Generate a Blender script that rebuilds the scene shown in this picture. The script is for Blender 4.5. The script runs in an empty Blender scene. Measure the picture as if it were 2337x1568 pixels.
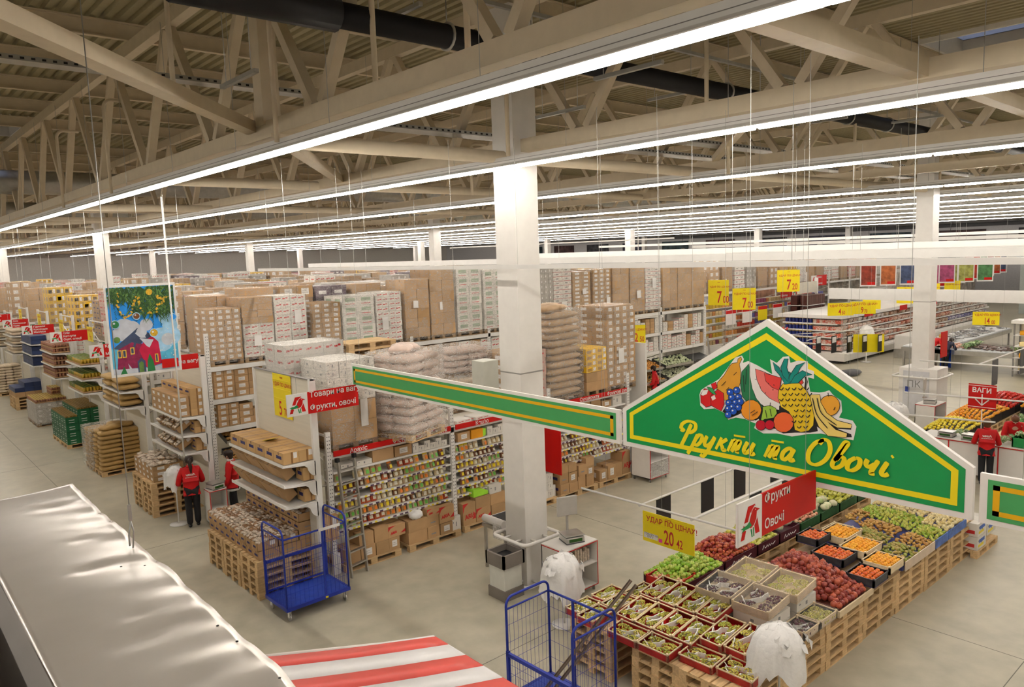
import bpy, bmesh, math, random
from mathutils import Vector, Matrix
PI = math.pi
rng = random.Random(11)
SC = bpy.context.scene
COL = SC.collection
# ------------------------------------------------------------------ camera
YAW, PITCH, ROLL, FPX = math.radians(48.75), math.radians(6.86), math.radians(-1.93), 1728.0
fw = Vector((math.cos(YAW)*math.cos(PITCH), math.sin(YAW)*math.cos(PITCH), -math.sin(PITCH)))
rt = Vector((math.sin(YAW), -math.cos(YAW), 0)); up = rt.cross(fw)
R2 = rt*math.cos(ROLL)+up*math.sin(ROLL); U2 = R2.cross(fw)
cam = bpy.data.cameras.new('camera'); cam.sensor_width = 36.0; cam.lens = FPX/2337*36.0
cam.clip_start = 0.05; cam.clip_end = 400
co = bpy.data.objects.new('camera', cam); COL.objects.link(co)
M = Matrix((R2, U2, -fw)).transposed().to_4x4(); M.translation = Vector((0, 0, 6.2)); co.matrix_world = M
SC.camera = co
# ------------------------------------------------------------------ world, exposure
w = bpy.data.worlds.new('sky'); SC.world = w; w.use_nodes = True
bg = w.node_tree.nodes['Background']; bg.inputs[0].default_value = (0.62, 0.68, 0.92, 1); bg.inputs[1].default_value = 0.62
vs = SC.view_settings; vs.view_transform = 'Standard'; vs.look = 'None'; vs.gamma = 1; vs.use_curve_mapping = False
vs.exposure = 0.12
cy = SC.cycles
cy.use_denoising = True; cy.max_bounces = 7; cy.diffuse_bounces = 4; cy.glossy_bounces = 3; cy.transmission_bounces = 3
cy.transparent_max_bounces = 12; cy.sample_clamp_indirect = 6.0; cy.caustics_reflective = False; cy.caustics_refractive = False
cy.use_light_tree = True
TUBE_STRENGTH = 66.0
LIGHT_ROWS = [(-3.2, 7.66), (4.63, 7.66), (8.72, 7.66), (14.4, 7.66), (23.3, 7.66), (28.9, 7.68), (34.4, 7.7), (39.6, 7.7), (46.2, 7.7),  # first row is out of view, added to brighten left-facing surfaces
              (54.0, 7.7), (63.0, 7.7), (74.0, 7.7)]
# ------------------------------------------------------------------ mesh builder
_ico = {}
def ico_data(sub):
    if sub not in _ico:
        b = bmesh.new(); bmesh.ops.create_icosphere(b, subdivisions=sub, radius=1)
        b.verts.index_update()
        _ico[sub] = ([v.co.copy() for v in b.verts], [[v.index for v in f.verts] for f in b.faces]); b.free()
    return _ico[sub]
class MB:
    def __init__(s): s.v = []; s.f = []; s.m = []; s.s = []
    def add(s, vs_, fs, m=0, sm=False):
        o = len(s.v); s.v += [Vector(p) for p in vs_]
        for f in fs: s.f.append([i+o for i in f]); s.m.append(m); s.s.append(sm)
        return s
    def box(s, x0, y0, z0, x1, y1, z1, m=0):
        return s.add([(x0,y0,z0),(x1,y0,z0),(x1,y1,z0),(x0,y1,z0),(x0,y0,z1),(x1,y0,z1),(x1,y1,z1),(x0,y1,z1)],
              [[0,3,2,1],[4,5,6,7],[0,1,5,4],[1,2,6,5],[2,3,7,6],[3,0,4,7]], m)
    def cbox(s, c, d, m=0, rz=0.0, rx=0.0, ry=0.0):
        R = Matrix.Rotation(rz,3,'Z') @ Matrix.Rotation(ry,3,'Y') @ Matrix.Rotation(rx,3,'X'); c = Vector(c)
        p = [c + R @ Vector((sx*d[0]/2, sy*d[1]/2, sz*d[2]/2)) for sz in (-1,1) for sx, sy in ((-1,-1),(1,-1),(1,1),(-1,1))]
        return s.add(p, [[0,3,2,1],[4,5,6,7],[0,1,5,4],[1,2,6,5],[2,3,7,6],[3,0,4,7]], m)
    def chbox(s, x0, y0, z0, x1, y1, z1, c=0.01, m=0, sm=False):       # box with bevelled edges
        b = bmesh.new(); bmesh.ops.create_cube(b, size=1)
        for v in b.verts: v.co = Vector(((x0+x1)/2+v.co.x*(x1-x0), (y0+y1)/2+v.co.y*(y1-y0), (z0+z1)/2+v.co.z*(z1-z0)))
        bmesh.ops.bevel(b, geom=list(b.edges), offset=c, segments=2, affect='EDGES', profile=0.5); b.verts.index_update()
        s.add([v.co.copy() for v in b.verts], [[v.index for v in f.verts] for f in b.faces], m, sm); b.free(); return s
    def poly(s, pts, m=0): return s.add(pts, [list(range(len(pts)))], m)
    def prism(s, pts, d, m=0):                                       # polygon extruded by vector d
        n = len(pts); d = Vector(d); p = [Vector(q) for q in pts]
        nrm = Vector((0,0,0))
        for i in range(n): nrm += p[i].cross(p[(i+1)%n])
        if nrm.dot(d) > 0: p.reverse()
        return s.add(p+[q+d for q in p], [list(range(n)), list(range(2*n-1, n-1, -1))]+[[(i+1)%n, i, n+i, n+(i+1)%n] for i in range(n)], m)
    def tube(s, pts, r, n=6, m=0, closed=False, cap=True):
        p = [Vector(q) for q in pts]; k = len(p); rs = r if isinstance(r, (list, tuple)) else [r]*k
        vs_ = []; a = None
        for i in range(k):
            if closed: t = p[(i+1)%k]-p[i-1]
            else: t = p[min(i+1,k-1)]-p[max(i-1,0)]
            t.normalize()
            if a is None:
                a = Vector((0,0,1)).cross(t)
                if a.length < 0.01: a = Vector((1,0,0)).cross(t)
            a = (a - t*a.dot(t)).normalized(); b = t.cross(a)
            for j in range(n):
                q = 2*PI*j/n; vs_.append(p[i]+(a*math.cos(q)+b*math.sin(q))*rs[i])
        fs = []
        for i in range(k if closed else k-1):
            i2 = (i+1)%k
            for j in range(n): fs.append([i*n+j, i*n+(j+1)%n, i2*n+(j+1)%n, i2*n+j])
        s.add(vs_, fs, m, n > 4)
        if cap and not closed:
            o = len(s.v)-len(vs_); s.f.append([o+j for j in range(n-1,-1,-1)]); s.m.append(m); s.s.append(False)
            s.f.append([o+(k-1)*n+j for j in range(n)]); s.m.append(m); s.s.append(False)
        return s
    def cyl(s, p0, p1, r, n=8, m=0, r1=None): return s.tube([p0, p1], [r, r if r1 is None else r1], n, m)
    def lathe(s, prof, n=12, m=0, c=(0,0,0), sx=1, sy=1):
        vs_ = []; fs = []; k = len(prof)
        for r, z in prof:
            for j in range(n): vs_.append((c[0]+sx*r*math.cos(2*PI*j/n), c[1]+sy*r*math.sin(2*PI*j/n), c[2]+z))
        for i in range(k-1):
            for j in range(n): fs.append([i*n+j, i*n+(j+1)%n, (i+1)*n+(j+1)%n, (i+1)*n+j])
        fs.append(list(range(n-1,-1,-1))); fs.append([(k-1)*n+j for j in range(n)])
        return s.add(vs_, fs, m, True)
    def ico(s, c, r, sub=1, m=0, sc=(1,1,1), jit=0, rot=None):
        V, F = ico_data(sub); c = Vector(c); o = []
        for q in V:
            q2 = Vector((q.x*sc[0], q.y*sc[1], q.z*sc[2]))*r*(1+jit*rng.uniform(-1,1))
            if rot is not None: q2 = rot @ q2
            o.append(c+q2)
        return s.add(o, F, m, True)
    def join(s, o, M4=None, m=None):
        off = len(s.v); s.v += [(M4 @ p) if M4 is not None else p.copy() for p in o.v]
        s.f += [[i+off for i in f] for f in o.f]; s.m += o.m if m is None else [m]*len(o.m); s.s += o.s; return s
    def mesh(s, name, mats):
        me = bpy.data.meshes.new(name); me.from_pydata([tuple(p) for p in s.v], [], s.f)
        for x in (mats if isinstance(mats, (list, tuple)) else [mats]): me.materials.append(x)
        me.polygons.foreach_set('material_index', s.m); me.polygons.foreach_set('use_smooth', s.s); me.update(); return me
def ob(name, me, parent=None, loc=(0,0,0), rz=0.0, rot=None, sc=None):
    o = bpy.data.objects.new(name, me); COL.objects.link(o); o.location = loc
    o.rotation_euler = rot if rot is not None else (0,0,rz)
    if sc is not None: o.scale = sc if isinstance(sc, (tuple, list)) else (sc, sc, sc)
    if parent is not None: o.parent = parent
    return o
def tag(o, label=None, cat=None, group=None, kind=None):
    if label: o['label'] = label
    if cat: o['category'] = cat
    if group: o['group'] = group
    if kind: o['kind'] = kind
    return o
def thing(name, label, cat, loc=(0,0,0), rz=0.0, group=None, rot=None):
    return tag(ob(name, None, None, loc, rz, rot), label, cat, group)
def solid(name, me, label, cat, loc=(0,0,0), rz=0.0, group=None, rot=None, sc=None):
    return tag(ob(name, me, None, loc, rz, rot, sc), label, cat, group)
def struct(name, me, loc=(0,0,0), rz=0.0, parent=None):
    o = ob(name, me, parent, loc, rz)
    if parent is None: o['kind'] = 'structure'
    return o
def dup(root, loc, rz=0.0, label=None, group=None, rot=None):
    r = root.copy(); COL.objects.link(r); r.location = loc; r.rotation_euler = rot if rot is not None else (0,0,rz)
    if label: r['label'] = label
    if group: r['group'] = group
    for ch in list(root.children):
        c = ch.copy(); COL.objects.link(c); c.parent = r
        for g in list(ch.children):
            d = g.copy(); COL.objects.link(d); d.parent = c
    return r
# ------------------------------------------------------------------ materials
MATS = {}
def mat(name, col, rough=0.6, metal=0.0, var=0.06, scale=6.0, rnd=0.0, spec=0.25, bump=0.0, bscale=30.0, stretch=None, coat=0.0):
    """principled with procedural noise variation; rnd shifts the brightness per object"""
    if name in MATS: return MATS[name]
    m = bpy.data.materials.new(name); m.use_nodes = True; nt = m.node_tree; N = nt.nodes; L = nt.links
    p = N['Principled BSDF']; p.inputs['Roughness'].default_value = rough; p.inputs['Metallic'].default_value = metal
    p.inputs['Specular IOR Level'].default_value = spec; p.inputs['Coat Weight'].default_value = coat
    tc = N.new('ShaderNodeTexCoord'); mp = N.new('ShaderNodeMapping'); L.new(tc.outputs['Object'], mp.inputs[0])
    if stretch: mp.inputs['Scale'].default_value = stretch
    nz = N.new('ShaderNodeTexNoise'); nz.inputs['Scale'].default_value = scale; nz.inputs['Detail'].default_value = 3
    L.new(mp.outputs[0], nz.inputs['Vector'])
    mr = N.new('ShaderNodeMapRange'); mr.inputs[1].default_value = 0.25; mr.inputs[2].default_value = 0.75
    mr.inputs[3].default_value = 1-var; mr.inputs[4].default_value = 1+var; L.new(nz.outputs[0], mr.inputs[0])
    last = mr.outputs[0]
    if rnd:
        oi = N.new('ShaderNodeObjectInfo'); m2 = N.new('ShaderNodeMapRange'); m2.inputs[3].default_value = 1-rnd; m2.inputs[4].default_value = 1+rnd
        L.new(oi.outputs['Random'], m2.inputs[0]); mu = N.new('ShaderNodeMath'); mu.operation = 'MULTIPLY'
        L.new(last, mu.inputs[0]); L.new(m2.outputs[0], mu.inputs[1]); last = mu.outputs[0]
    mx = N.new('ShaderNodeMix'); mx.data_type = 'RGBA'; mx.blend_type = 'MULTIPLY'; mx.inputs[0].default_value = 1
    mx.inputs[6].default_value = (*col, 1); L.new(last, mx.inputs[7]); L.new(mx.outputs[2], p.inputs['Base Color'])
    if bump:
        bn = N.new('ShaderNodeTexNoise'); bn.inputs['Scale'].default_value = bscale; L.new(mp.outputs[0], bn.inputs['Vector'])
        bp = N.new('ShaderNodeBump'); bp.inputs['Strength'].default_value = bump; bp.inputs['Distance'].default_value = 0.02
        L.new(bn.outputs[0], bp.inputs['Height']); L.new(bp.outputs[0], p.inputs['Normal'])
    MATS[name] = m; return m
def mat2(name, c1, c2, rough=0.5, scale=5.0, rnd=0.25, spec=0.4, lo=0.4, hi=0.6, stretch=None):
    """two colours blended by noise, per-object offset"""
    m = bpy.data.materials.new(name); m.use_nodes = True; nt = m.node_tree; N = nt.nodes; L = nt.links
    p = N['Principled BSDF']; p.inputs['Roughness'].default_value = rough; p.inputs['Specular IOR Level'].default_value = spec
    tc = N.new('ShaderNodeTexCoord'); oi = N.new('ShaderNodeObjectInfo')
    mp = N.new('ShaderNodeMapping'); L.new(tc.outputs['Object'], mp.inputs[0])
    if stretch: mp.inputs['Scale'].default_value = stretch
    ad = N.new('ShaderNodeVectorMath'); ad.operation = 'ADD'; sc = N.new('ShaderNodeVectorMath'); sc.operation = 'SCALE'
    cb = N.new('ShaderNodeCombineXYZ')
    for i in range(3): L.new(oi.outputs['Random'], cb.inputs[i])
    L.new(cb.outputs[0], sc.inputs[0]); sc.inputs['Scale'].default_value = 37.0
    L.new(mp.outputs[0], ad.inputs[0]); L.new(sc.outputs[0], ad.inputs[1])
    nz = N.new('ShaderNodeTexNoise'); nz.inputs['Scale'].default_value = scale; L.new(ad.outputs[0], nz.inputs['Vector'])
    av = N.new('ShaderNodeMath'); av.operation = 'MULTIPLY_ADD'; L.new(oi.outputs['Random'], av.inputs[0]); av.inputs[1].default_value = rnd; av.inputs[2].default_value = -rnd/2
    sm = N.new('ShaderNodeMath'); sm.operation = 'ADD'; L.new(nz.outputs[0], sm.inputs[0]); L.new(av.outputs[0], sm.inputs[1])
    mr = N.new('ShaderNodeMapRange'); mr.inputs[1].default_value = lo; mr.inputs[2].default_value = hi; L.new(sm.outputs[0], mr.inputs[0])
    mx = N.new('ShaderNodeMix'); mx.data_type = 'RGBA'; L.new(mr.outputs[0], mx.inputs[0])
    mx.inputs[6].default_value = (*c1, 1); mx.inputs[7].default_value = (*c2, 1); L.new(mx.outputs[2], p.inputs['Base Color'])
    MATS[name] = m; return m
def film_mat(name, alpha, col=(0.9,0.88,0.84), rough=0.18, bump=0.6, bscale=9.0, stretch=(1,1,3)):
    """crinkled stretch film: mostly see-through, crease highlights painted in as pale opaque streaks"""
    m = bpy.data.materials.new(name); m.use_nodes = True; nt = m.node_tree; N = nt.nodes; L = nt.links
    p = N['Principled BSDF']; p.inputs['Base Color'].default_value = (*col, 1); p.inputs['Roughness'].default_value = rough
    p.inputs['Specular IOR Level'].default_value = 0.9
    tc = N.new('ShaderNodeTexCoord'); mp = N.new('ShaderNodeMapping'); mp.inputs['Scale'].default_value = stretch; L.new(tc.outputs['Object'], mp.inputs[0])
    nz = N.new('ShaderNodeTexNoise'); nz.inputs['Scale'].default_value = bscale; nz.inputs['Detail'].default_value = 4; nz.inputs['Distortion'].default_value = 1.2
    L.new(mp.outputs[0], nz.inputs['Vector'])
    bp = N.new('ShaderNodeBump'); bp.inputs['Strength'].default_value = bump; bp.inputs['Distance'].default_value = 0.05
    L.new(nz.outputs[0], bp.inputs['Height']); L.new(bp.outputs[0], p.inputs['Normal'])
    n2 = N.new('ShaderNodeTexNoise'); n2.inputs['Scale'].default_value = bscale*0.55; n2.inputs['Detail'].default_value = 2; n2.inputs['Distortion'].default_value = 2.5; L.new(mp.outputs[0], n2.inputs['Vector'])
    d_ = N.new('ShaderNodeMath'); d_.operation = 'SUBTRACT'; L.new(n2.outputs[0], d_.inputs[0]); d_.inputs[1].default_value = 0.5
    a_ = N.new('ShaderNodeMath'); a_.operation = 'ABSOLUTE'; L.new(d_.outputs[0], a_.inputs[0])
    mr = N.new('ShaderNodeMapRange'); mr.inputs[1].default_value = 0.0; mr.inputs[2].default_value = 0.045; mr.inputs[3].default_value = min(1, alpha*4.2); mr.inputs[4].default_value = alpha*0.7  # opacity raised along noise ridges to paint the glints on creases
    L.new(a_.outputs[0], mr.inputs[0]); L.new(mr.outputs[0], p.inputs['Alpha'])
    MATS[name] = m; return m
def emis(name, col, st):
    m = bpy.data.materials.new(name); m.use_nodes = True; p = m.node_tree.nodes['Principled BSDF']
    p.inputs['Base Color'].default_value = (0.9,0.9,0.9,1)
    p.inputs['Emission Color'].default_value = (*col,1); p.inputs['Emission Strength'].default_value = st; MATS[name] = m; return m
def concrete():
    m = bpy.data.materials.new('polished concrete'); m.use_nodes = True; nt = m.node_tree; N = nt.nodes; L = nt.links
    p = N['Principled BSDF']; p.inputs['Specular IOR Level'].default_value = 0.35
    tc = N.new('ShaderNodeTexCoord')
    n1 = N.new('ShaderNodeTexNoise'); n1.inputs['Scale'].default_value = 0.35; n1.inputs['Detail'].default_value = 6; n1.inputs['Roughness'].default_value = 0.65
    n2 = N.new('ShaderNodeTexNoise'); n2.inputs['Scale'].default_value = 2.3; n2.inputs['Detail'].default_value = 5
    mp = N.new('ShaderNodeMapping'); mp.inputs['Scale'].default_value = (1,0.5,1); L.new(tc.outputs['Object'], mp.inputs[0])
    L.new(mp.outputs[0], n1.inputs['Vector']); L.new(tc.outputs['Object'], n2.inputs['Vector'])
    ad = N.new('ShaderNodeMath'); ad.operation = 'ADD'; L.new(n1.outputs[0], ad.inputs[0]); L.new(n2.outputs[0], ad.inputs[1])
    cr = N.new('ShaderNodeValToRGB'); L.new(ad.outputs[0], cr.inputs[0])
    e = cr.color_ramp.elements; e[0].position = 0.72; e[0].color = (0.35,0.325,0.25,1); e[1].position = 1.25; e[1].color = (0.49,0.45,0.35,1)
    mh = N.new('ShaderNodeMath'); mh.operation = 'MULTIPLY'; mh.inputs[1].default_value = 0.5; L.new(ad.outputs[0], mh.inputs[0]); L.new(mh.outputs[0], cr.inputs[0])
    e[0].position = 0.36; e[1].position = 0.63
    L.new(cr.outputs[0], p.inputs['Base Color'])
    mr = N.new('ShaderNodeMapRange'); mr.inputs[3].default_value = 0.3; mr.inputs[4].default_value = 0.5; L.new(n2.outputs[0], mr.inputs[0]); L.new(mr.outputs[0], p.inputs['Roughness'])
    return m
white = mat('white paint', (0.76,0.735,0.70), 0.45, var=0.03)
shelfw = mat('white enamel', (0.78,0.765,0.74), 0.35, var=0.03)
offw = mat('off white panel', (0.66,0.62,0.53), 0.6, var=0.05, stretch=(1,0.3,6), scale=3)
steelp = mat('cream steel paint', (0.62,0.53,0.39), 0.5, var=0.05)
deckm = mat('cream roof deck', (0.36,0.315,0.20), 0.7, var=0.05)
galv = mat('galvanised steel', (0.42,0.42,0.40), 0.4, 0.8, var=0.12)
black = mat('black plastic', (0.012,0.012,0.014), 0.5, var=0.1)
darkg = mat('dark grey', (0.08,0.08,0.085), 0.5)
grey = mat('grey plastic', (0.22,0.21,0.20), 0.5)
inox = mat('brushed inox', (0.5,0.49,0.47), 0.3, 0.9, var=0.1)
woodp = mat('pallet wood', (0.58,0.40,0.21), 0.75, var=0.22, scale=5, rnd=0.16, stretch=(1,6,6), bump=0.15)
wooddk = mat('weathered pallet wood', (0.27,0.18,0.10), 0.8, var=0.25, scale=5, rnd=0.2, stretch=(1,6,6))
woodl = mat('pale crate wood', (0.72,0.58,0.38), 0.7, var=0.14, scale=6, rnd=0.1, stretch=(1,5,5))
card = mat('brown cardboard', (0.43,0.27,0.135), 0.75, var=0.08, scale=4, rnd=0.13)
card2 = mat('golden cardboard', (0.52,0.33,0.15), 0.75, var=0.08, scale=4, rnd=0.08)
tape = mat('brown tape', (0.25,0.13,0.05), 0.35, var=0.1)
paper = mat('white paper', (0.78,0.76,0.74), 0.7, var=0.05, rnd=0.05)
cardw = mat('white cardboard', (0.70,0.67,0.62), 0.65, var=0.05, rnd=0.07)
inkred = mat('red ink', (0.50,0.03,0.03), 0.6)
inkgreen = mat('grey green ink', (0.33,0.42,0.30), 0.6)
inkblue = mat('dark blue ink', (0.03,0.03,0.12), 0.6)
inkgrey = mat('grey ink', (0.25,0.25,0.25), 0.6)
signred = mat('sign red', (0.50,0.004,0.003), 0.5, var=0.02)
signyel = mat('sign yellow', (0.78,0.62,0.01), 0.35, var=0.02)
signgreen = mat('sign green', (0.006,0.235,0.06), 0.3, var=0.03)
signgreen2 = mat('sign light green', (0.055,0.29,0.095), 0.3, var=0.03)
signgold = mat('sign gold', (0.72,0.40,0.01), 0.35, var=0.03)
signyel2 = mat('sign lemon', (0.82,0.66,0.015), 0.35, var=0.03)
film = film_mat('stretch film', 0.13)
filmd = film_mat('heavy stretch film', 0.22)
filmsoft = film_mat('thin bag film', 0.3, (0.95,0.94,0.92), 0.3, 0.4, 14)
bagw = mat('white plastic bag', (0.80,0.79,0.78), 0.35, var=0.04, bump=0.5, bscale=14)
bluep = mat('blue enamel', (0.015,0.03,0.26), 0.35, var=0.08)
blueb = mat('blue steel deck', (0.018,0.045,0.30), 0.4, var=0.2, scale=9)
pinkp = mat('pink paper', (0.75,0.05,0.35), 0.6)
tubem = emis('lamp tube', (1.0,0.93,0.84), TUBE_STRENGTH)
def text(body, size, mats, bold=0.0, shear=0.0, depth=0.0, align='LEFT'):
    c = bpy.data.curves.new('lettering', 'FONT'); c.body = body; c.size = size; c.offset = bold; c.shear = shear; c.extrude = depth
    c.align_x = align; c.resolution_u = 3
    o = bpy.data.objects.new('lettering', c); COL.objects.link(o)
    dg = bpy.context.evaluated_depsgraph_get(); me = bpy.data.meshes.new_from_object(o.evaluated_get(dg))
    b = MB(); b.add([v.co.copy() for v in me.vertices], [list(p.vertices) for p in me.polygons])
    bpy.data.objects.remove(o); bpy.data.curves.remove(c); bpy.data.meshes.remove(me)
    return b
def frame(origin, ux, uy):
    """matrix taking local (x,y,z) to origin + x*ux + y*uy + z*(ux x uy)"""
    ux = Vector(ux).normalized(); uy = Vector(uy).normalized(); n = ux.cross(uy)
    m = Matrix((ux, uy, n)).transposed().to_4x4(); m.translation = Vector(origin); return m
# ================================================================== the hall
XA, XB, YA, YB, ZR = -16.0, 92.0, -14.0, 124.0, 11.0
concm = concrete(); jointm = mat('floor joint', (0.16,0.15,0.13), 0.8)
b = MB(); b.box(XA, YA, -0.3, XB, YB, 0, 0)
for x in (-6.5, 4.0, 12.45, 21.0, 30.0, 39.0, 48.0): b.box(x-0.006, YA, -0.01, x+0.006, YB, 0.0012, 1)
for y in (-4.0, 3.0, 8.55, 17.4, 27.5, 37.0, 47.0): b.box(XA, y-0.006, -0.01, XB, y+0.006, 0.0012, 1)
struct('floor', b.mesh('floor', [concm, jointm]))
wallm = mat('grey wall', (0.50,0.49,0.50), 0.7); wall2 = mat('pale wall', (0.66,0.63,0.58), 0.7)
struct('wall_back', MB().box(XB, YA, 0, XB+0.3, YB, ZR+0.6).mesh('wall', wallm))
struct('wall_left', MB().box(XA, YB, 0, XB, YB+0.3, ZR+0.6).mesh('wall', wall2))
struct('wall_right', MB().box(XA, YA-0.3, 0, XB, YA, ZR+0.6).mesh('wall', wall2))
struct('wall_front', MB().box(XA-0.3, YA, 0, XA, YB, ZR+0.6).mesh('wall', wall2))
# corrugated roof deck, ribs along y, with two skylight openings
SKY = [(20.3, 22.9, 4.2, 7.6), (3.35, 5.0, 29.0, 32.3)]
b = MB(); P_ = 0.25
n = int((XB-XA)/P_)
for i in range(n):
    x = XA+i*P_; segs = [(YA, YB)]
    for sx0, sx1, sy0, sy1 in SKY:
        if x+P_ > sx0 and x < sx1: segs = [s for a, c in segs for s in ((a, sy0), (sy1, c))]
    for a, c in segs:
        px = [x, x+0.07, x+0.10, x+0.22, x+P_]; pz = [ZR+0.07, ZR+0.07, ZR, ZR, ZR+0.07]
        b.add([(px[j], y, pz[j]) for y in (a, c) for j in range(5)], [[j, j+5, j+6, j+1] for j in range(4)])
struct('ceiling', b.mesh('ceiling', deckm))
glassm = mat('skylight glazing', (0.85,0.9,1.0), 0.05)
g = glassm.node_tree.nodes['Principled BSDF']; g.inputs['Transmission Weight'].default_value = 1.0; g.inputs['IOR'].default_value = 1.02
for i, (x0, x1, y0, y1) in enumerate(SKY):
    b = MB()
    for q in ((x0-.08,y0-.08,x0,y1+.08), (x1,y0-.08,x1+.08,y1+.08), (x0,y0-.08,x1,y0), (x0,y1,x1,y1+.08)): b.box(q[0],q[1],ZR-0.12,q[2],q[3],ZR+0.5)
    wd = struct('window_%d' % (i+1), b.mesh('window', white))
    ob('pane', MB().box(x0, y0, ZR+0.36, x1, y1, ZR+0.38).mesh('pane', glassm), wd)
    b = MB(); b.box((x0+x1)/2-0.03, y0, ZR+0.3, (x0+x1)/2+0.03, y1, ZR+0.36); ob('glazing_bar', b.mesh('bar', white), wd)
# purlins along x
b = MB(); b.box(XA, -0.06, 10.93, XB, 0.06, 10.96); b.box(XA, -0.006, 10.66, XB, 0.006, 10.94); b.box(XA, -0.06, 10.63, XB, 0.06, 10.66)
pm = b.mesh('purlin', steelp)
y = YA+1.2
while y < YB:
    if not any(s[2]-0.2 < y < s[3]+0.2 for s in SKY): struct('ceiling_beam', pm, (0, y, 0))
    y += 2.95
# trusses along y
def truss_mesh(y0, off):
    bc = MB().box(-0.1, y0, 7.93, 0.1, YB-1, 8.15).mesh('chord', steelp)
    tc_ = MB().box(-0.09, y0, 10.34, 0.09, YB-1, 10.58).mesh('chord', steelp)
    wb = MB(); y = off
    while y > y0+4: y -= 3.6
    while y < YB-6:
        for s_ in (-1, 1):
            a = Vector((0, y+s_*0.12, 8.15)); c = Vector((0, y+s_*1.7, 10.36)); d = (c-a); L_ = d.length
            ang = math.atan2(d.z, d.y)
            wb.cbox((a+c)/2, (0.14, L_, 0.13), 0, rx=ang)
        y += 3.6
    return bc, tc_, wb.mesh('web', steelp)
TX = [4.8, 9.2, 15.5, 21.8, 28.1, 34.4, 40.7, 47.0, 53.3, 59.6, 65.9, 72.2, 78.5]
tm = {o: truss_mesh(YA+1, o) for o in (5.44, 5.0)}
for i, x in enumerate(TX):
    t = struct('ceiling_truss', None, (x, 0, 0))
    bc, tc_, wb = tm[5.44 if i == 0 else 5.0]
    ob('bottom_chord', bc, t); ob('top_chord', tc_, t); ob('web_bracing', wb, t)
# upright post and gusset on the nearest truss, ties and plan braces
b = MB(); b.box(4.67, 10.45, 8.1, 4.93, 10.72, 10.4); b.box(4.6, 10.1, 7.88, 5.0, 11.1, 7.93)
struct('ceiling_strut', b.mesh('strut', steelp))
tie = MB().cyl((4.8,0,0), (XB,0,0), 0.11, 10).mesh('tie', steelp)
for y, z in ((10.25, 7.86), (17.5, 8.0), (24.7, 7.9), (39.15, 7.86), (53.6, 7.9), (68.0, 7.86)): struct('ceiling_tie', tie, (0, y, z))
def beam(name, a, c, wdt, h, m=steelp):
    a = Vector(a); c = Vector(c); d = c-a
    bb = MB().cbox((a+c)/2, (d.length, wdt, h), 0, rz=math.atan2(d.y, d.x), ry=-math.asin(d.z/d.length)); return struct(name, bb.mesh(name, m))
beam('ceiling_brace', (-0.6,5.15,8.12), (4.75,11.0,8.12), 0.2, 0.16)
beam('ceiling_brace', (4.8,3.45,8.05), (9.2,3.45,8.05), 0.2, 0.2)
beam('ceiling_brace', (9.2,3.45,8.05), (15.5,3.6,8.05), 0.18, 0.18)
beam('ceiling_brace', (4.8,10.6,8.05), (9.2,16.5,8.05), 0.18, 0.16)
beam('ceiling_brace', (9.2,5.2,8.2), (15.5,10.3,8.2), 0.14, 0.14)
beam('ceiling_brace', (15.5,5.2,8.2), (21.8,10.3,8.2), 0.14, 0.14)
beam('ceiling_brace', (4.8,39.1,8.05), (9.2,34.0,8.05), 0.18, 0.16)
for y in (28.0, 33.0): beam('ceiling_brace', (4.8,y,8.02), (9.2,y,8.02), 0.14, 0.14)
# columns on the grid
band = mat('column seam', (0.30,0.29,0.27), 0.6)
b = MB(); b.box(-0.275,-0.275,0,0.275,0.275,10.4,0); b.box(-0.28,-0.28,4.02,0.28,0.28,4.045,1)
colm = b.mesh('column', [white, band])
for i in range(5):
    for j in range(4):
        x, y = 9.2+18.93*i, 10.25+28.85*j
        struct('column', colm, (x, y, 0))
# pipework and trays under the roof
b = MB(); b.tube([(3.0,8.14,9.0),(48,8.14,9.0)], 0.15, 14, 0)
b.tube([(2.75,8.14,9.0),(4.6,8.14,9.0)], 0.20, 14, 0); b.tube([(2.75,8.14,9.0),(2.6,8.14,9.15),(2.6,8.05,9.6)], 0.17, 12, 0)
pipe = solid('drain_pipe', b.mesh('pipe', black), 'thick black drain pipe running across under the roof', 'pipe')
b = MB()
for x in (6.2, 7.7, 12.6, 14.2, 17.5, 19.6, 24, 28): b.tube([(x, 8.14+0.165*math.cos(a), 9+0.165*math.sin(a)) for a in [k*PI/8 for k in range(16)]], 0.02, 5, 0, True); b.cyl((x,8.14,9.15),(x,8.14,9.45),0.008,5)
ob('pipe_clamp', b.mesh('clamp', galv), pipe)
b = MB(); b.box(3.0,7.86,9.42,48,7.92,9.47)
solid('steel_rail', b.mesh('rail', galv), 'thin steel rail fixed above the black drain pipe', 'rail')
def tray(x0, x1, wd):
    b = MB(); b.box(x0,0,0,x1,wd,0.006)
    for yy in (0, wd): b.box(x0,yy-0.003,0,x1,yy+0.003,0.07)
    xx = x0+0.1
    while xx < x1: b.box(xx,-0.005,0.02,xx+0.05,-0.0035,0.05,1); xx += 0.13
    return b.mesh('tray', [galv, black])
for x0, x1, wd, y, z, lab in ((0.2,6.5,0.3,12.3,9.0,'perforated cable tray at the top left behind the diagonal roof brace'),
        (7.2,30,0.45,11.4,8.42,'wide perforated cable tray passing behind the front column'),
        (6.0,26,0.3,14.2,8.55,'narrow perforated cable tray beyond the wide one'),
        (11.2,34,0.4,9.3,8.3,'perforated cable tray just right of the front column head')):
    solid('cable_tray', tray(x0,x1,wd), lab, 'cable tray', (0,y,z))
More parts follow.
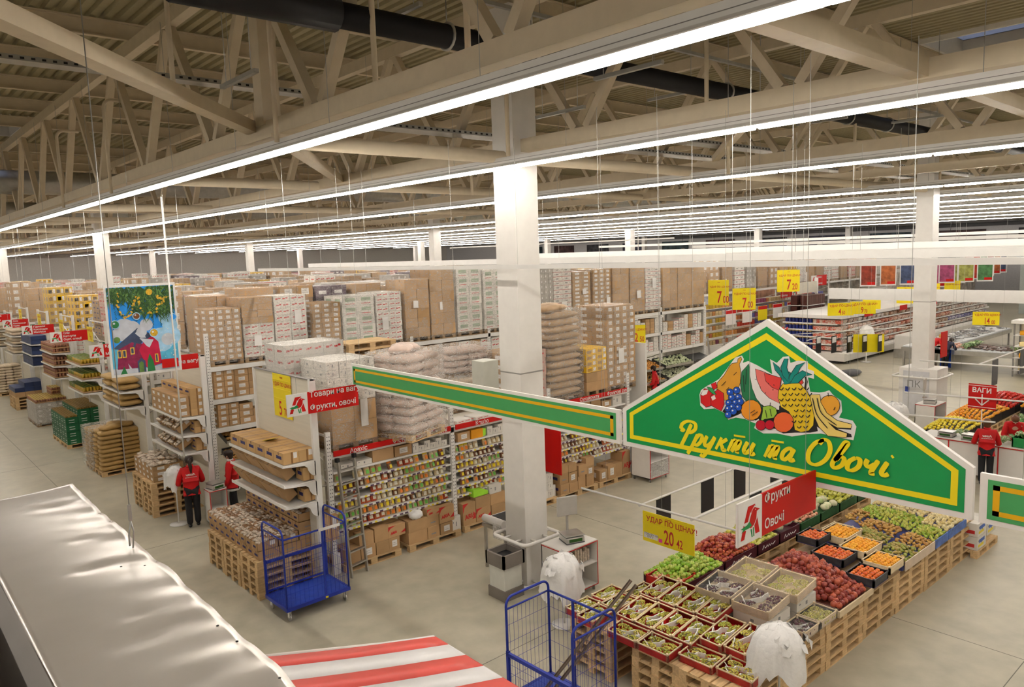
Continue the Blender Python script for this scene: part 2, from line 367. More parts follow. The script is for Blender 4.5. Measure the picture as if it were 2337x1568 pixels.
# short strut channels hung on threaded rods
ch = MB(); ch.box(-0.03,-0.55,0,0.03,0.55,0.05); chm = ch.mesh('channel', galv)
rodm = MB().cyl((0,0,0),(0,0,1),0.006,5).mesh('rod', galv)
k = 0
for x, y, z in ((2.1,9.4,9.6),(3.4,8.9,9.55),(4.0,9.6,8.45),(5.6,8.4,9.2),(6.9,7.9,8.9),(7.7,6.4,8.4),(6.3,5.1,8.3),(9.0,8.9,8.4),(11.6,8.6,8.9),(13.2,7.4,8.9),(15.8,7.9,8.7),(18.2,6.9,8.8),(21,8.6,8.6)):
    t = thing('strut_channel', 'short steel channel hung from the roof on threaded rods', 'channel', (x,y,z), 0.0, 'steel channels under the roof')
    ob('channel', chm, t); ob('rod', rodm, t, (0,-0.4,0.05), sc=(1,1,10.6-z)); ob('rod', rodm, t, (0,0.4,0.05), sc=(1,1,10.6-z))
# white drop pipes with a bend
def drop(x, y, z0, z1, r=0.035, bend=0.5):
    b = MB(); p = [(0,0,z0)]
    for a in range(7): q = a*PI/12; p.append((bend*0.35*(1-math.cos(q)), 0, z1-0.18+0.18*math.sin(q)))
    p.append((bend, 0, z1)); b.tube(p, r, 8); return b.mesh('drop', steelp)
for x, y, z0, z1 in ((4.5,9.7,7.75,9.9),(5.0,8.0,7.95,10.6),(5.3,6.6,7.85,10.6),(3.6,10.8,8.3,10.1),(8.3,9.4,7.75,9.2),(10.6,7.2,8.0,9.6),(13.4,8.6,7.6,9.0),(4.4,17.5,7.7,9.6),(4.4,22,7.7,9.6),(17.8,8.1,7.6,9.2),(12.4,15.5,7.7,9.0),(23.6,8.3,7.8,9.2)):
    solid('drop_pipe', drop(x,y,z0,z1), 'thin white drop pipe bending down from the roof', 'pipe', (x,y,0), 0, 'white drop pipes under the roof')
# spiral ventilation ducts far inside
def duct(x0, x1, r):
    b = MB(); p = []; rs = []; x = x0
    while x < x1: p += [(x,0,0),(x+0.12,0,0)]; rs += [r, r*0.975]; x += 0.24
    b.tube(p, rs, 18); return b.mesh('duct', galv)
solid('air_duct', duct(0.5, 60, 0.42), 'long ribbed silver air duct crossing under the roof, nearer of two', 'duct', (0,31.5,9.2))
solid('air_duct', duct(0.5, 60, 0.42), 'long ribbed silver air duct crossing under the roof, farther of two', 'duct', (0,45,9.1))
solid('air_duct', duct(-2, 1.5, 0.14), 'short ribbed silver duct at the top left by the cable tray', 'duct', (0,12.0,8.75))
# ------------------------------------------------------------------ rows of fluorescent lamps
def housing_mesh(ya, yb):
    b = MB(); b.box(-0.045,ya,0.06,0.045,yb,0.175)
    for s_ in (-1, 1):
        b.add([(s_*0.045,ya,0.060),(s_*0.13,ya,0.012),(s_*0.13,yb,0.012),(s_*0.045,yb,0.060),(s_*0.045,ya,0.075),(s_*0.134,ya,0.022),(s_*0.134,yb,0.022),(s_*0.045,yb,0.075)],
              [[0,1,2,3],[4,5,6,7],[1,5,6,2],[0,4,5,1],[3,2,6,7]])
    b.box(-0.049,ya,0.11,0.049,yb,0.116,1)
    return b.mesh('housing', [shelfw, grey])
SEG = 2.9
tseg = MB().cyl((0,0.02,0),(0,SEG-0.04,0),0.029,8).mesh('tube', tubem)
wirem = MB().cyl((0,0,0.175),(0,0,2.75),0.0045,4).mesh('wire', galv)
ordn = ['nearest', 'second', 'third', 'fourth', 'fifth', 'sixth', 'seventh', 'eighth', 'ninth', 'tenth', 'eleventh', 'twelfth', 'thirteenth', 'fourteenth', 'fifteenth', 'sixteenth']
k = 0
for x, z in LIGHT_ROWS:
    near = 4 < x < 24
    ya, yb = (-8.0, 118.0)
    lab = ('%s overhead row of fluorescent tubes, counted from the camera' % ordn[k]) if x > 4 else 'unseen row of fluorescent tubes added above the left aisle' 
    if x > 4: k += 1
    t = thing('light_row', lab, 'ceiling light', (x,0,z-0.02))
    if x < 4: t['group'] = 'added lamp row over the left aisle'
    ob('housing', housing_mesh(ya,yb), t)
    y = 8.1-SEG*6; rest = MB()
    while y < yb-SEG:
        if near and y < 46: ob('fluorescent_tube', tseg, t, (0,y,0))
        else: rest.cyl((0,y+0.02,0),(0,y+SEG-0.04,0),0.029,6)
        if near and 0 < y < 32: ob('hanging_wire', wirem, t, (0,y+0.4,0))
        y += SEG
    o = ob('fluorescent_tube', rest.mesh('tubes', tubem), t); o['kind'] = 'stuff'
# ------------------------------------------------------------------ white rails hung at eye level
def rail(lab, a, c, wd, h, wires=3, top=8.0):
    a = Vector(a); c = Vector(c); d = c-a; L_ = d.length
    t = thing('hanging_rail', lab, 'rail', a, math.atan2(d.y,d.x))
    ob('rail', MB().box(0,-wd/2,0,L_,wd/2,h).mesh('rail', shelfw), t)
    for i in range(wires): ob('hanging_wire', MB().cyl((0,0,h),(0,0,top-a.z),0.004,4).mesh('wire', galv), t, (L_*(i+0.15)/(wires-0.7+1e-6) if wires > 1 else L_/2,0,0))
    return t
rail('long thin white rail at eye level, passing in front of the big column', (8.25,-1,5.93), (8.25,19.4,5.93), 0.05, 0.07, 5)
rail('broad white rail just behind the long thin one', (12.0,0,5.92), (12.0,24.0,5.92), 0.1, 0.13, 5)
rail('white rail behind the big column, third back at eye level', (15.6,0,6.0), (15.6,17.0,6.0), 0.1, 0.14, 4)
rail('short white rail above the broad rails on the right', (13.2,2,6.0), (13.2,8.5,6.0), 0.06, 0.05, 3)
rail('distant white rail above the chilled cabinets', (34.0,5,6.1), (34.0,24,6.1), 0.12, 0.14, 3)
rail('far white rail beyond the distant one', (40.0,8,6.3), (40.0,36,6.3), 0.12, 0.14, 3)
rail('faint thin white rail highest over the far racks', (27.0,20,6.55), (27.0,36,6.55), 0.06, 0.06, 3)
rail('wide white fascia panel hanging behind the right column', (30.5,1.0,3.86), (30.5,14.8,3.86), 0.1, 0.44, 4)
# tall thin white rods
for x, y, z0, z1, lab in ((5.2,16.9,2.0,7.6,'thin white rod hanging beside the winter poster'),(19.3,15.7,5.9,7.6,'white hanging rod above the rails right of the big column'),(33.4,8.1,0.9,7.6,'tall thin white rod near the fish counter')):
    solid('hanging_rod', MB().cyl((0,0,z0),(0,0,z1),0.018,6).mesh('rod', shelfw), lab, 'rod', (x,y,0))
# ================================================================== pallets, cartons, sacks
def pallet_mesh(m, L_=1.2, W_=0.8):
    b = MB()
    for i in range(5): y = i*(W_-0.14)/4; b.box(0,y,0.122,L_,y+0.14,0.144)
    for x in (0, L_/2-0.07, L_-0.14):
        b.box(x,0,0.1,x+0.14,W_,0.122)
        for y in (0, W_/2-0.06, W_-0.12): b.box(x,y,0.022,x+0.14,y+0.12,0.1)
    for y in (0, W_/2-0.06, W_-0.12): b.box(0,y,0,L_,y+0.12,0.022)
    return b.mesh('pallet', m)
PAL = pallet_mesh(woodp); PALD = pallet_mesh(wooddk)
def pallet_stack(x, y, n, label, group, rz=0.0, z=0.0, me=None):
    """n loose pallets; long side along x (or y when rz = 90 degrees), corner at x, y"""
    for i in range(n):
        solid('wooden_pallet', me or PAL, label, 'pallet', (x+rng.uniform(-.012,.012), y+rng.uniform(-.012,.012), z+0.144*i), rz+rng.uniform(-.006,.006), group)
_cart = {}
def carton(w, d, h, style):
    """closed carton, corner at origin, front face -y, left face -x"""
    key = (round(w,2), round(d,2), round(h,2), style)
    if key in _cart: return _cart[key]
    b = MB(); base = card; e = 0.0015
    mats = [card, tape, paper, inkred, inkgreen, inkblue, inkgrey, signyel]
    if style in ('white', 'whitered', 'whitegreen', 'redline'): mats[0] = cardw
    elif style == 'golden': mats[0] = card2
    elif style == 'yellow': mats[0] = mat('yellow printed carton', (0.75,0.46,0.02), 0.6, rnd=0.1)
    elif style == 'grey': mats[0] = mat('grey wrapped carton', (0.42,0.39,0.35), 0.5, var=0.2, rnd=0.1)
    elif style == 'dark': mats[0] = mat('dark violet carton', (0.13,0.09,0.12), 0.5, var=0.2, rnd=0.2)
    elif style == 'maroon': mats[0] = mat('maroon carton', (0.075,0.010,0.018), 0.5, var=0.1)
    elif style == 'blue': mats[0] = mat('navy pack', (0.025,0.04,0.11), 0.45, rnd=0.2)
    elif style == 'green': mats[0] = mat('dark green carton', (0.012,0.10,0.04), 0.5, rnd=0.12)
    elif style == 'pinkred': mats[0] = mat('pinkish carton', (0.55,0.36,0.30), 0.6, rnd=0.1)
    b.box(0,0,0,w,d,h,0)
    def fr(x0,z0,x1,z1,m): b.add([(x0,-e,z0),(x1,-e,z0),(x1,-e,z1),(x0,-e,z1)], [[0,1,2,3]], m)
    def lf(y0,z0,y1,z1,m): b.add([(-e,y1,z0),(-e,y0,z0),(-e,y0,z1),(-e,y1,z1)], [[0,1,2,3]], m)
    def tp(x0,y0,x1,y1,m): b.add([(x0,y0,h+e),(x1,y0,h+e),(x1,y1,h+e),(x0,y1,h+e)], [[0,1,2,3]], m)
    if style in ('brown','brownlabel','golden','aria','brownlogo'):
        tp(0,d/2-0.025,w,d/2+0.025,1); lf(d/2-0.025,h-0.06,d/2+0.025,h,1)
        tp(w*0.48,0,w*0.485,d,1)
    if style == 'brownlabel': fr(w*.28,h*.25,w*.75,h*.78,2); fr(w*.33,h*.4,w*.7,h*.44,6); fr(w*.33,h*.55,w*.6,h*.59,6); lf(d*.3,h*.3,d*.7,h*.75,2)
    if style == 'golden': lf(d*.2,h*.4,d*.75,h*.68,5); fr(w*.5,0,w*.62,h,1); fr(w*.66,h*.45,w*.9,h*.95,2)
    if style == 'brownlogo': lf(d*.2,h*.35,d*.75,h*.62,5); fr(w*.3,h*.3,w*.7,h*.42,6)
    if style == 'aria':
        q = text('ARIA', h*.28, None, 0.006); b.join(q, frame((w*.14,-e,h*.26),(1,0,0.12),(0,0,1)), 3)
        b.add([(0,-e,h),(0,-e,h*.55),(w*.12,-e,h*.82),(w*.45,-e,h)], [[0,1,2,3]], 3); b.add([(w,-e,h*.22),(w,-e,h*.5),(w*.7,-e,h*.2)], [[0,1,2]], 3)
    if style == 'whitered':
        for u in (.12,.56): fr(w*u,h*.42,w*(u+.17),h*.60,3); fr(w*(u+.19),h*.50,w*(u+.33),h*.68,3)
        lf(d*.2,h*.4,d*.7,h*.6,3)
    if style == 'whitegreen': fr(w*.2,h*.42,w*.8,h*.78,4); fr(w*.27,h*.52,w*.72,h*.6,0); fr(w*.2,h*.14,w*.78,h*.2,3); lf(d*.2,h*.42,d*.8,h*.72,4)
    if style == 'white':
        fr(w*.45,h*.3,w*.55,h*.7,6); fr(w*.1,h*.6,w*.2,h*.75,6); lf(d*.4,h*.3,d*.5,h*.6,6); tp(w*.495,0,w*.505,d,6)
    if style == 'redline': fr(0,h*.88,w,h*.97,3); lf(0,h*.88,d,h*.97,3); fr(w*.3,h*.3,w*.6,h*.55,6)
    if style == 'yellow': fr(w*.1,h*.12,w*.62,h*.8,0); fr(w*.14,h*.18,w*.56,h*.7,1); fr(w*.68,h*.2,w*.94,h*.8,2); lf(d*.2,h*.2,d*.7,h*.7,1)
    if style == 'green':
        for z in (.2,.55): fr(w*.25,h*z,w*.7,h*(z+.08),2); lf(d*.25,h*z,d*.7,h*(z+.08),2)
    if style == 'pinkred': fr(w*.1,h*.4,w*.8,h*.6,3); lf(d*.1,h*.4,d*.8,h*.6,3)
    if style == 'grey': fr(w*.2,h*.3,w*.45,h*.7,2)
    if style == 'dark': fr(w*.2,h*.3,w*.7,h*.6,2)
    if style == 'maroon': lf(d*.2,h*.45,d*.8,h*.5,2)
    me = b.mesh('carton', mats); _cart[key] = me; return me
CNAME = {'brown':'brown_carton','brownlabel':'labelled_carton','golden':'golden_carton','white':'white_carton','green':'bottle_carton','blue':'blue_pack','yellow':'yellow_carton','whitered':'printed_carton','brownlogo':'pasta_carton','aria':'printed_brown_carton','redline':'red_edged_carton'}
def cart(x, y, z, w, d, h, style, label, group=None, rz=0.0, rot=None):
    return solid(CNAME.get(style,'carton'), carton(w,d,h,style), label, 'cardboard box', (x,y,z), rz, group, rot)
def film_shell(w, d, h, sag=0.04):
    """a loose film skin around a load: a gridded box pushed in and out"""
    b = MB(); r = random.Random(int(w*1000+h*77)); nx, nz = 5, max(4, int(h/0.2))
    def pt(u, v, k):
        z = h*v; j = sag*r.uniform(-.3,1.0)
        return {0:(w*u,-0.012-j*.5,z), 1:(w+0.012+j*.5,d*u,z), 2:(w*(1-u),d+0.012+j*.5,z), 3:(-0.012-j*.5,d*(1-u),z)}[k]
    ring = [[pt(i/nx, v/nz, k) for k in range(4) for i in range(nx)] for v in range(nz+1)]
    n = 4*nx
    for v in range(nz):
        b.add(ring[v]+ring[v+1], [[i,(i+1)%n,n+(i+1)%n,n+i] for i in range(n)], 0, True)
    top = ring[nz]; c = (w/2, d/2, h+0.05)
    b.add(top+[c], [[i,(i+1)%n,n] for i in range(n)], 0, True)
    return b
PLAB = {'brown':'plain brown cartons','brownlabel':'brown cartons with white labels','whitered':'white cartons printed with red','whitegreen':'white cartons with grey-green print',
        'white':'white cartons','yellow':'yellow cartons','aria':'brown cartons with red print','redline':'pale cartons edged with red lines','grey':'grey film-covered packs','dark':'dark violet packs','pinkred':'pinkish cartons with red print','golden':'golden cartons','brownlogo':'brown cartons with blue logo'}
def load(x, y, z, w, d, h, style, nx, nz, label, ny=2, wrap=film, style2=None, split=0.5, group=None, paper_at=None, rz=0.0, pal=True):
    """a pallet of cartons: one thing; parts pallet, cartons, film, paper note"""
    t = thing('pallet_load', label, 'loaded pallet', (x,y,z), rz, group)
    zb = 0.144 if pal else 0.0
    if pal: ob('pallet', PALD, t, (0,0,0), sc=(w/1.2, d/0.8, 1))
    cw, cd, chh = w/nx, d/ny, (h-zb)/nz
    for k in range(nz):
        st = style2 if (style2 and k >= nz*split) else style
        for i in range(nx):
            for j in range(ny):
                if 0 < i < nx-1 and 0 < j < ny-1 and k < nz-1: continue
                if j == ny-1 and k < nz-1 and ny > 1 and i > 0: continue
                ob('carton', carton(cw-0.006, cd-0.006, chh-0.004, st), t, (i*cw+rng.uniform(-.008,.008), j*cd+rng.uniform(-.014,.004), zb+k*chh))
    if wrap is not None:
        ob('stretch_wrap', film_shell(w,d,h-zb*0.5).mesh('film', wrap), t, (0,0,zb*0.5))
    if paper_at:
        u, v, pw, ph = paper_at
        ob('paper_note', MB().box(0,-0.004,0,pw,0,ph).mesh('note', paper), t, (w*u,-0.055,h*v), rot=(0,rng.uniform(-.06,.06),0))
    return t
def sack_bm(w, d, h, n=14, sub=7):
    b = MB(); vs_ = []; fs = []
    e1, e2 = 0.45, 0.32
    def sp(c, e): return math.copysign(abs(c)**e, c)
    for i in range(sub+1):
        a = -PI/2+PI*i/sub
        for j in range(n):
            q = 2*PI*j/n
            f = 1+0.05*math.sin(3*q+i)
            vs_.append((w/2*sp(math.cos(a),e1*1.3)*sp(math.cos(q),e2)*f, d/2*sp(math.cos(a),e1*1.3)*sp(math.sin(q),e2)*f, h/2+h/2*sp(math.sin(a),1.0)*(1-0.12*abs(math.sin(q*2)))))
    for i in range(sub):
        for j in range(n): fs.append([i*n+j,i*n+(j+1)%n,(i+1)*n+(j+1)%n,(i+1)*n+j])
    return b.add(vs_, fs, 0, True)
sackp = mat('pinkish sack', (0.58,0.45,0.38), 0.4, var=0.12, bump=0.5, bscale=12, rnd=0.06)
sackb = mat('brown paper sack', (0.40,0.27,0.155), 0.5, var=0.1, bump=0.4, bscale=10, rnd=0.08)
sackg = mat('golden paper sack', (0.42,0.27,0.10), 0.5, var=0.12, bump=0.6, bscale=11, rnd=0.08)
sackc = mat('cream sack', (0.66,0.55,0.42), 0.5, var=0.15, bump=0.5, bscale=10, rnd=0.06)
_sk = {}
def sack(w, d, h, m):
    k = (round(w,2),round(d,2),round(h,2),m.name)
    if k not in _sk: _sk[k] = sack_bm(w,d,h).mesh('sack', m)
    return _sk[k]
def sack_load(x, y, z, w, d, h, m, nl, label, nx=2, ny=1, wrap=film, rz=0.0, taper=0.0, me=None, top=None):
    t = thing('sack_pallet', label, 'pallet of sacks', (x,y,z), rz)
    ob('pallet', me or PALD, t, (0,0,0), sc=(w/1.2, d/0.8, 1)); lh = (h-0.144)/nl
    for k in range(nl):
        f = 1-taper*(k/nl)**2
        for i in range(nx):
            for j in range(ny):
                ob('sack', sack(w/nx*1.04, d/ny*1.04, lh*1.25, m), t, (w/2+(i-(nx-1)/2)*w/nx*f+rng.uniform(-.02,.02), d/2+(j-(ny-1)/2)*d/ny*f+rng.uniform(-.02,.02), 0.144+k*lh), rng.uniform(-.05,.05))
    if top:
        for dx, dy, a in top: ob('sack', sack(w/nx*1.0, d/ny*0.9, lh*1.2, m), t, (w/2+dx, d/2+dy, h), a)
    if wrap is not None: ob('stretch_wrap', film_shell(w+0.06,d+0.06,h+0.02,0.03).mesh('film', wrap), t, (-0.03,-0.03,0.06))
    return t
# ------------------------------------------------------------------ rack frames
def post_mesh(h, dots=True):
    b = MB(); b.box(-0.05,0,0,0.05,0.07,h)
    if dots:
        z = 0.5
        while z < h-0.05:
            for x in (-0.022, 0.022): b.box(x-0.008,-0.0015,z,x+0.008,0.001,z+0.022,1)
            z += 0.075
    return b.mesh('post', [shelfw, darkg])
def rack(label, x0, nb, pitch, y0, y1, posth, levels, group=None, dots=True, deck=True, guard=False):
    t = thing('pallet_rack', label, 'storage rack', (x0,y0,0), 0, group)
    pmh = post_mesh(posth, dots)
    for i in range(nb+1):
        ob('post', pmh, t, (i*pitch,0,0)); ob('post', pmh, t, (i*pitch,y1-y0-0.07,0))
        br = MB(); z = 0.4; k = 0
        while z+0.7 < posth: br.cyl((0,0.07,z+(0.7 if k%2 else 0)),(0,y1-y0-0.07,z+(0 if k%2 else 0.7)),0.016,4); z += 0.7; k += 1
        br.box(-0.02,0.05,posth-0.1,0.02,y1-y0-0.05,posth-0.06)
        ob('frame_brace', br.mesh('brace', shelfw), t, (i*pitch,0,0))
        if guard: ob('post_guard', MB().box(-0.075,-0.06,0,0.075,0.0,0.42).mesh('guard', shelfw), t, (i*pitch,0,0))
    W_ = nb*pitch
    for z in levels:
        ob('shelf_beam', MB().box(0.05,0,z-0.12,W_-0.05,0.05,z).mesh('beam', shelfw), t)
        ob('shelf_beam', MB().box(0.05,y1-y0-0.05,z-0.12,W_-0.05,y1-y0,z).mesh('beam', shelfw), t)
        if deck: ob('shelf_deck', MB().box(0.05,0.05,z-0.05,W_-0.05,y1-y0-0.05,z-0.01).mesh('deck', offw), t)
    return t
# ================================================================== first rack (nuts), x 6.75 .. 16.2
R1 = rack('first storage rack, with the snack shelves under red name strips', 6.75, 3, 2.99, 13.2, 15.35, 2.85, [2.42], guard=True)
for i in range(4): pass
# red name strip with white words, one per bay side
def strip(x0, x1, words_, lab):
    t = thing('name_strip', lab, 'sign', (x0,13.14,2.36))
    ob('board', MB().box(0,0,0,x1-x0,0.03,0.11).mesh('strip', signred), t)
    for u, wd in words_:
        b = MB(); b.join(text(wd, 0.125, None, 0.002), frame((u,-0.003,0.012),(1,0,0),(0,0,1))); ob('lettering', b.mesh('lettering', paper), t)
strip(6.82, 9.66, [(0.35,'Арахіс'),(1.35,'Фісташка'),(2.28,'Фундук')], 'red strip over the first bay of snacks, three nut names')
strip(9.80, 12.64, [(0.55,'Кеш\'ю'),(1.9,'Мигдаль')], 'red strip over the second bay, one word before the sign')
strip(12.80, 15.60, [(0.2,'горіх'),(0.95,'Сухофрукти'),(2.0,'Фруктові суміші')], 'red strip over the third bay, behind the green fascia')
# stepped snack shelves
lipm = [shelfw, mat('yellow price tag', (0.80,0.66,0.05), 0.5), mat('purple price tag', (0.09,0.05,0.09), 0.5)]
def snack_shelf(x0, x1):
    t = thing('snack_shelf_unit', 'stepped white shelves holding rows of snack bags, %s bay' % ('first' if x0 < 9 else 'second' if x0 < 12 else 'third'), 'shelf', (x0,13.2,0))
    W_ = x1-x0
    for k in range(6):
        z = 1.80-0.195*k
        b = MB(); b.box(0,0.02,z-0.015,W_,0.36,z)
        b.box(0,-0.005,z-0.03,W_,0.02,z+0.010)
        x = 0.05
        while x < W_-0.1:
            c = rng.random()
            if c < 0.55: b.box(x,-0.009,z-0.028,x+0.055,-0.005,z+0.006,1)
            else: b.box(x,-0.009,z-0.028,x+0.08,-0.005,z+0.004,2)
            x += rng.uniform(0.1,0.17)
        ob('shelf', b.mesh('shelf', lipm), t)
    ob('back_panel', MB().box(0,0.38,0.75,W_,0.4,2.30).mesh('back', offw), t)
    ob('shelf', MB().box(0,0,2.0,W_,0.42,2.04).mesh('top shelf', shelfw), t)
for x0, x1 in ((6.82,9.66),(9.80,12.64),(12.80,15.60)): snack_shelf(x0, x1)
# bags
def bag_mesh(fillc, lab, labc, w, h, top):
    b = MB(); n = 10; k = 7; vs_ = []; fs = []
    for i in range(k+1):
        v = i/k; z = h*v; th = 0.036*math.sin(PI*min(1,(v*0.85+0.12)))**0.6*(1 if v < 0.7 else max(0.06,(1-v)/0.3)); ww = w/2*(1-0.12*v**3)
        for j in range(n):
            q = 2*PI*j/n; vs_.append((ww*math.copysign(abs(math.cos(q))**0.55,math.cos(q)), th*math.sin(q)+0.02*v, z))
    for i in range(k):
        for j in range(n): fs.append([i*n+j,i*n+(j+1)%n,(i+1)*n+(j+1)%n,(i+1)*n+j])
    b.add(vs_, fs, 0, True)
    for f in range(len(b.f)):
        if b.v[b.f[f][0]].z > h*0.68: b.m[f] = 1
    b.add([(-w*.26,-0.042,h*.12+lab),(w*.26,-0.042,h*.12+lab),(w*.26,-0.034,h*.52+lab),(-w*.26,-0.034,h*.52+lab)], [[0,1,2,3]], 2)
    return b.mesh('snack_bag', [fillc, top, labc])
nut1 = mat2('roasted nuts', (0.46,0.27,0.11), (0.68,0.50,0.26), 0.35, 60, lo=.4, hi=.6)
nut2 = mat2('pale nuts', (0.62,0.46,0.24), (0.72,0.62,0.40), 0.35, 60)
nut3 = mat2('dark dried fruit', (0.16,0.06,0.03), (0.34,0.14,0.06), 0.35, 60)
nut4 = mat2('red dried fruit', (0.42,0.05,0.02), (0.55,0.16,0.05), 0.35, 60)
nut5 = mat2('mixed nuts', (0.42,0.26,0.11), (0.70,0.56,0.34), 0.35, 45)
clearbag = mat('clear bag top', (0.66,0.60,0.50), 0.15, var=0.3, scale=20)
labg = mat('green label', (0.16,0.50,0.08), 0.4); laby = mat('yellow label', (0.85,0.65,0.02), 0.4); labw = mat('cream label', (0.78,0.74,0.60), 0.4); labo = mat('orange label', (0.80,0.22,0.02), 0.4)
BAGS = [bag_mesh(nut1,0,labg,0.12,0.19,clearbag), bag_mesh(nut2,0,labg,0.11,0.18,clearbag), bag_mesh(nut5,0.01,laby,0.12,0.18,clearbag), bag_mesh(nut3,0,laby,0.11,0.17,labo),
        bag_mesh(nut5,0,labw,0.12,0.18,clearbag), bag_mesh(nut4,0.02,labw,0.13,0.16,clearbag), bag_mesh(nut2,0.0,labw,0.11,0.15,clearbag), bag_mesh(nut1,0.0,labo,0.12,0.17,laby), bag_mesh(nut3,0.0,labw,0.10,0.15,clearbag)]
BKIND = ['tan nuts with green label','pale nuts with green label','mixed nuts with yellow label','dark fruit with yellow label and orange top','mixed nuts with cream label','red dried fruit','pale nuts with cream label','tan nuts with yellow top','dark fruit with cream label']
for bay, (x0, x1) in enumerate(((6.9,9.6),(9.85,11.6),(12.9,15.5))):
    for k in range(6):
        if bay == 2 and k < 2: continue
        z = 1.80-0.195*k; x = x0+0.06; kind = 0; run = 0
        while x < x1:
            if run <= 0: kind = rng.randrange(9); run = rng.choice((1,2,2,3))
            if bay == 0 and k in (2,3,5) and 0.5 < x-x0 < 0.95: kind = 5
            if rng.random() > 0.06:
                solid('snack_bag', BAGS[kind], 'snack bag of %s, stepped shelves, %s bay' % (BKIND[kind], ('first','second','third')[bay]), 'snack bag', (x,13.29+rng.uniform(0,.03),z+0.002), rng.uniform(-.12,.12), 'snack bags, %s, %s bay' % (BKIND[kind], ('first','second','third')[bay]), (rng.uniform(-.28,-.1),rng.uniform(-.06,.06),rng.uniform(-.2,.2)), rng.uniform(0.98,1.10))
            x += rng.uniform(0.122,0.145); run -= 1
# cartons on the shelf just under the red strip
for x, w, h, st, lab in ((7.0,0.3,0.1,'white','low white carton left under the first red strip'),(7.35,0.35,0.1,'white','long low white carton under the first red strip'),(7.72,0.5,0.24,'brown','plain wide brown carton under the word for pistachios'),(8.25,0.42,0.22,'brownlabel','labelled brown carton right of the plain one under the red strip')):
    cart(x,13.22,2.045,w,0.3,h,st,lab)
for i in range(6): cart(8.7+i*0.15,13.22,2.045,0.145,0.25,0.13 if i%2 else 0.2,'white','small white carton in the row under the first red strip','small white cartons under the first strip')
cart(9.9,13.22,2.045,0.34,0.3,0.2,'brownlabel','brown carton at the left end of the second bay top shelf')
b = MB(); b.box(0,0,0,0.34,0.3,0.2,0); b.add([(0.34,0,0),(0.42,0,0.03),(0.42,0,0.17),(0.34,0,0.2),(0.34,0.3,0),(0.42,0.3,0.03),(0.42,0.3,0.17),(0.34,0.3,0.2)],[[0,1,2,3],[4,7,6,5],[1,5,6,2],[0,4,5,1],[3,2,6,7]],1)
solid('carton', b.mesh('carton', [mat('orange carton', (0.78,0.33,0.02), 0.5), mat('lime carton', (0.35,0.72,0.05), 0.5)]), 'orange display carton with a lime green end on the second bay', 'cardboard box', (10.28,13.22,2.045))
for i in range(6): cart(10.75+i*0.16,13.22,2.045,0.155,0.25,0.14 if i%2 else 0.2,'white','small white carton in the row on the second bay','small white cartons of the second bay')
for i in range(6): cart(13.0+i*0.42,13.22,2.045,0.36,0.3,rng.choice((.18,.24,.28)),rng.choice(('brownlabel','white','brown')),'carton on the shelf under the third red strip','cartons of the third bay')
# pallets and cartons on the floor under the snack shelves
def floor_boxes(x, y, items, plab, L_=1.3):
    solid('wooden_pallet', PAL, plab, 'pallet', (x,y,0), 0, None, None, (L_/1.2,1,1))
    for dx, dz, w, h, st, lab in items: cart(x+dx, y+0.03+rng.uniform(0,.03), 0.146+dz, w, 0.42, h, st, lab, None, rng.uniform(-.03,.03))
floor_boxes(6.88,13.05,[(0.03,0,0.34,0.3,'brown','dark brown carton lowest at the left end of the floor pallet'),(0.38,0,0.33,0.27,'brownlabel','brown carton with torn white labels on the first floor pallet'),(0.36,0.27,0.33,0.26,'brown','brown carton stacked on the torn-label one'),
   (0.73,0,0.3,0.26,'brown','brown carton beside the torn-label one on the first floor pallet'),(0.72,0.26,0.33,0.29,'brown','tall open brown carton left of the red-printed one'),(1.04,0,0.26,0.26,'brownlabel','brown carton under the red-printed one on the first floor pallet'),(1.04,0.262,0.42,0.24,'aria','red-printed brown carton on the first floor pallet')], 'floor pallet nearest the blue trolley under the snack shelves')
floor_boxes(8.36,13.0,[(0.02,0,0.47,0.26,'brown','lower wide brown carton on the second floor pallet'),(0.02,0.26,0.47,0.25,'brown','upper wide brown carton with a white bag on top'),(0.5,0,0.31,0.25,'brownlogo','lower of two cartons with green marks on the second floor pallet'),(0.5,0.25,0.31,0.24,'brownlogo','middle carton with green marks on the second floor pallet'),(0.5,0.49,0.31,0.16,'aria','low red-printed carton topping the stack on the second floor pallet'),
   (0.83,0,0.32,0.24,'brownlabel','brown carton with a yellow mark at the front of the second floor pallet'),(0.82,0.25,0.4,0.36,'aria','tallest red-printed carton on the second floor pallet'),(1.16,0,0.24,0.26,'white','white carton at the right end of the second floor pallet')], 'second floor pallet under the snack shelves, by the white post', 1.36)
b = MB(); b.ico((0,0,0.09),0.15,3,0,(1.1,0.9,0.68),0.07); solid('plastic_bag', b.mesh('bag', bagw), 'crumpled white plastic bag resting on a brown carton', 'bag', (8.62,13.12,0.655))
floor_boxes(9.86,13.05,[(0.0,0,0.36,0.5,'aria','tall carton at the left end of the third floor pallet'),(0.38,0,0.42,0.3,'aria','red-printed carton low on the third floor pallet'),(0.37,0.3,0.44,0.26,'brown','plain carton on top of the low red-printed one'),(0.82,0,0.4,0.28,'brown','lower right carton on the third floor pallet'),(0.82,0.28,0.44,0.25,'brown','upper right carton on the third floor pallet')], 'third floor pallet, just left of the big column')
b = MB(); b.prism([(0,0,0),(0.42,0,0),(0.42,0,0.08),(0.3,0,0.13),(0,0,0.17)],(0,0.3,0)); solid('carton', b.mesh('carton', mat('lime carton', (0.35,0.72,0.05), 0.5)), 'open lime green display box on the third floor pallet', 'cardboard box', (10.2,13.12,0.72))
cart(10.66,13.12,0.68,0.36,0.3,0.2,'white','white printed carton near the big column, above the brown ones')
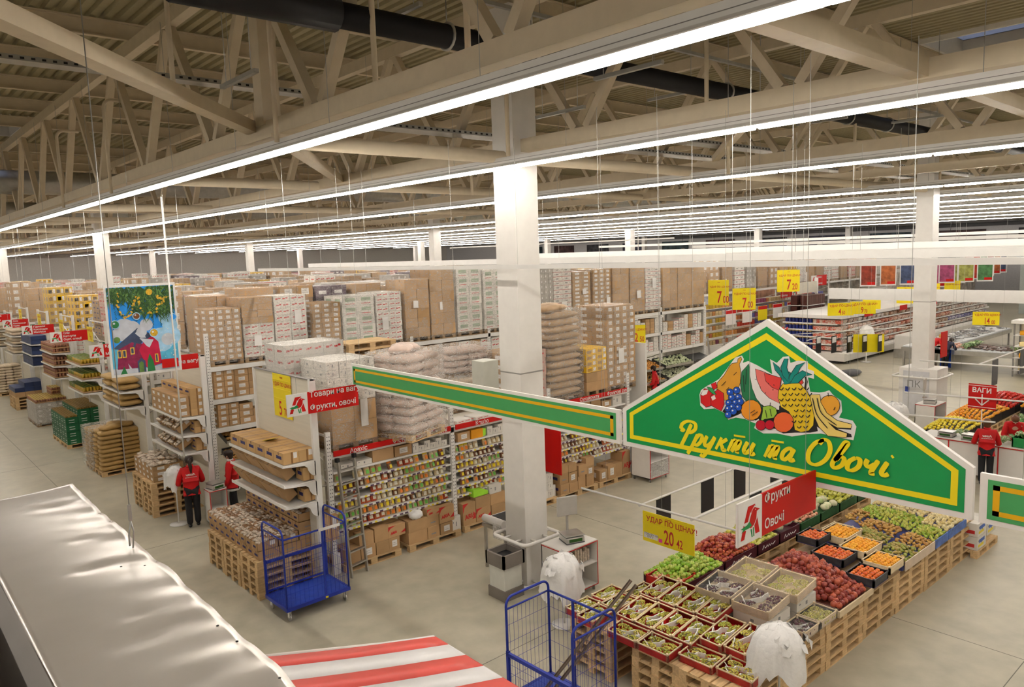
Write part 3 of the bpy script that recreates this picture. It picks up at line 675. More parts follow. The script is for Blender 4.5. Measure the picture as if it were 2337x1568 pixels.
floor_boxes(12.86,13.0,[(0.02,0,0.3,0.26,'brownlogo','bottom left carton of the stacks right of the column'),(0.02,0.26,0.3,0.27,'brownlogo','second carton with green mark right of the column'),(0.02,0.53,0.3,0.2,'brown','open top carton at the far left right of the column'),(0.34,0,0.3,0.22,'brown','low carton in the second stack right of the column'),(0.34,0.22,0.3,0.27,'brownlabel','carton with a yellow mark right of the column'),(0.34,0.5,0.3,0.2,'brown','top carton of the second stack right of the column'),
   (0.68,0,0.27,0.33,'brown','tall bottom carton of the third stack right of the column'),(0.68,0.33,0.3,0.28,'brownlogo','carton with a green mark in the third stack'),(0.98,0,0.28,0.25,'brown','bottom carton of the fourth stack'),(0.98,0.25,0.3,0.27,'brownlabel','carton with a white label in the fourth stack'),(0.97,0.52,0.3,0.22,'brown','top carton of the fourth stack')], 'pallet of stacked cartons right of the big column', 1.36)
floor_boxes(14.28,13.0,[(0.05,0,0.3,0.3,'brownlabel','slanting carton on the last pallet of the first rack'),(0.38,0,0.3,0.36,'brownlabel','taller labelled carton on the last pallet of the first rack'),(0.7,0,0.26,0.36,'brown','third carton on the last pallet of the first rack'),(0.98,0,0.32,0.62,'aria','tall dark red-printed carton on the last pallet')], 'last pallet of the first rack, beside the white cabinet', 1.3)
for i in range(12): cart(12.0+(i%4)*0.17,13.1,0.15+(i//4)*0.2,0.165,0.3,0.195,'white','small white carton in the block just right of the big column','white carton block by the column')
solid('wooden_pallet', PAL, 'pallet under the white carton block right of the big column', 'pallet', (11.55,13.02,0), 0, None, None, (1,1,1))
# red aisle flag behind the column
solid('flag_sign', MB().box(-0.01,-0.3,0,0.01,0.3,1.3).mesh('flag', signred), 'tall plain red flag sign sticking out just right of the big column', 'sign', (12.45,12.85,0.85))
# aluminium ladder leaning on the first post
b = MB()
for s_ in (-0.2, 0.2): b.box(s_-0.016,-0.03,0,s_+0.016,0.03,2.32)
ladder = thing('step_ladder', 'aluminium ladder leaning against the first post of the snack rack', 'ladder', (7.05,12.82,0), 0.25, None, (-0.09,0.0,0.2))
ob('rail', b.mesh('rails', inox), ladder)
for i in range(8): ob('rung', MB().box(-0.2,-0.04,0.22+0.27*i,0.2,0.04,0.245+0.27*i).mesh('rung', inox), ladder)
ob('end_cap', MB().box(-0.24,-0.04,2.3,-0.18,0.04,2.38).box(0.18,-0.04,2.3,0.24,0.04,2.38).mesh('cap', black), ladder)
# ------------------------------------------------------------------ loads on top of the first rack (deck at 2.42)
ZD = 2.425
load(6.86,13.22,ZD,1.0,1.1,0.95,'brown',2,2,'wrapped brown cartons under white ones, above the ladder',wrap=film,paper_at=(0.62,0.45,0.16,0.55))
load(6.84,13.26,ZD+0.96,1.06,1.1,0.82,'white',4,5,'white cartons stacked on the brown ones behind the tall board',wrap=film,pal=False)
load(6.55,14.5,ZD,1.35,0.9,2.05,'whitered',3,8,'film-wrapped white and red cartons behind the tall white board',wrap=filmd)
load(8.0,14.55,ZD,1.1,0.8,1.62,'brown',2,5,'brown cartons with loose pallets lying on top, behind the white ones',wrap=film)
pallet_stack(8.05,14.55,2,'bare pallet lying on the brown cartons of the first rack','pallets on the brown cartons',0,ZD+1.63,me=woodp and PAL)
sack_load(8.32,12.66,ZD,1.15,1.05,1.75,sackp,9,'pallet of pinkish white sacks jutting out over the red strip',2,2,filmd,0.32,0.12,PAL,[(-0.1,0.0,0.4),(0.15,0.1,1.2)])
sack_load(10.6,14.3,ZD,1.2,1.0,0.75,sackc,4,'low heap of cream sacks between the pinkish sacks and the column',2,2,filmd,0.1,0.25)
sack_load(10.75,14.6,ZD+0.72,1.2,0.8,0.75,sackp,4,'sagging bundle of pale sacks just left of the big column',2,1,filmd,-0.1,0.3)
load(12.0,14.0,ZD,0.95,1.0,1.3,'brownlabel',2,5,'cartons beside the sagging pale sacks, partly behind the big column',wrap=film)
load(11.98,13.25,ZD,0.72,0.7,1.42,'pinkred',2,6,'pinkish printed cartons peeking out right of the big column',wrap=film)
sack_load(12.78,13.2,ZD,1.15,1.15,2.25,sackb,12,'tall film-wrapped tower of brown paper sacks on the first rack',1,2,film,0.02,0.05,None,[(-0.15,-0.2,0.3),(0.2,0.1,0.9)])
load(14.08,13.2,ZD,0.82,1.0,0.62,'brown',2,2,'plain cartons under the yellow ones on the first rack',wrap=None)
load(14.1,13.22,ZD+0.625,0.78,0.95,0.62,'yellow',2,4,'yellow printed cartons under torn film on the first rack',wrap=film,pal=False)
load(14.95,13.25,ZD,1.15,1.1,2.28,'brownlabel',4,12,'tallest wrapped tower of small labelled cartons, end of the first rack',wrap=film,paper_at=(0.35,0.32,0.22,0.4))
for x, y, w, d, h, st in ((8.35,13.2,0.5,0.3,0.03,'brown'),(7.95,13.25,0.4,0.4,0.05,'brown')): cart(x,y,ZD,w,d,h,st,'flattened brown carton lying on the first rack deck','flattened cartons on the first deck',0.15)
for x in (9.95,10.5,11.1): cart(x,13.3,ZD,0.45,0.4,0.07,'whitered','flat white carton on the deck above the second bay','flat white cartons on the deck',0.1)
# end board of the first rack and its price cards
solid('end_panel', MB().box(0,0,0,0.06,2.3,3.6).mesh('panel', shelfw), 'tall white end panel closing the far end of the first rack', 'panel', (16.35,13.1,0))
# ================================================================== signs
def logo_bm(s):
    """white square with a red letter A and a robin in front; local x right, y up, size s; materials 0 white 1 red 2 green"""
    b = MB()
    def P2(pts, m, z): b.poly([(x*s,y*s,z) for x,y in pts], m)
    P2([(0,0),(1,0),(1,1),(0,1)],0,0.0)
    P2([(.10,.12),(.25,.12),(.34,.36),(.22,.46)],1,.001); P2([(.24,.50),(.40,.86),(.70,.86),(.56,.60),(.50,.72),(.40,.50)],1,.001)
    P2([(.70,.86),(.90,.14),(.72,.14),(.62,.55)],1,.001)
    P2([(.08,.36),(.36,.40),(.46,.56),(.56,.74),(.66,.82),(.76,.80),(.93,.72),(.80,.66),(.78,.50),(.66,.34),(.70,.08),(.48,.08),(.44,.30)],0,.0015)
    P2([(.40,.38),(.50,.60),(.60,.76),(.68,.79),(.76,.75),(.90,.70),(.77,.67),(.75,.50),(.66,.38),(.52,.32)],1,.002)
    P2([(.10,.40),(.36,.44),(.46,.50),(.56,.38),(.44,.34),(.30,.34),(.12,.30),(.20,.36)],2,.0025)
    P2([(.50,.30),(.56,.30),(.60,.10),(.55,.10)],2,.002); P2([(.60,.32),(.65,.32),(.67,.10),(.62,.10)],2,.002); P2([(.695,.715),(.72,.715),(.72,.74),(.695,.74)],0,.003)
    return b
LOGO = [paper, signred, mat('logo green', (0.01,0.22,0.06), 0.4)]
def cat_sign(x, y, z, L_, h, lines, label, size=None, wires=True, flip=False):
    """red hanging category sign facing -y, logo square at its left end (right end if flip)"""
    t = thing('category_sign', label, 'sign', (x,y,z))
    xr0, xr1, xl = (h, L_, 0) if not flip else (0, L_-h, L_-h)
    ob('board', MB().box(xr0,0,0,xr1,0.02,h).mesh('board', signred), t)
    b = MB(); b.box(xl,0,0,xl+h,0.02,h,0); b.join(logo_bm(h*0.98), frame((xl+h*.01,-0.003,h*.01),(1,0,0),(0,0,1))); ob('logo_panel', b.mesh('logo', LOGO), t)
    n = len(lines); sz = (size or h*0.2)*1.22
    for i, ln in enumerate(lines):
        b = MB(); zz = h*(0.74-0.60*i/max(1,n-1)) if n > 1 else h*0.42
        b.join(text(ln, sz, None, 0.0022), frame((xr0+h*.1,-0.004,zz),(1,0,0),(0,0,1))); ob('lettering', b.mesh('lettering', paper), t)
    if wires:
        for u in (0.2, L_-0.2): ob('hanging_wire', MB().cyl((0,0,h),(0,0,7.9-z),0.003,4).mesh('wire', galv), t, (u,0.01,0))
    return t
cat_sign(5.62,12.45,3.45,1.42,0.395,['Товари на вагу','Фрукти, овочі'],'red hanging sign for goods by weight, in front of the tall white board',0.115)
cat_sign(5.60,3.5,3.575,1.40,0.395,['Фрукти','Овочі'],'red hanging sign with two words and robin logo over the fruit island',0.105)
cat_sign(4.85,18.25,3.74,1.28,0.345,['Товари на вагу'],'red sign mostly hidden by the winter poster',0.10)
cat_sign(4.92,23.3,3.68,1.25,0.36,['Крупи','Макарони'],'red sign cut by the left edge of the winter poster',0.09)
cat_sign(4.83,28.0,3.80,1.08,0.34,['Олія','Кетчупи','Оцет, спеції'],'red hanging sign with three words above the jars, second left of the poster',0.075)
cat_sign(4.73,32.4,3.80,1.02,0.33,['Горошок','Кукурудза','Маслини'],'red hanging sign above the brown cans',0.072)
cat_sign(4.72,36.7,3.82,0.9,0.33,['Соки','Консервація','Гриби'],'red hanging sign above the blue packs',0.06)
cat_sign(4.7,41.0,3.85,0.9,0.33,['Кава','Чай'],'red hanging sign far left above the beige bags',0.07)
cat_sign(4.7,46.0,3.9,0.9,0.33,['Печиво'],'smallest red sign at the far left edge',0.07)
def price_card(lab, origin, ux, w, h, price, small, head=True, band=None, wires=0):
    """yellow price card; origin lower left, ux to the right as read, up = z"""
    t = thing('price_card', lab, 'price sign', origin)
    F = frame((0,0,0), ux, (0,0,1))
    b = MB(); bb = MB(); bb.box(0,0,-0.008,w,h,0,0); b.join(bb, F); ob('card', b.mesh('card', signyel2), t)
    b = MB()
    if head: b.join(text('УДАР ПО ЦІНАХ!', w*0.118, None, w*0.002), F @ Matrix.Translation((w*0.075,h*0.70,0.002)))
    if head: b.join(text('Ашан', w*0.045, None, 0.001, 0.2), F @ Matrix.Translation((w*0.45,h*0.90,0.002)))
    if price: b.join(text(price, h*0.66, None, h*0.008), F @ Matrix.Translation((w*0.42,h*0.10,0.002)) @ Matrix.Diagonal((0.60,1,1,1)))
    if small: b.join(text(small, h*0.40, None, h*0.005), F @ Matrix.Translation((w*0.42+h*0.235*len(price or '')+0.01,h*0.10,0.002)) @ Matrix.Diagonal((0.60,1,1,1)))
    ob('lettering', b.mesh('lettering', inkred), t)
    b = MB(); q = MB()
    for v in (0.62, 0.93): q.box(0,h*v,0,w,h*v+0.012*h/0.45,0.006)
    b.join(q, F); ob('ridge', b.mesh('ridge', signyel2), t)
    if band:
        b = MB(); q = MB(); q.box(w*0.02,h*0.12,0.001,w*0.3,h*0.3,0.003,0); q.box(w*0.32,h*0.1,0.001,w*0.39,h*0.22,0.003,1); b.join(q, F); ob('paper_slip', b.mesh('slip', [paper, pinkp]), t)
        b = MB(); b.join(text('ТОВАРИ НА', w*0.05, None, 0.001), F @ Matrix.Translation((w*0.03,h*0.225,0.004))); b.join(text('ВАГУ', w*0.05, None, 0.001), F @ Matrix.Translation((w*0.09,h*0.145,0.004))); ob('lettering', b.mesh('lettering', inkgrey), t)
    return t
price_card('large yellow price sign hanging over the grapes, price of twenty',(8.1,6.57,2.11),(0,-1,0),0.86,0.43,'20','42',True,True)
# tall yellow flag on the white board
t = thing('price_card', 'tall yellow price flag on the white end board behind the red sign', 'price sign', (6.25,14.42,3.12))
F = frame((0,0,0),(0,-1,0),(0,0,1)); b = MB(); q = MB(); q.box(0,0,-0.01,0.80,0.86,0); b.join(q,F); ob('card', b.mesh('card', signyel2), t)
b = MB(); b.join(text('УДАР ПО ЦІНАХ!',0.098,None,0.002),F @ Matrix.Translation((0.03,0.62,0.003))); b.join(text('Ашан',0.05,None,0.001,0.2),F @ Matrix.Translation((0.33,0.78,0.003)))
b.join(text('5',0.40,None,0.006),F @ Matrix.Translation((0.22,0.04,0.003)) @ Matrix.Diagonal((0.7,1,1,1))); b.join(text('70',0.22,None,0.004),F @ Matrix.Translation((0.44,0.04,0.003)) @ Matrix.Diagonal((0.75,1,1,1)))
ob('lettering', b.mesh('lettering', inkred), t)
b = MB(); q = MB()
for v in (0.36,0.55,0.73): q.box(0,v,0,0.80,v+0.012,0.008)
b.join(q,F); ob('ridge', b.mesh('ridge', signyel2), t)
# small tilted yellow card lying on the top boxes
t = thing('price_card', 'small yellow card lying on the taped boxes of the near shelf end', 'price sign', (5.95,14.05,2.735), 0, None, (0.0,-0.25,-1.35))
ob('card', MB().box(-0.16,-0.12,0,0.16,0.12,0.006).mesh('card', signyel2), t)
b = MB(); b.join(text('U',0.17,None,0.008),Matrix.Translation((-0.07,-0.06,0.0075))); ob('lettering', b.mesh('lettering', inkred), t)
for x, y, z, w, h, lab in ((6.2,29.4,3.65,0.75,0.5,'yellow flag on the shelf end above the jars'),(6.2,33.9,3.7,0.7,0.5,'yellow flag on the shelf end above the brown cans'),(6.2,38.2,3.75,0.7,0.5,'yellow flag on the shelf end above the blue packs'),(6.2,42.8,3.8,0.7,0.5,'yellow flag on the shelf end above the beige bags')):
    price_card(lab,(x,y,z),(0,-1,0),w,h,'9','35')
price_card('yellow flag at the left picture edge, far down the aisle',(4.6,44.6,3.2),(0,-1,0),0.9,1.6,'7','00')
# ------------------------------------------------------------------ winter poster
def poster():
    t = thing('winter_poster', 'large hanging winter poster with fir branch, baubles and snowy house', 'poster', (4.14,17.8,3.80))
    W_, H_ = 1.46, 1.99
    ob('frame', MB().box(0,0,0,W_,0.02,H_).mesh('frame', paper), t)
    mp = [mat('poster blue', (0.02,0.27,0.80), 0.5, var=0.25, scale=3), mat('poster pale cloud', (0.35,0.60,0.82), 0.4, var=0.2), mat('poster snow', (0.55,0.58,0.66), 0.4, var=0.15), mat('poster needles', (0.025,0.075,0.02), 0.5, var=0.5, scale=30),
          mat('poster gold', (0.60,0.36,0.03), 0.4, var=0.5, scale=30), mat('poster plum', (0.21,0.015,0.06), 0.5, var=0.3, scale=12), mat('poster roof', (0.04,0.06,0.12), 0.5, var=0.3), mat('poster window', (0.75,0.50,0.05), 0.4), mat('poster red', (0.45,0.01,0.05), 0.5, var=0.2),
          mat('poster cyan', (0.10,0.45,0.68), 0.4, var=0.2), mat('poster green', (0.02,0.16,0.05), 0.4), mat('poster bauble', (0.16,0.06,0.02), 0.3), signred, paper, mat('poster pale needles', (0.10,0.20,0.05), 0.5, var=0.4)]
    b = MB(); X = lambda u: 0.045+u*(W_-0.09); Zc = lambda v: 0.055+v*(H_-0.11); lay = [0]
    def P2(pts, m): lay[0] += 1; b.poly([(X(u),-0.001-lay[0]*0.00003,Zc(v)) for u,v in pts], m)
    def disc(u, v, r, m, n=14, asp=1.0): P2([(u+r*math.cos(2*PI*i/n), v+r*0.73*asp*math.sin(2*PI*i/n)) for i in range(n)], m)
    P2([(0,0),(1,0),(1,1),(0,1)],0); P2([(0,0),(1,0),(1,.34),(.6,.30),(.3,.36),(0,.30)],9)
    r = random.Random(5)
    for u, v, q in ((.75,.36,.2),(.9,.40,.16),(.62,.36,.12),(.2,.54,.14),(.85,.62,.12),(.35,.9,.12),(.1,.88,.1),(.9,.52,.12)): disc(u,v,q,1)
    for u, v, q in ((.85,.36,.1),(.22,.52,.16),(.33,.52,.12),(.15,.47,.12)): disc(u,v,q,2)
    for i in range(40): disc(r.uniform(.55,1)*.98, r.uniform(.15,.5), r.uniform(.004,.012), 13, 6)
    # house
    P2([(.0,.0),(1,0),(1,.05),(.75,.07),(.5,.04),(.2,.06),(.0,.07)],2)
    P2([(.06,.06),(.10,.30),(.36,.40),(.52,.28),(.60,.28),(.60,.05)],5); P2([(.40,.26),(.55,.46),(.70,.34),(.73,.08),(.50,.04)],8)
    P2([(.02,.30),(.30,.46),(.40,.52),(.55,.46),(.62,.42),(.42,.33),(.30,.36),(.10,.29)],6); P2([(.36,.46),(.44,.52),(.52,.40),(.44,.40)],2); P2([(.42,.40),(.63,.37),(.56,.28),(.52,.30)],2); disc(.54,.55,.10,2); disc(.46,.47,.08,2)
    P2([(.27,.20),(.31,.22),(.40,.42),(.37,.44)],6); disc(.09,.40,.05,14)
    for u0, v0, u1, v1 in ((.08,.19,.14,.28),(.15,.19,.21,.28),(.27,.22,.33,.30),(.63,.10,.68,.20)): P2([(u0,v0),(u1,v0),(u1,v1),(u0,v1)],7); P2([(u0+.012,v0+.01),(u1-.012,v0+.01),(u1-.012,v1-.01),(u0+.012,v1-.01)],6)
    P2([(.36,.0),(.48,.0),(.48,.13),(.42,.17),(.36,.13)],6); P2([(.38,.0),(.45,.0),(.45,.11),(.42,.13),(.38,.11)],14)
    P2([(.50,.0),(.62,.0),(.60,.12),(.55,.21),(.51,.12)],10); P2([(.10,.0),(.20,.0),(.16,.09)],10); P2([(.24,.05),(.30,.02),(.22,.12)],2)
    # fir branch with garland
    for i in range(760):
        u = r.uniform(0,1); v = 1.0; L_ = r.uniform(.05,.20)+(.20 if .42 < u < .95 else 0)*r.random(); a = r.uniform(-2.4,-.7); u0, v0 = u, 1.0-r.random()**1.3*(.30 if u > .3 else .16)
        du, dv = math.cos(a)*L_, math.sin(a)*L_*.55; wd = .013
        u1 = min(.995,max(.005,u0+du)); P2([(u0-wd,v0),(min(.995,u0+wd),v0),(u1,v0+dv)], 3 if r.random() < .72 else 14)
    for pts in (((.16,.93),(.14,.80),(.17,.70),(.24,.65),(.33,.68),(.36,.78),(.42,.88),(.46,.86),(.46,.76),(.55,.70),(.64,.68)),((.72,.88),(.78,.84),(.86,.87),(.95,.84)),((.70,.68),(.74,.78),(.83,.80),(.80,.88))):
        for i in range(len(pts)-1):
            for j in range(9):
                f = j/9; u = pts[i][0]+(pts[i+1][0]-pts[i][0])*f+r.uniform(-.014,.014); v = pts[i][1]+(pts[i+1][1]-pts[i][1])*f+r.uniform(-.012,.012); disc(u,v,r.uniform(.008,.02),4 if r.random()<.75 else 3,5)
    for u0, v0, L_ in ((.10,.90,.30),(.64,.70,.22),(.76,.70,.18),(.86,.72,.16)):
        for j in range(18): disc(u0+r.uniform(-.008,.008),v0-L_*j/18,.008,3,5)
    disc(.62,.93,.05,4)
    for u, v, q, m in ((.08,.58,.056,10),(.40,.66,.046,11),(.64,.45,.058,4),(.955,.62,.045,0)): disc(u,v,q+.014,1); disc(u,v,q,m,18); disc(u-.015,v+.012,q*.3,2 if m!=4 else 13,8)
    P2([(.72,.02),(.98,.02),(.98,.125),(.72,.125)],12)
    ob('picture', b.mesh('picture', mp), t)
    bb = MB(); bb.join(text('Ашан',0.135,None,0.004,0.12),frame((X(.735),-0.014,Zc(.045)),(1,0,0),(0,0,1))); ob('lettering', bb.mesh('lettering', paper), t)
    for u in (0.1, W_-0.1): ob('hanging_wire', MB().cyl((u,0.01,H_),(u,0.01,4.1),0.004,4).mesh('wire', galv), t)
poster()
# ================================================================== shelf ends along the left aisle
def shelf_end(y0, y1, zs, bh, label, back=True):
    t = thing('shelf_end', label, 'shelf', (5.63,y0,0)); D = y1-y0
    ob('back_panel', MB().box(0.64,0.03,0.12,0.68,D-0.03,bh).mesh('panel', offw), t)
    for y in (0, D-0.07): ob('upright', MB().box(0.60,y,0,0.72,y+0.07,bh+0.02).mesh('upright', shelfw), t)
    ob('top_rail', MB().box(0.62,0,bh,0.70,D,bh+0.02).mesh('rail', grey), t)
    for z in zs:
        ob('shelf', MB().box(0,0.02,z-0.04,0.62,D-0.02,z-0.012).box(-0.012,0.02,z-0.045,0.0,D-0.02,z+0.012).mesh('shelf', shelfw), t)
        pr = [(0,0,z-0.04),(0.62,0,z-0.02),(0.62,0,z-0.30)]
        for a in range(1,6): q = a*PI/12; pr.append((0.60-0.16*math.sin(q)*0.9,0,z-0.30+0.20*(1-math.cos(q))+0.03*a/5))
        pr.append((0.40,0,z-0.075))
        for yy in (0.0, D-0.02): ob('bracket', MB().prism([(p[0],yy,p[2]) for p in pr],(0,0.02,0)).mesh('bracket', shelfw), t)
    return t
shelf_end(12.78,15.36,[2.50,2.12,1.72],3.98,'near shelf end with tall white board and three tiers of brown boxes')
for i in range(6):
    for j in range(2):
        cart(5.66+0.30*j,12.84+i*0.415,2.502,0.295,0.405,0.215,'golden','golden taped box on the top tier of the near shelf end','taped boxes, top tier of the near shelf end')
for k, z in enumerate((2.122,1.722)):
    for i in range(7):
        cart(5.80+rng.uniform(-.01,.01),13.05+i*0.325,z+0.012,0.21,0.318,0.30,'brown','tilted brown box on the %s tier of the near shelf end' % ('middle','lowest')[k],'tilted boxes, %s tier, near shelf end' % ('middle','lowest')[k],0,(0,-0.55,0))
    cart(6.02,12.84,z+0.005,0.24,0.3,0.24,'golden','upright box at the near corner of the %s tier' % ('middle','lowest')[k])
shelf_end(18.42,20.75,[2.56,2.13,1.70],3.98,'second shelf end behind the worker with the ponytail')
for i in range(5):
    for k in range(3): cart(5.66,18.55+i*0.40,2.562+k*0.165,0.27,0.395,0.162,'brownlabel','labelled brown box in the front bank on the second shelf end','front bank of boxes, second shelf end')
    for k in range(4): cart(5.95,18.5+i*0.43,2.562+k*0.165,0.29,0.425,0.162,'golden','golden box in the rear bank on the second shelf end','rear bank of boxes, second shelf end')
def open_box(w, d, h, good, lift=0.03, seed=1, open_m=card):
    """open carton with film-wrapped goods showing at the top; corner at origin"""
    r = random.Random(seed); b = MB(); e = 0.006
    b.box(0,0,0,w,d,0.01); b.box(0,0,0,e,d,h); b.box(w-e,0,0,w,d,h); b.box(0,0,0,w,e,h); b.box(0,d-e,0,w,d,h)
    b.add([(-.0015,d*.7,h*.35),(-.0015,d*.25,h*.35),(-.0015,d*.25,h*.6),(-.0015,d*.7,h*.6)],[[0,1,2,3]],1)
    b.add([(w*.6,-.0015,h*.45),(w*.85,-.0015,h*.45),(w*.85,-.0015,h*.95),(w*.6,-.0015,h*.95)],[[0,1,2,3]],2)
    g = MB(); n = 5
    for i in range(n):
        for j in range(4):
            g.ico((w*(i+.5)/n+r.uniform(-.01,.01), d*(j+.5)/4+r.uniform(-.02,.02), h-0.02+lift*r.uniform(.3,1.2)), 0.055, 1, 0 if r.random() < .6 else 1, (1,1.2,.55), 0.25)
    return b.mesh('open box', [open_m, inkblue, paper]), g.mesh('goods', good)
packw = mat('crinkled clear pack', (0.62,0.52,0.42), 0.18, var=0.35, scale=25, bump=0.8, bscale=40)
packb = mat('brown pasta pack', (0.30,0.17,0.09), 0.25, var=0.4, scale=25, bump=0.6, bscale=40)
OPEN = [open_box(0.40,0.275,0.165,[packw,packb],0.045,i) for i in range(3)]
def openbox(x, y, z, label, group, rz=0.0, rot=None):
    me, g = OPEN[rng.randrange(3)]
    t = thing('open_carton', label, 'open box', (x,y,z), rz, group, rot)
    ob('box', me, t); ob('wrapped_goods', g, t); return t
for k, z in enumerate((2.14,1.71)):
    for i in range(4): openbox(5.72,18.72+i*0.40,z,'tilted open box of white film packs on the %s tier of the second shelf end' % ('middle','lowest')[k],'tilted open boxes, %s tier, second shelf end' % ('middle','lowest')[k],0,(0,-0.6,PI*0))
    for i in range(2): cart(6.0,18.5,z-0.005+i*0.15,0.26,0.38,0.147,'golden','upright golden box stacked at the near corner, %s tier, second shelf end' % ('middle','lowest')[k],'corner boxes, second shelf end %d' % k)
# first floor display: three stacks of pallets topped with open boxes
for i in range(3): pallet_stack(5.14,13.14+0.84*i,5,'wooden pallet in the stacks under the open pasta boxes',"pallets under the pasta boxes")
ob_ = 'open brown box of film-wrapped packs on the pallets by the blue trolley'
for i in range(9):
    y = 13.2+i*0.278
    for j in range(2):
        cart(5.22+j*0.41,y,0.725,0.40,0.27,0.165,'brownlogo','closed brown box in the lower layer over the pallets','lower boxes over the near pallets')
        openbox(5.20+j*0.41,y,0.893,'open box in the low front bank on the near pallets','front bank of open boxes')
    for k in range(3): cart(6.03,y,0.725+k*0.168,0.40,0.27,0.165,'brownlogo','brown box stacked under the high rear bank on the near pallets','rear stacked boxes over the near pallets')
    openbox(6.03,y,1.232,'open box in the high rear bank under the near shelves','rear bank of open boxes')
    if i < 3: cart(6.44,y-0.1,0.73+0.0,0.36,0.27,0.5,'golden','tall box at the back corner of the near pallets','back corner boxes')
# second floor display
for i in range(2): pallet_stack(5.16,19.43+0.84*i,6,'wooden pallet in the two stacks left of the worker with the ponytail','pallets left of the worker')
for i in range(5):
    for j in range(2):
        for k in range(3): cart(5.24+j*0.36,19.48+i*0.32,0.868+k*0.135,0.355,0.315,0.132,'brownlabel','labelled golden box stacked on pallets left of the worker','labelled boxes left of the worker')
g = MB()
for i in range(60): g.ico((rng.uniform(0,.72),rng.uniform(0,1.58),0.03),0.08,1,0,(1.2,1.1,.45),0.3)
tag(solid('wrapped_goods', g.mesh('goods', packw),'crinkled white film packs heaped on the labelled boxes left of the worker','packs',(5.24,19.48,1.275)),kind='stuff')
# sack pallets and other floor displays down the aisle
sack_load(5.18,24.42,0,1.2,0.95,1.32,sackg,9,'pallet of golden paper sacks on the aisle floor',2,2,None,0,0.12,PAL,[(-.2,-.1,.3),(.2,.1,-.5),(0,.3,1.2)])
sack_load(5.16,25.4,0,1.1,0.95,1.25,sackg,9,'film-wrapped pallet of golden sacks just behind the open one',2,2,filmd,0,0.08,PAL)
for i in range(2):
    for k in range(2): ob('sack', sack(0.6,1.05,0.2,sackg), None) if False else None
shelf_end(23.4,25.7,[2.60,2.13],3.95,'third shelf end holding big golden sacks, below the winter poster')
for z, lab in ((2.605,'upper'),(2.135,'lower')):
    for i in range(2):
        for k in range(2): solid('paper_sack', sack(0.62,1.05,0.21,sackg), 'golden paper sack lying on the %s shelf below the winter poster' % lab, 'sack', (5.92,24.0+i*1.08,z+0.17*k), rng.uniform(-.08,.08), 'golden sacks, %s shelf' % lab)
def block_load(x, y, z0, w, d, style, cols, label, cw=0.4, cd=0.4, chh=0.3):
    """cartons stacked on a floor pallet: cols gives the height in cartons per (i, j)"""
    solid('wooden_pallet', PAL, 'pallet under '+label, 'pallet', (x,y,0), 0, None, None, (w/1.2,d/0.8,1))
    for (i, j), n in cols.items():
        for k in range(n): cart(x+0.02+i*cw,y+0.02+j*cd,z0+k*chh,cw-.008,cd-.008,chh-.006,style,'one of '+label,label)
capm = mat('brown bottle top', (0.22,0.13,0.03), 0.4, var=0.4, scale=40)
for jj in range(2): block_load(5.22,29.22+jj*1.22,0.146,1.18,1.2,'green',{(i,j):(4 if i == 0 else 5) for i in range(3) for j in range(3)},'dark green bottle cartons on the aisle floor, %s pallet' % ('nearer','farther')[jj],0.39,0.40,0.235)
b = MB()
for i in range(22):
    for j in range(44): b.box(0.02+i*.053,0.02+j*.055,0,0.055+i*.053,0.06+j*.055,0.03)
b2 = MB()
def tops(x0, y0, x1, y1, z, pitch, mats, name, label, hh=0.05):
    b = MB(); x = x0
    while x < x1-pitch*.5:
        y = y0
        while y < y1-pitch*.5: b.box(x,y,0,x+pitch*.72,y+pitch*.72,hh,0); y += pitch
        x += pitch
    return tag(solid(name, b.mesh(name, mats), label, name.replace('_',' '), (0,0,z)), kind='stuff')
tops(5.25,29.25,5.62,31.6,1.09,0.075,capm,'bottle_tops','rows of brown bottle tops over the low front green cartons')
tops(5.63,29.25,6.38,31.6,1.325,0.075,capm,'bottle_tops','rows of brown bottle tops over the taller green cartons')
canm = mat('brown can', (0.27,0.12,0.07), 0.4, var=0.4, scale=25, stretch=(1,1,.3)); canl = mat('yellow can lid', (0.55,0.42,0.08), 0.3, var=0.3, scale=30)
load(5.18,34.3,0,1.1,1.9,0.92,'grey',3,4,'pallet of cans under grey stretch film on the aisle floor',ny=4,wrap=filmd)
def can_tray(x, y, z, w, d, h, body, lid, label, group, n=4, m=3):
    b = MB(); b.box(0,0,0,w,d,h*.25,0)
    for i in range(n):
        for j in range(m): b.cyl((w*(i+.5)/n,d*(j+.5)/m,h*.2),(w*(i+.5)/n,d*(j+.5)/m,h*.95),min(w/n,d/m)*.46,7,1); b.cyl((w*(i+.5)/n,d*(j+.5)/m,h*.95),(w*(i+.5)/n,d*(j+.5)/m,h),min(w/n,d/m)*.43,7,2)
    key = ('tray',round(w,2),round(d,2),round(h,2),body.name)
    if key not in _cart: _cart[key] = b.mesh('tray', [card, body, lid])
    return solid('can_tray', _cart[key], label, 'tray of cans', (x,y,z), 0, group)
for i in range(3):
    for j in range(6): can_tray(5.2+i*.36,34.35+j*.31,0.93,.35,.3,.14,canm,canl,'tray of brown cans with yellow lids on the film-wrapped pallet','cans on the wrapped pallet')
for j in range(3):
    for k in range(2): can_tray(5.92,35.3+j*.31,1.07+k*.14,.35,.3,.14,canm,canl,'tray of brown cans stacked higher at the back of the wrapped pallet','higher cans on the wrapped pallet')
jarm = mat('golden jar', (0.42,0.27,0.03), 0.2, var=0.4, scale=20, stretch=(1,1,.4)); jarl = mat('green jar lid', (0.10,0.17,0.02), 0.3)
jarp = mat('green jar', (0.16,0.17,0.02), 0.25, var=0.5, scale=22, stretch=(1,1,.4))
shelf_end(28.1,30.3,[2.94,2.46,2.0],3.65,'fourth shelf end with trays of jars')
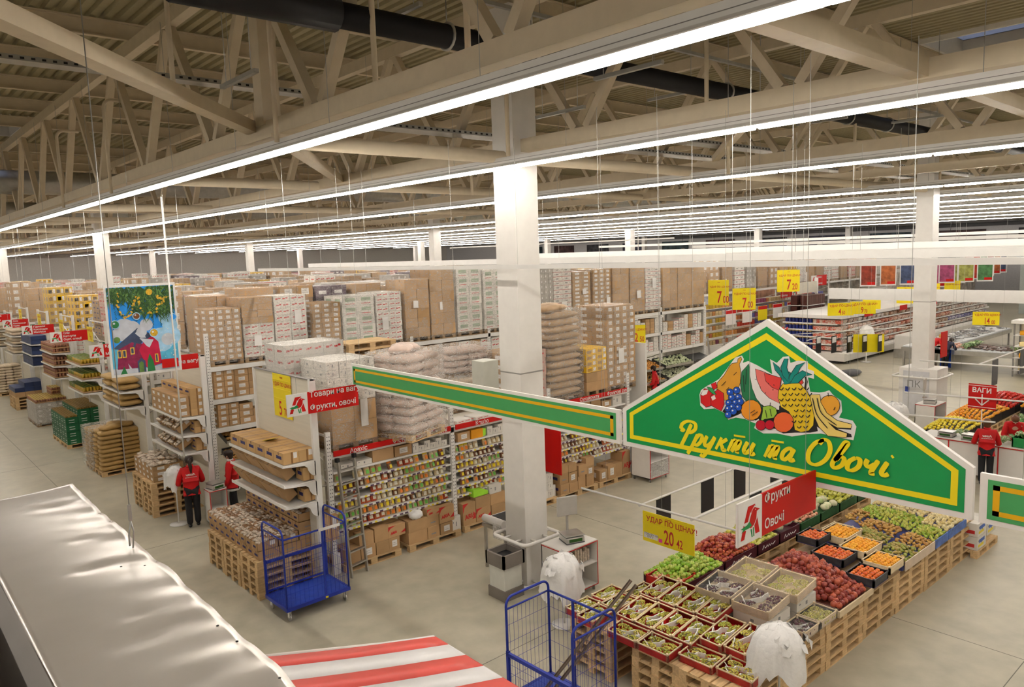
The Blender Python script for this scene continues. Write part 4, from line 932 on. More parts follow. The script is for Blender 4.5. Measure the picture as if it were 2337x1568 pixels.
for z in (2.945,2.465,2.005):
    for i in range(5):
        for j in range(2): can_tray(5.66+j*.3,28.2+i*.42,z,.29,.41,.2,jarm if i < 3 else jarp,jarl,'tray of golden and green jars on the fourth shelf end','jar trays, fourth shelf end',3,4)
shelf_end(32.5,34.9,[3.0,2.52,2.06],3.75,'fifth shelf end with brown cans')
for z in (3.005,2.525,2.065):
    for i in range(5):
        for k in range(2): can_tray(5.66,32.6+i*.45,z+k*.17,.58,.44,.165,canm,canm,'tray of brown cans on the fifth shelf end','can trays, fifth shelf end',5,4)
shelf_end(36.8,39.2,[3.05,2.60,2.15],3.8,'sixth shelf end with dark blue packs')
for z in (3.055,2.605,2.155):
    for i in range(6):
        for k in range(2): cart(5.66,36.9+i*.38,z+k*.17,0.56,0.37,0.165,'blue','dark blue pack on the sixth shelf end','blue packs, sixth shelf end')
shelf_end(41.6,44.0,[3.1,2.68,2.25],3.85,'seventh shelf end with beige bags')
shelf_end(46.4,48.8,[3.1,2.68,2.25],3.85,'eighth shelf end at the far left')
for y0, ordw in ((41.7,'seventh'),(46.5,'eighth')):
    for z in (3.105,2.685,2.255):
        for i in range(4):
            for k in range(2): solid('flour_bag', sack(0.55,0.52,0.17,sackc), 'beige bag on the %s shelf end' % ordw, 'bag', (5.94,y0+0.3+i*.54,z+k*.15), 0, 'beige bags, %s shelf end' % ordw)
pallet_stack(5.2,39.2,4,'pallet in the short stack under the blue packs','pallets under the blue packs'); pallet_stack(5.2,40.05,4,'pallet in the short stack under the blue packs','pallets under the blue packs')
for i in range(3):
    for j in range(4): cart(5.22+i*.38,39.25+j*.4,0.58,0.37,0.39,0.2,'brown','brown carton under the dark blue packs on the aisle floor','brown cartons under the blue packs')
for i in range(3):
    for j in range(4):
        for k in range(1 if i == 0 else 2): cart(5.22+i*.38,39.25+j*.4,0.782+k*.2,0.37,0.39,0.195,'blue','dark blue pack on the short pallet stack','blue packs on the aisle floor')
sack_load(5.2,44.3,0,1.1,1.0,1.5,sackc,10,'pallet of beige bags at the far left',3,2,None,0,0.15,PAL)
sack_load(5.2,45.4,0,1.1,1.0,1.35,sackc,9,'second pallet of beige bags at the far left, farther back',3,2,None,0,0.15,PAL)
ORD = ['first','second','third','fourth','fifth','sixth','seventh','eighth','ninth','tenth','eleventh','twelfth','thirteenth','fourteenth']
# ================================================================== second rack
R2 = rack('second storage rack, tall pallets on top and labelled cartons below', 6.75, 7, 3.09, 19.4, 21.6, 3.74, [3.55,2.70,1.95], guard=True)
ob('post', post_mesh(4.42), R2, (0,-0.012,0)); ob('post', post_mesh(4.42), R2, (0,2.14,0))
ROW2 = [(6.82,.86,1.46,'brownlabel',4,9,None,'first wrapped pallet of small labelled cartons on the second rack, next to the poster'),(7.72,.84,1.70,'whitered',2,9,('brown',.55),'pallet half white and half brown cartons, second on the second rack'),
 (8.60,.92,1.70,'whitered',2,9,None,'pallet of white and red cartons with a paper note, third on the second rack'),(9.70,.86,1.42,'brownlabel',3,9,None,'lower pallet of brown cartons with a label column, fourth on the second rack'),
 (10.63,1.05,1.56,'whitegreen',2,5,None,'pallet of white cartons with green print, fifth on the second rack'),(11.74,.88,1.60,'whitered',2,10,None,'pallet of white and red cartons with a tall note, sixth on the second rack'),
 (12.76,.88,1.92,'brown',2,6,None,'tall brown pallet under slanting film, seventh on the second rack'),(13.70,.93,2.20,'brown',2,6,None,'tallest brown pallet with one note, eighth on the second rack'),
 (14.74,1.02,2.20,'whitegreen',2,7,None,'tall pallet of white cartons with green print, just left of the big column'),(15.86,.9,2.1,'whitegreen',2,6,None,'pallet of white cartons half hidden by the big column'),
 (17.0,.95,2.0,'brown',2,6,None,'brown pallet behind the big column'),(18.25,.82,2.05,'grey',4,10,None,'grey film-covered pallet just right of the big column'),(19.10,.9,2.05,'redline',2,12,None,'pale pallet edged with red lines, second right of the big column'),
 (20.08,.95,1.85,'brownlabel',2,12,None,'brown pallet with a paper sheet, third right of the big column'),(21.18,1.0,1.9,'brownlabel',3,11,None,'striped brown pallet, fourth right of the big column'),(22.28,.98,1.92,'brown',2,7,None,'plain brown pallet, fifth right of the big column'),
 (23.34,.9,1.9,'brownlogo',2,8,None,'brown pallet with a tilted note, sixth right of the big column'),(24.30,.98,1.85,'redline',2,11,None,'pale pallet with red lines, seventh right of the big column'),(25.42,1.0,1.82,'brown',2,6,None,'brown pallet with a dark emblem, eighth right of the big column'),
 (26.46,.98,1.82,'brown',2,5,None,'wrapped brown pallet next to the last on the second rack'),(27.46,.9,1.85,'brown',2,5,None,'last wrapped brown pallet at the end of the second rack')]
for i, (x, wd, h, st, nx, nz, s2, lab) in enumerate(ROW2):
    load(x,19.42,3.555,wd,1.05,h,st,nx,nz,lab,2,film,s2[0] if s2 else None,s2[1] if s2 else .5,None,{1:(.3,.25,.2,.28),2:(.6,.55,.2,.35),5:(.2,.3,.2,.38),6:(.3,.55,.18,.22),7:(.35,.42,.1,.25),12:(.4,.2,.25,.4),13:(.5,.55,.2,.2),14:(.7,.3,.2,.25),16:(.4,.35,.25,.3),17:(.4,.55,.25,.4)}.get(i))
for x, h, st in ((7.0,1.75,'brown'),(8.1,1.9,'brown'),(9.3,1.9,'brownlabel'),(10.4,1.85,'dark'),(11.6,1.85,'brown'),(17.0,1.6,'brown'),(20.5,1.95,'brown'),(24.0,1.9,'brownlabel')):
    load(x,20.52,3.555,1.0,1.0,h,st,2,5,'pallet at the back of the second rack, rising over the front ones',1,film,group='rear pallets of the second rack')
def shelf_boxes(x0, cols, y, z, lab, grp, d=0.4):
    x = x0
    for w, h, n, st in cols:
        for k in range(n): cart(x,y+rng.uniform(0,.02),z+k*h,w-.01,d,h-.005,st,lab,grp)
        x += w
shelf_boxes(6.88,[(.27,.148,5,'brownlabel'),(.27,.148,5,'brownlabel'),(.37,.18,4,'brownlabel'),(.4,.18,4,'brownlabel'),(.4,.2,3,'brown'),(.45,.22,3,'brown'),(.4,.2,3,'brownlabel')],19.46,2.703,'labelled carton on the upper shelf of the second rack, near end','upper shelf cartons, near end')
shelf_boxes(6.92,[(.28,.15,4,'brownlabel'),(.28,.15,4,'brownlabel'),(.37,.18,3,'brownlabel'),(.38,.18,2,'brownlogo'),(.4,.2,3,'brownlabel'),(.45,.2,3,'brown')],19.46,1.953,'labelled carton on the lower shelf of the second rack, near end','lower shelf cartons, near end')
for z, g_ in ((2.703,'upper'),(1.953,'lower')):
    x = 12.8
    while x < 16.4:
        w = rng.choice((.3,.36,.42)); n = rng.choice((3,4,4)); st = rng.choice(('whitered','brown','whitered'))
        shelf_boxes(x,[(w,.17,n,st)],19.46,z,'carton on the %s shelf of the second rack behind the pale sacks' % g_,'%s shelf cartons behind the sacks' % g_); x += w+.03
    x = 21.6
    while x < 28.2:
        w = rng.choice((.26,.3,.34,.3)); h = rng.choice((.12,.13,.15)); n = rng.choice((3,4,4,5)) if h < .15 else 4; st = rng.choice(('redline','redline','whitered','white','brown','redline'))
        shelf_boxes(x,[(w,h,n,st)],19.46,z,'small carton on the %s shelf at the far end of the second rack' % g_,'%s shelf cartons, far end' % g_); x += w+.04
        if abs((x-6.75)/3.09-round((x-6.75)/3.09)) < .06: x += .25
# fresh produce shelves under the second rack
vegs = [mat2('green leaves', (0.05,0.20,0.03), (0.22,0.42,0.12), 0.6, 30), mat2('pale cabbage leaves', (0.35,0.42,0.22), (0.62,0.62,0.45), 0.6, 30), mat2('brown roots', (0.30,0.15,0.04), (0.50,0.28,0.08), 0.7, 30), mat2('orange roots', (0.50,0.20,0.03), (0.62,0.33,0.08), 0.6, 25)]
def heap(w, d, h, n, r0, m, seed):
    r = random.Random(seed); b = MB()
    for i in range(n):
        u, v = r.random(), r.random(); b.ico((w*u,d*v,h*(1-abs(u-.5)*.9)*(0.3+.7*v)+r.uniform(0,.02)), r0*r.uniform(.7,1.2), 1, 0, (1,1,r.uniform(.6,1)), .15)
    return b.mesh('heap', m)
binm = mat('dark tray', (0.05,0.05,0.05), 0.4)
def produce_bin(x, y, z, w, d, m, what, pos, r0=0.05):
    t = thing('produce_tray', 'dark tray of %s %s' % (what,pos), 'produce tray', (x,y,z), 0, None, (0.28,0,0))
    b = MB(); b.box(0,0,-.02,w,d,0,0); b.box(0,-.01,-.03,w,0.0,.08,1); b.box(0,d,0,w,d+.01,.12,0); b.box(0,0,0,.01,d,.1,0); b.box(w-.01,0,0,w,d,.1,0); ob('tray', b.mesh('tray', [binm, inox]), t)
    o = ob('vegetable_heap', heap(w-.05,d-.05,.07,int(w*d/(r0*r0)*0.42),r0,m,int(x*10+z)), t, (.03,.03,.02)); o['kind'] = 'stuff'
for k, (z, y) in enumerate(((1.30,18.9),(0.82,18.75),(0.35,18.6))):
    lv = ('upper','middle','lowest')[k]
    produce_bin(21.8,y,z,1.4,.75,vegs[0] if k==0 else vegs[3],('green herbs','orange roots','brown roots')[k],'on the %s tier, left far bay' % lv)
    produce_bin(23.3,y,z,1.4,.75,vegs[3] if k==0 else vegs[2],('orange roots','brown roots','mixed roots')[k],'on the %s tier, middle far bay' % lv)
    produce_bin(24.9,y,z,1.9,.75,vegs[1],('pale cabbages','leeks','bagged cabbages')[k],'on the %s tier, right far bay' % lv,.06)
    solid('produce_tray', MB().box(0,0,-.02,1.3,.75,0).box(0,-.01,-.03,1.3,0,.1).mesh('tray',[binm]),'empty dark tray on the %s tier at the very end of the second rack' % lv,'produce tray',(27.0,y,z),0,None,(0.28,0,0))
    produce_bin(7.0,y+.35,z+.25,1.6,.6,vegs[2],('onions','potatoes','roots')[k],'on the %s tier near the capped worker' % lv,.05)
solid('step_ladder', MB().box(-.2,-.02,0,-.16,.02,2.2).box(.16,-.02,0,.2,.02,2.2).box(-.16,-.02,.4,.16,.02,.44).box(-.16,-.02,.9,.16,.02,.94).box(-.16,-.02,1.4,.16,.02,1.44).box(-.16,-.02,1.9,.16,.02,1.94).mesh('ladder', inox),'metal step ladder leaning at the far end of the second rack','ladder',(28.75,19.2,0),0.5,None,(-.12,0,.5))
solid('end_panel', MB().box(0,0,0,.06,2.2,3.55).mesh('panel', shelfw),'white end panel closing the far end of the second rack','panel',(28.42,19.4,0))
price_card('pale yellow price card hanging before the far end of the second rack',(19.4,16.6,3.02),(0.75,-.66,0),0.85,0.62,'22','50')
price_card('bright yellow price flag at the end panel of the second rack',(28.5,19.3,3.6),(0.3,-.95,0),0.9,1.1,'7','00')
# ================================================================== racks farther back
_ld = {}
def plain_load(st, seed):
    """small distant pallet of cartons in one mesh"""
    key = (st, seed)
    if key in _ld: return _ld[key]
    r = random.Random(seed*13+len(st)); nx, nz = r.choice((2,2,3)), r.choice((5,6,7)); h = r.uniform(1.1,1.95)
    b = MB(); base = carton(1.0/nx-.01,.5,(h-.14)/nz-.01,st); mats = [m for m in base.materials]
    for k in range(nz):
        for i in range(nx):
            for j in range(2):
                q = MB(); q.v = [v.co.copy() for v in base.vertices]; q.f = [list(p.vertices) for p in base.polygons]; q.m = [p.material_index for p in base.polygons]; q.s = [False]*len(q.f)
                b.join(q, Matrix.Translation((i*1.0/nx+r.uniform(-.01,.01), j*.52+r.uniform(-.015,.015), .14+k*(h-.14)/nz)))
    nm = len(mats); b.box(0,0,0,1.0,1.05,.12,nm)
    fs = film_shell(1.0,1.05,h,.05)
    me = b.mesh('distant load', mats+[wooddk]); f = fs.mesh('film', film)
    _ld[key] = (me, f); return _ld[key]
def far_load(x, y, z, st, seed, lab, grp):
    me, f = plain_load(st, seed)
    t = thing('pallet_load', lab, 'loaded pallet', (x,y,z), rng.uniform(-.03,.03), grp); ob('cartons', me, t); ob('stretch_wrap', f, t)
STY = ['brown','brownlabel','brown','whitered','brownlogo','grey','dark','redline','brown','pinkred','white','yellow']
ROWS = [(24.3,62,'third'),(29.2,30,'fourth'),(34.2,30,'fifth'),(39.2,34,'sixth'),(44.1,36,'seventh'),(49.1,36,'eighth'),(54.0,36,'ninth'),(59.0,36,'tenth'),(64.0,30,'eleventh'),(70.0,30,'twelfth')]
for ri, (y0, xe, nm) in enumerate(ROWS):
    nb = int((xe-6.75)/3.09)
    rack('%s storage rack from the camera, loaded pallets on top' % nm, 6.75, nb, 3.09, y0, y0+2.2, 4.3 if ri < 5 else 3.9, [3.55,2.7,1.95], None, False)
    x = 6.85
    for_side = 2 if ri < 2 else 1
    while x < 6.75+nb*3.09-1:
        for j in range(for_side):
            st = STY[(rng.randrange(12))]
            if ri > 0 or x > 8.8 or True: far_load(x,y0+.04+j*1.08,3.555,st,rng.randrange(4),'film-wrapped pallet on top of the %s rack' % nm,'pallets on top of the %s rack' % nm)
        x += rng.uniform(1.06,1.35)
    # cartons and goods on the lower shelves, near end only
    for z in (2.703,1.953):
        x = 6.9
        while x < (10 if ri else 8):
            st = rng.choice(('green','yellow','brownlabel','redline','pinkred')) if ri else 'white'
            for k in range(3): cart(x,y0+.06,z+k*.19,.4,.5,.185,st,'carton on the lower shelves at the near end of the %s rack' % nm,'lower cartons, %s rack' % nm)
            x += .43
# bright shelves of the third rack, seen past the end of the second one
PK = [mat('grocery pack %d' % i, c, 0.4, var=0.3, scale=14, rnd=0.2) for i, c in enumerate([(0.45,0.05,0.03),(0.55,0.25,0.08),(0.50,0.38,0.20),(0.10,0.10,0.28),(0.35,0.12,0.05),(0.60,0.55,0.48),(0.45,0.30,0.04),(0.20,0.05,0.10)])]
pkm = [MB().chbox(0,0,0,.26,.2,.24,.02).mesh('pack', m) for m in PK]
for z in (0.75,1.15,1.55,1.95,2.35,2.75):
    solid('wall_shelf', MB().box(0,0,-.03,15,.45,0).mesh('shelf', shelfw), 'white shelf of bright packs on the third rack, %s tier' % ['lowest','second','third','fourth','fifth','top'][round((z-.75)/.4)], 'shelf', (33.5,23.85,z))
    x = 33.55
    while x < 48.2:
        solid('grocery_pack', pkm[(int((x-33)/1.7)*3+int(z*10)) % 8 if rng.random() < .8 else rng.randrange(8)], 'bright packet on the shelves past the end of the second rack', 'packet', (x,23.9,z), 0, 'bright packets on the third rack'); x += .31
for x, z, L_, fl in ((41.9,2.95,2.0,True),(45.6,3.45,2.0,False)): cat_sign(x,23.3,z,L_,.66,['Товари','Шоколад'],'distant red sign with its logo at the %s end, over the bright shelves' % ('right' if fl else 'left'),.13,False,fl)
for x, y, z, w, h, p, s_, lab in ((29.3,18.6,3.35,1.0,.95,'7','00','upper yellow price sign over the bright shelves'),(37.0,20.8,3.65,1.15,1.15,'7','20','yellow price sign hanging above the brown chocolate stand'),(35.7,17.4,2.62,1.2,.62,'4','50','yellow price card on the left of the chilled cabinet top'),(37.0,16.9,2.62,1.2,.62,'9','70','yellow price card on the right of the chilled cabinet top')):
    price_card(lab,(x,y,z),(0.66,-.75,0),w,h,p,s_)
for i, x in enumerate((35.0,36.6,38.2,39.8,41.4)):
    solid('price_board', MB().box(0,0,0,.95,.02,.8,0).box(0,-.004,.6,.95,0,.78,1).mesh('board', [paper if i != 2 else signyel2, signred]), 'small hanging price board in the row before the bright shelves, %s from the left' % ORD[i], 'price sign', (x,22.6,1.95))
# garlic and root display, chocolate stand
redcrate = mat('red mesh crate', (0.42,0.10,0.05), 0.6, var=0.3, scale=20)
for i in range(4):
    for k in range(4): solid('red_crate', MB().chbox(0,0,0,.9,.8,.38,.03).mesh('crate', redcrate) if (i==0 and k==0) else bpy.data.objects['red_crate'].data, 'red crate in the stack under the garlic', 'crate', (33.6+i*.92,20.2,k*.39), 0, 'red crates under the garlic')
garm = mat2('garlic and radish', (0.72,0.62,0.50), (0.50,0.06,0.04), 0.5, 3, 0.8)
b = MB().ico((0,0,0),.07,1); gm = b.mesh('garlic', garm)
for i in range(80): solid('garlic_bulb', gm, 'garlic bulb heaped on the red crates', 'garlic', (33.65+rng.random()*3.5,20.1+rng.random()*.8,1.62+rng.random()*.16), 0, 'garlic on the red crates')
chocm = mat('chocolate box', (0.06,0.018,0.014), 0.4, var=0.3, rnd=0.1)
t = thing('chocolate_stand', 'stand of dark brown boxes on four white shelves with a white header', 'display stand', (41.4,21.4,0))
for z in (1.3,1.95,2.6): ob('shelf', MB().box(0,0,-.04,2.2,1.2,0).mesh('shelf', shelfw), t, (0,0,z))
ob('header', MB().box(0,.55,3.25,2.2,.6,3.9).mesh('header', offw), t); ob('upright', MB().box(2.2,.5,0,2.3,.7,4.1).mesh('up', shelfw), t); ob('base', MB().box(-.3,-.3,0,2.2,1.2,.9).mesh('base', card2), t)
chm_ = MB().chbox(0,0,0,.26,.4,.56,.01).mesh('choc', chocm)
for z in (0.9,1.3,1.95,2.6):
    for i in range(8):
        for j in range(2): solid('chocolate_box', chm_, 'dark brown box on the stand left of the chilled cabinet', 'box', (41.42+i*.27,21.42+j*.6,z+.001), 0, 'dark brown boxes on the stand', None, (1,1,.68 if z == .9 else 1))
# ------------------------------------------------------------------ long chilled cabinet
CHX, CHY, CHL = 37.7, 17.6, 22.5
t = thing('chilled_cabinet', 'long white chilled cabinet with shelves of packed food on its end and long side', 'fridge', (CHX,CHY,0))
ob('base', MB().prism([(0,-.25,.16),(0,-.3,.5),(0,0,.62),(0,0,.16)],(CHL,0,0)).box(-.25,-.25,.16,CHL,3.6,.55).mesh('base', white), t)
ob('plinth', MB().box(0,.2,0,CHL,3.4,.16).mesh('plinth', darkg), t)
ob('back_wall', MB().box(.6,.65,.5,CHL,.75,2.3).box(.6,.7,.5,.7,3.4,2.3).mesh('back', white), t)
ob('canopy', MB().box(-.05,0,2.28,CHL,3.5,2.45).mesh('canopy', shelfw), t)
for z in (.95,1.3,1.65,2.0): ob('shelf', MB().box(.3,.12,z-.03,CHL,.65,z).box(.3,.1,z-.05,CHL,.12,z+.02).box(.1,.3,z-.03,.6,3.3,z).box(.08,.3,z-.05,.1,3.3,z+.02).mesh('shelf', shelfw), t)
glass = film_mat('cabinet glass', 0.12, (0.75,0.78,0.78), 0.08, 0.0)
ob('end_glass', MB().box(.05,.08,.6,.6,.1,2.28).box(.05,3.4,.6,.6,3.42,2.28).mesh('glass', glass), t)
for i in range(12): ob('foot', MB().cyl((0,0,0),(0,0,.2),.03,6).mesh('foot', grey), t, (.3+i*1.9,-.15,0))
meat = [mat2('packed sausage', (0.40,0.10,0.06), (0.72,0.48,0.36), 0.3, 12), mat2('packed meat', (0.55,0.22,0.14), (0.72,0.62,0.55), 0.3, 14), mat2('white packs', (0.70,0.66,0.62), (0.45,0.30,0.25), 0.3, 10), mat2('brown packs', (0.28,0.12,0.06), (0.62,0.50,0.40), 0.3, 14), mat2('blue packs', (0.10,0.10,0.30), (0.60,0.55,0.60), 0.3, 14)]
mpk = [MB().chbox(0,0,0,.38,.3,.2,.03,0,True).mesh('pack', m) for m in meat]
for zi, z in enumerate((.62,.95,1.3,1.65,2.0)):
    x = CHX+.45; k = 0; run = 0
    while x < CHX+CHL-.5:
        if run <= 0: k = rng.randrange(4) if x < 52 else rng.choice((2,4,2)); run = rng.randint(2,6)
        solid('food_pack', mpk[k], 'packed food on the long side of the chilled cabinet', 'food pack', (x,CHY+.15,z+.002), rng.uniform(-.1,.1), 'food packs on the long chilled side', (rng.uniform(.1,.5),0,0)); x += .56; run -= 1
bluecan = mat('blue jar', (0.02,0.03,0.22), 0.35, var=0.2); capy = mat('pale jar lid', (0.70,0.50,0.15), 0.4); redp = mat2('red and white pack', (0.60,0.10,0.06), (0.72,0.60,0.52), 0.4, 16)
jm = MB().lathe([(.08,0),(.085,.02),(.085,.2),(.07,.22)],8,0).lathe([(.075,.22),(.075,.27)],8,1).mesh('jar', [bluecan, capy]); rm = MB().chbox(0,0,0,.16,.2,.2,.015).mesh('pack', redp)
for z in (.62,.95,1.3,1.65,2.0):
    for i in range(8): solid('blue_jar', jm, 'blue jar with pale lid on the cabinet end', 'jar', (CHX+.28,CHY+3.15-i*.19,z+.002), 0, 'blue jars on the cabinet end')
    for i in range(9): solid('red_pack', rm, 'red and white pack on the cabinet end', 'pack', (CHX+.2,CHY+1.45-i*.165,z+.002), 0, 'red packs on the cabinet end')
for i, x in enumerate((42,46.5,50.5,54)): price_card('pale yellow card standing on the cabinet top, %s from its end' % ORD[i],(x,CHY+.9,2.46),(0.4,-.9,0),0.9,.95,'','',True)
for i in range(3): solid('red_card', MB().box(0,0,0,1.0,.02,.28).mesh('card', signred), 'red card on the front edge of the cabinet canopy, %s from its end' % ORD[i], 'price sign', (40.2+i*4.5,CHY-.02,2.2))
b = MB(); b.lathe([(.25,0),(.28,.03),(.03,.05),(.025,1.5),(.05,1.52)],10); stt = thing('bag_stand', 'white bag stand on the floor by the chilled cabinet', 'stand', (38.9,16.9,0)); ob('stand', b.mesh('stand', shelfw), stt); ob('bags', MB().lathe([(.42,1.2),(.38,1.5),(.28,1.8),(.1,1.9)],10).mesh('bags', bagw), stt)
# distant banners and back wall pictures
ban = [mat('banner %d' % i, c, 0.5, var=0.55, scale=3.5) for i, c in enumerate([(0.20,0.03,0.015),(0.35,0.10,0.03),(0.05,0.07,0.14),(0.25,0.40,0.55),(0.32,0.06,0.14),(0.30,0.30,0.08),(0.06,0.16,0.06),(0.20,0.20,0.22),(0.42,0.04,0.02),(0.12,0.25,0.14)])]
def banner(x, y, z, w, h, i, lab):
    t = thing('hanging_banner', lab, 'banner', (x,y,z)); F = frame((0,0,0),(0.55,-.83,0),(0,0,1))
    q = MB(); q.box(0,0,0,w,h,.02,0); q.box(.06,.08,.02,w-.06,h-.06,.03,1); q.box(w*.45,.1,.03,w-.08,.26,.04,2); b = MB(); b.join(q,F); ob('banner', b.mesh('banner', [paper, ban[i % 10], signred]), t)
for i in range(7): banner(48.6+i*1.15,21.6-i*.75,3.3,.95,1.45,i,'distant picture banner left of the right column, %s of seven' % ('first','second','third','fourth','fifth','sixth','last')[i])
for i in range(9): banner(57.0+i*1.55,20.4,2.8+i*.06,1.15,1.75,i+4,'distant picture banner right of the right column, %s of nine' % ('first','second','third','fourth','fifth','sixth','seventh','eighth','last')[i])
pic = [mat('dark picture %d' % i, c, 0.5, var=0.8, scale=1.2) for i, c in enumerate([(0.035,0.035,0.04),(0.06,0.03,0.03),(0.03,0.05,0.06),(0.04,0.04,0.07)])]
for i in range(11): solid('wall_picture', MB().box(0,0,0,.1,4.6,1.7).mesh('picture', pic[i % 4]), 'large dark picture high on the far wall, %s from the right' % ORD[i], 'picture', (XB-.15,20+i*7.6,5.3))
solid('wall_band', MB().box(0,0,0,.3,90,.4).mesh('band', darkg), 'dark band running along the far wall above the pictures', 'beam', (XB-.4,12,7.3))
lm = MB().lathe([(.12,.55),(.35,.35),(.8,.05),(.82,0)],14).mesh('shade', inox); lb = MB().lathe([(.5,0),(.6,.08),(.3,.2)],10).mesh('bulb', emis('pendant glow',(1,.97,.92),12))
for i, (x, y) in enumerate(((76,55),(78,52),(72,44),(70,41),(74,37),(76,33),(74,25),(72,17.5))):
    t = thing('pendant_lamp', 'glowing metal pendant lamp before the far wall, %s from the left' % ORD[i], 'lamp', (x,y,5.5)); ob('shade', lm, t); ob('bulb', lb, t); ob('cord', MB().cyl((0,0,.5),(0,0,2.6),.02,4).mesh('cord', black), t)
# low far shelving hinting at the rest of the shop
fm = [mat('far goods %d' % i, c, 0.5, var=0.6, scale=2.0, rnd=.3) for i, c in enumerate([(0.50,0.42,0.34),(0.55,0.50,0.46),(0.40,0.22,0.15),(0.45,0.45,0.50)])]
for i in range(14):
    y = 76+i*3.3
    t = thing('far_shelving', 'distant shelf row in the far left part of the shop, %s from the near side' % ORD[i], 'shelf', (7,y,0)); ob('goods', MB().box(0,0,0,60,1.2,3.6+.1*(i%3)).mesh('goods', fm[i%4]), t); ob('header', MB().box(0,-.05,3.7,60,0,4.1).mesh('header', [paper, signred, shelfw][i%3]), t)
for i in range(8):
    t = thing('far_shelving', 'distant shelf row beyond the chilled cabinet, %s from the near side' % ORD[i], 'shelf', (50+i*.5,26+i*4.2,0)); ob('goods', MB().box(0,0,0,34,1.3,3.4).mesh('goods', fm[(i+1)%4]), t); ob('header', MB().box(0,-.05,3.5,34,0,3.8).mesh('header', [paper, shelfw][i%2]), t)
solid('partition_panel', MB().box(0,0,0,.2,14,4.6).mesh('panel', mat('grey green panel',(0.36,0.39,0.37),.6)),'grey partition with dark lettering at the far right','partition',(70,4.5,0))
b = MB(); b.join(text('СКОРО ОТКРЫТИЕ',.55,None,.012),frame((69.97,17.6,3.7),(0,-1,0),(0,0,1))); solid('wall_lettering', b.mesh('lettering', inkgreen),'dark lettering on the grey partition at the far right','lettering')
# ================================================================== people
skinm = mat('skin', (0.56,0.33,0.24), 0.5, var=0.05); jackred = mat('red work jacket', (0.50,0.008,0.010), 0.55, var=0.12, bump=0.3, bscale=14)
trous = mat('black trousers', (0.012,0.012,0.014), 0.7); hairdk = mat('dark hair', (0.022,0.013,0.010), 0.5, var=0.3); hairbr = mat('brown hair', (0.11,0.045,0.02), 0.5, var=0.3); hairbl = mat('blond hair', (0.45,0.26,0.08), 0.5, var=0.3)
shoem = mat('black shoes', (0.01,0.01,0.01), 0.4); navy = mat('navy top', (0.012,0.014,0.035), 0.6); apronb = mat('blue apron', (0.015,0.07,0.42), 0.5); shirtw = mat('white shirt', (0.72,0.71,0.70), 0.6)
def skin_mesh(name, verts, edges, rad, m, sub=2):
    me = bpy.data.meshes.new(name); me.from_pydata(verts, edges, []); me.update()
    o = bpy.data.objects.new(name, me); COL.objects.link(o)
    md = o.modifiers.new('s', 'SKIN'); md.use_smooth_shade = True
    if not me.skin_vertices: me.skin_vertices.new(name='')
    for i, r in enumerate(rad):
        sv = me.skin_vertices[0].data[i]; sv.radius = r if isinstance(r, tuple) else (r, r); sv.use_root = (i == 0)
    sb = o.modifiers.new('u', 'SUBSURF'); sb.levels = sub; sb.render_levels = sub
    dg = bpy.context.evaluated_depsgraph_get(); out = bpy.data.meshes.new_from_object(o.evaluated_get(dg))
    bpy.data.objects.remove(o); bpy.data.meshes.remove(me)
    out.materials.clear(); out.materials.append(m)
    for p in out.polygons: p.use_smooth = True
    return out
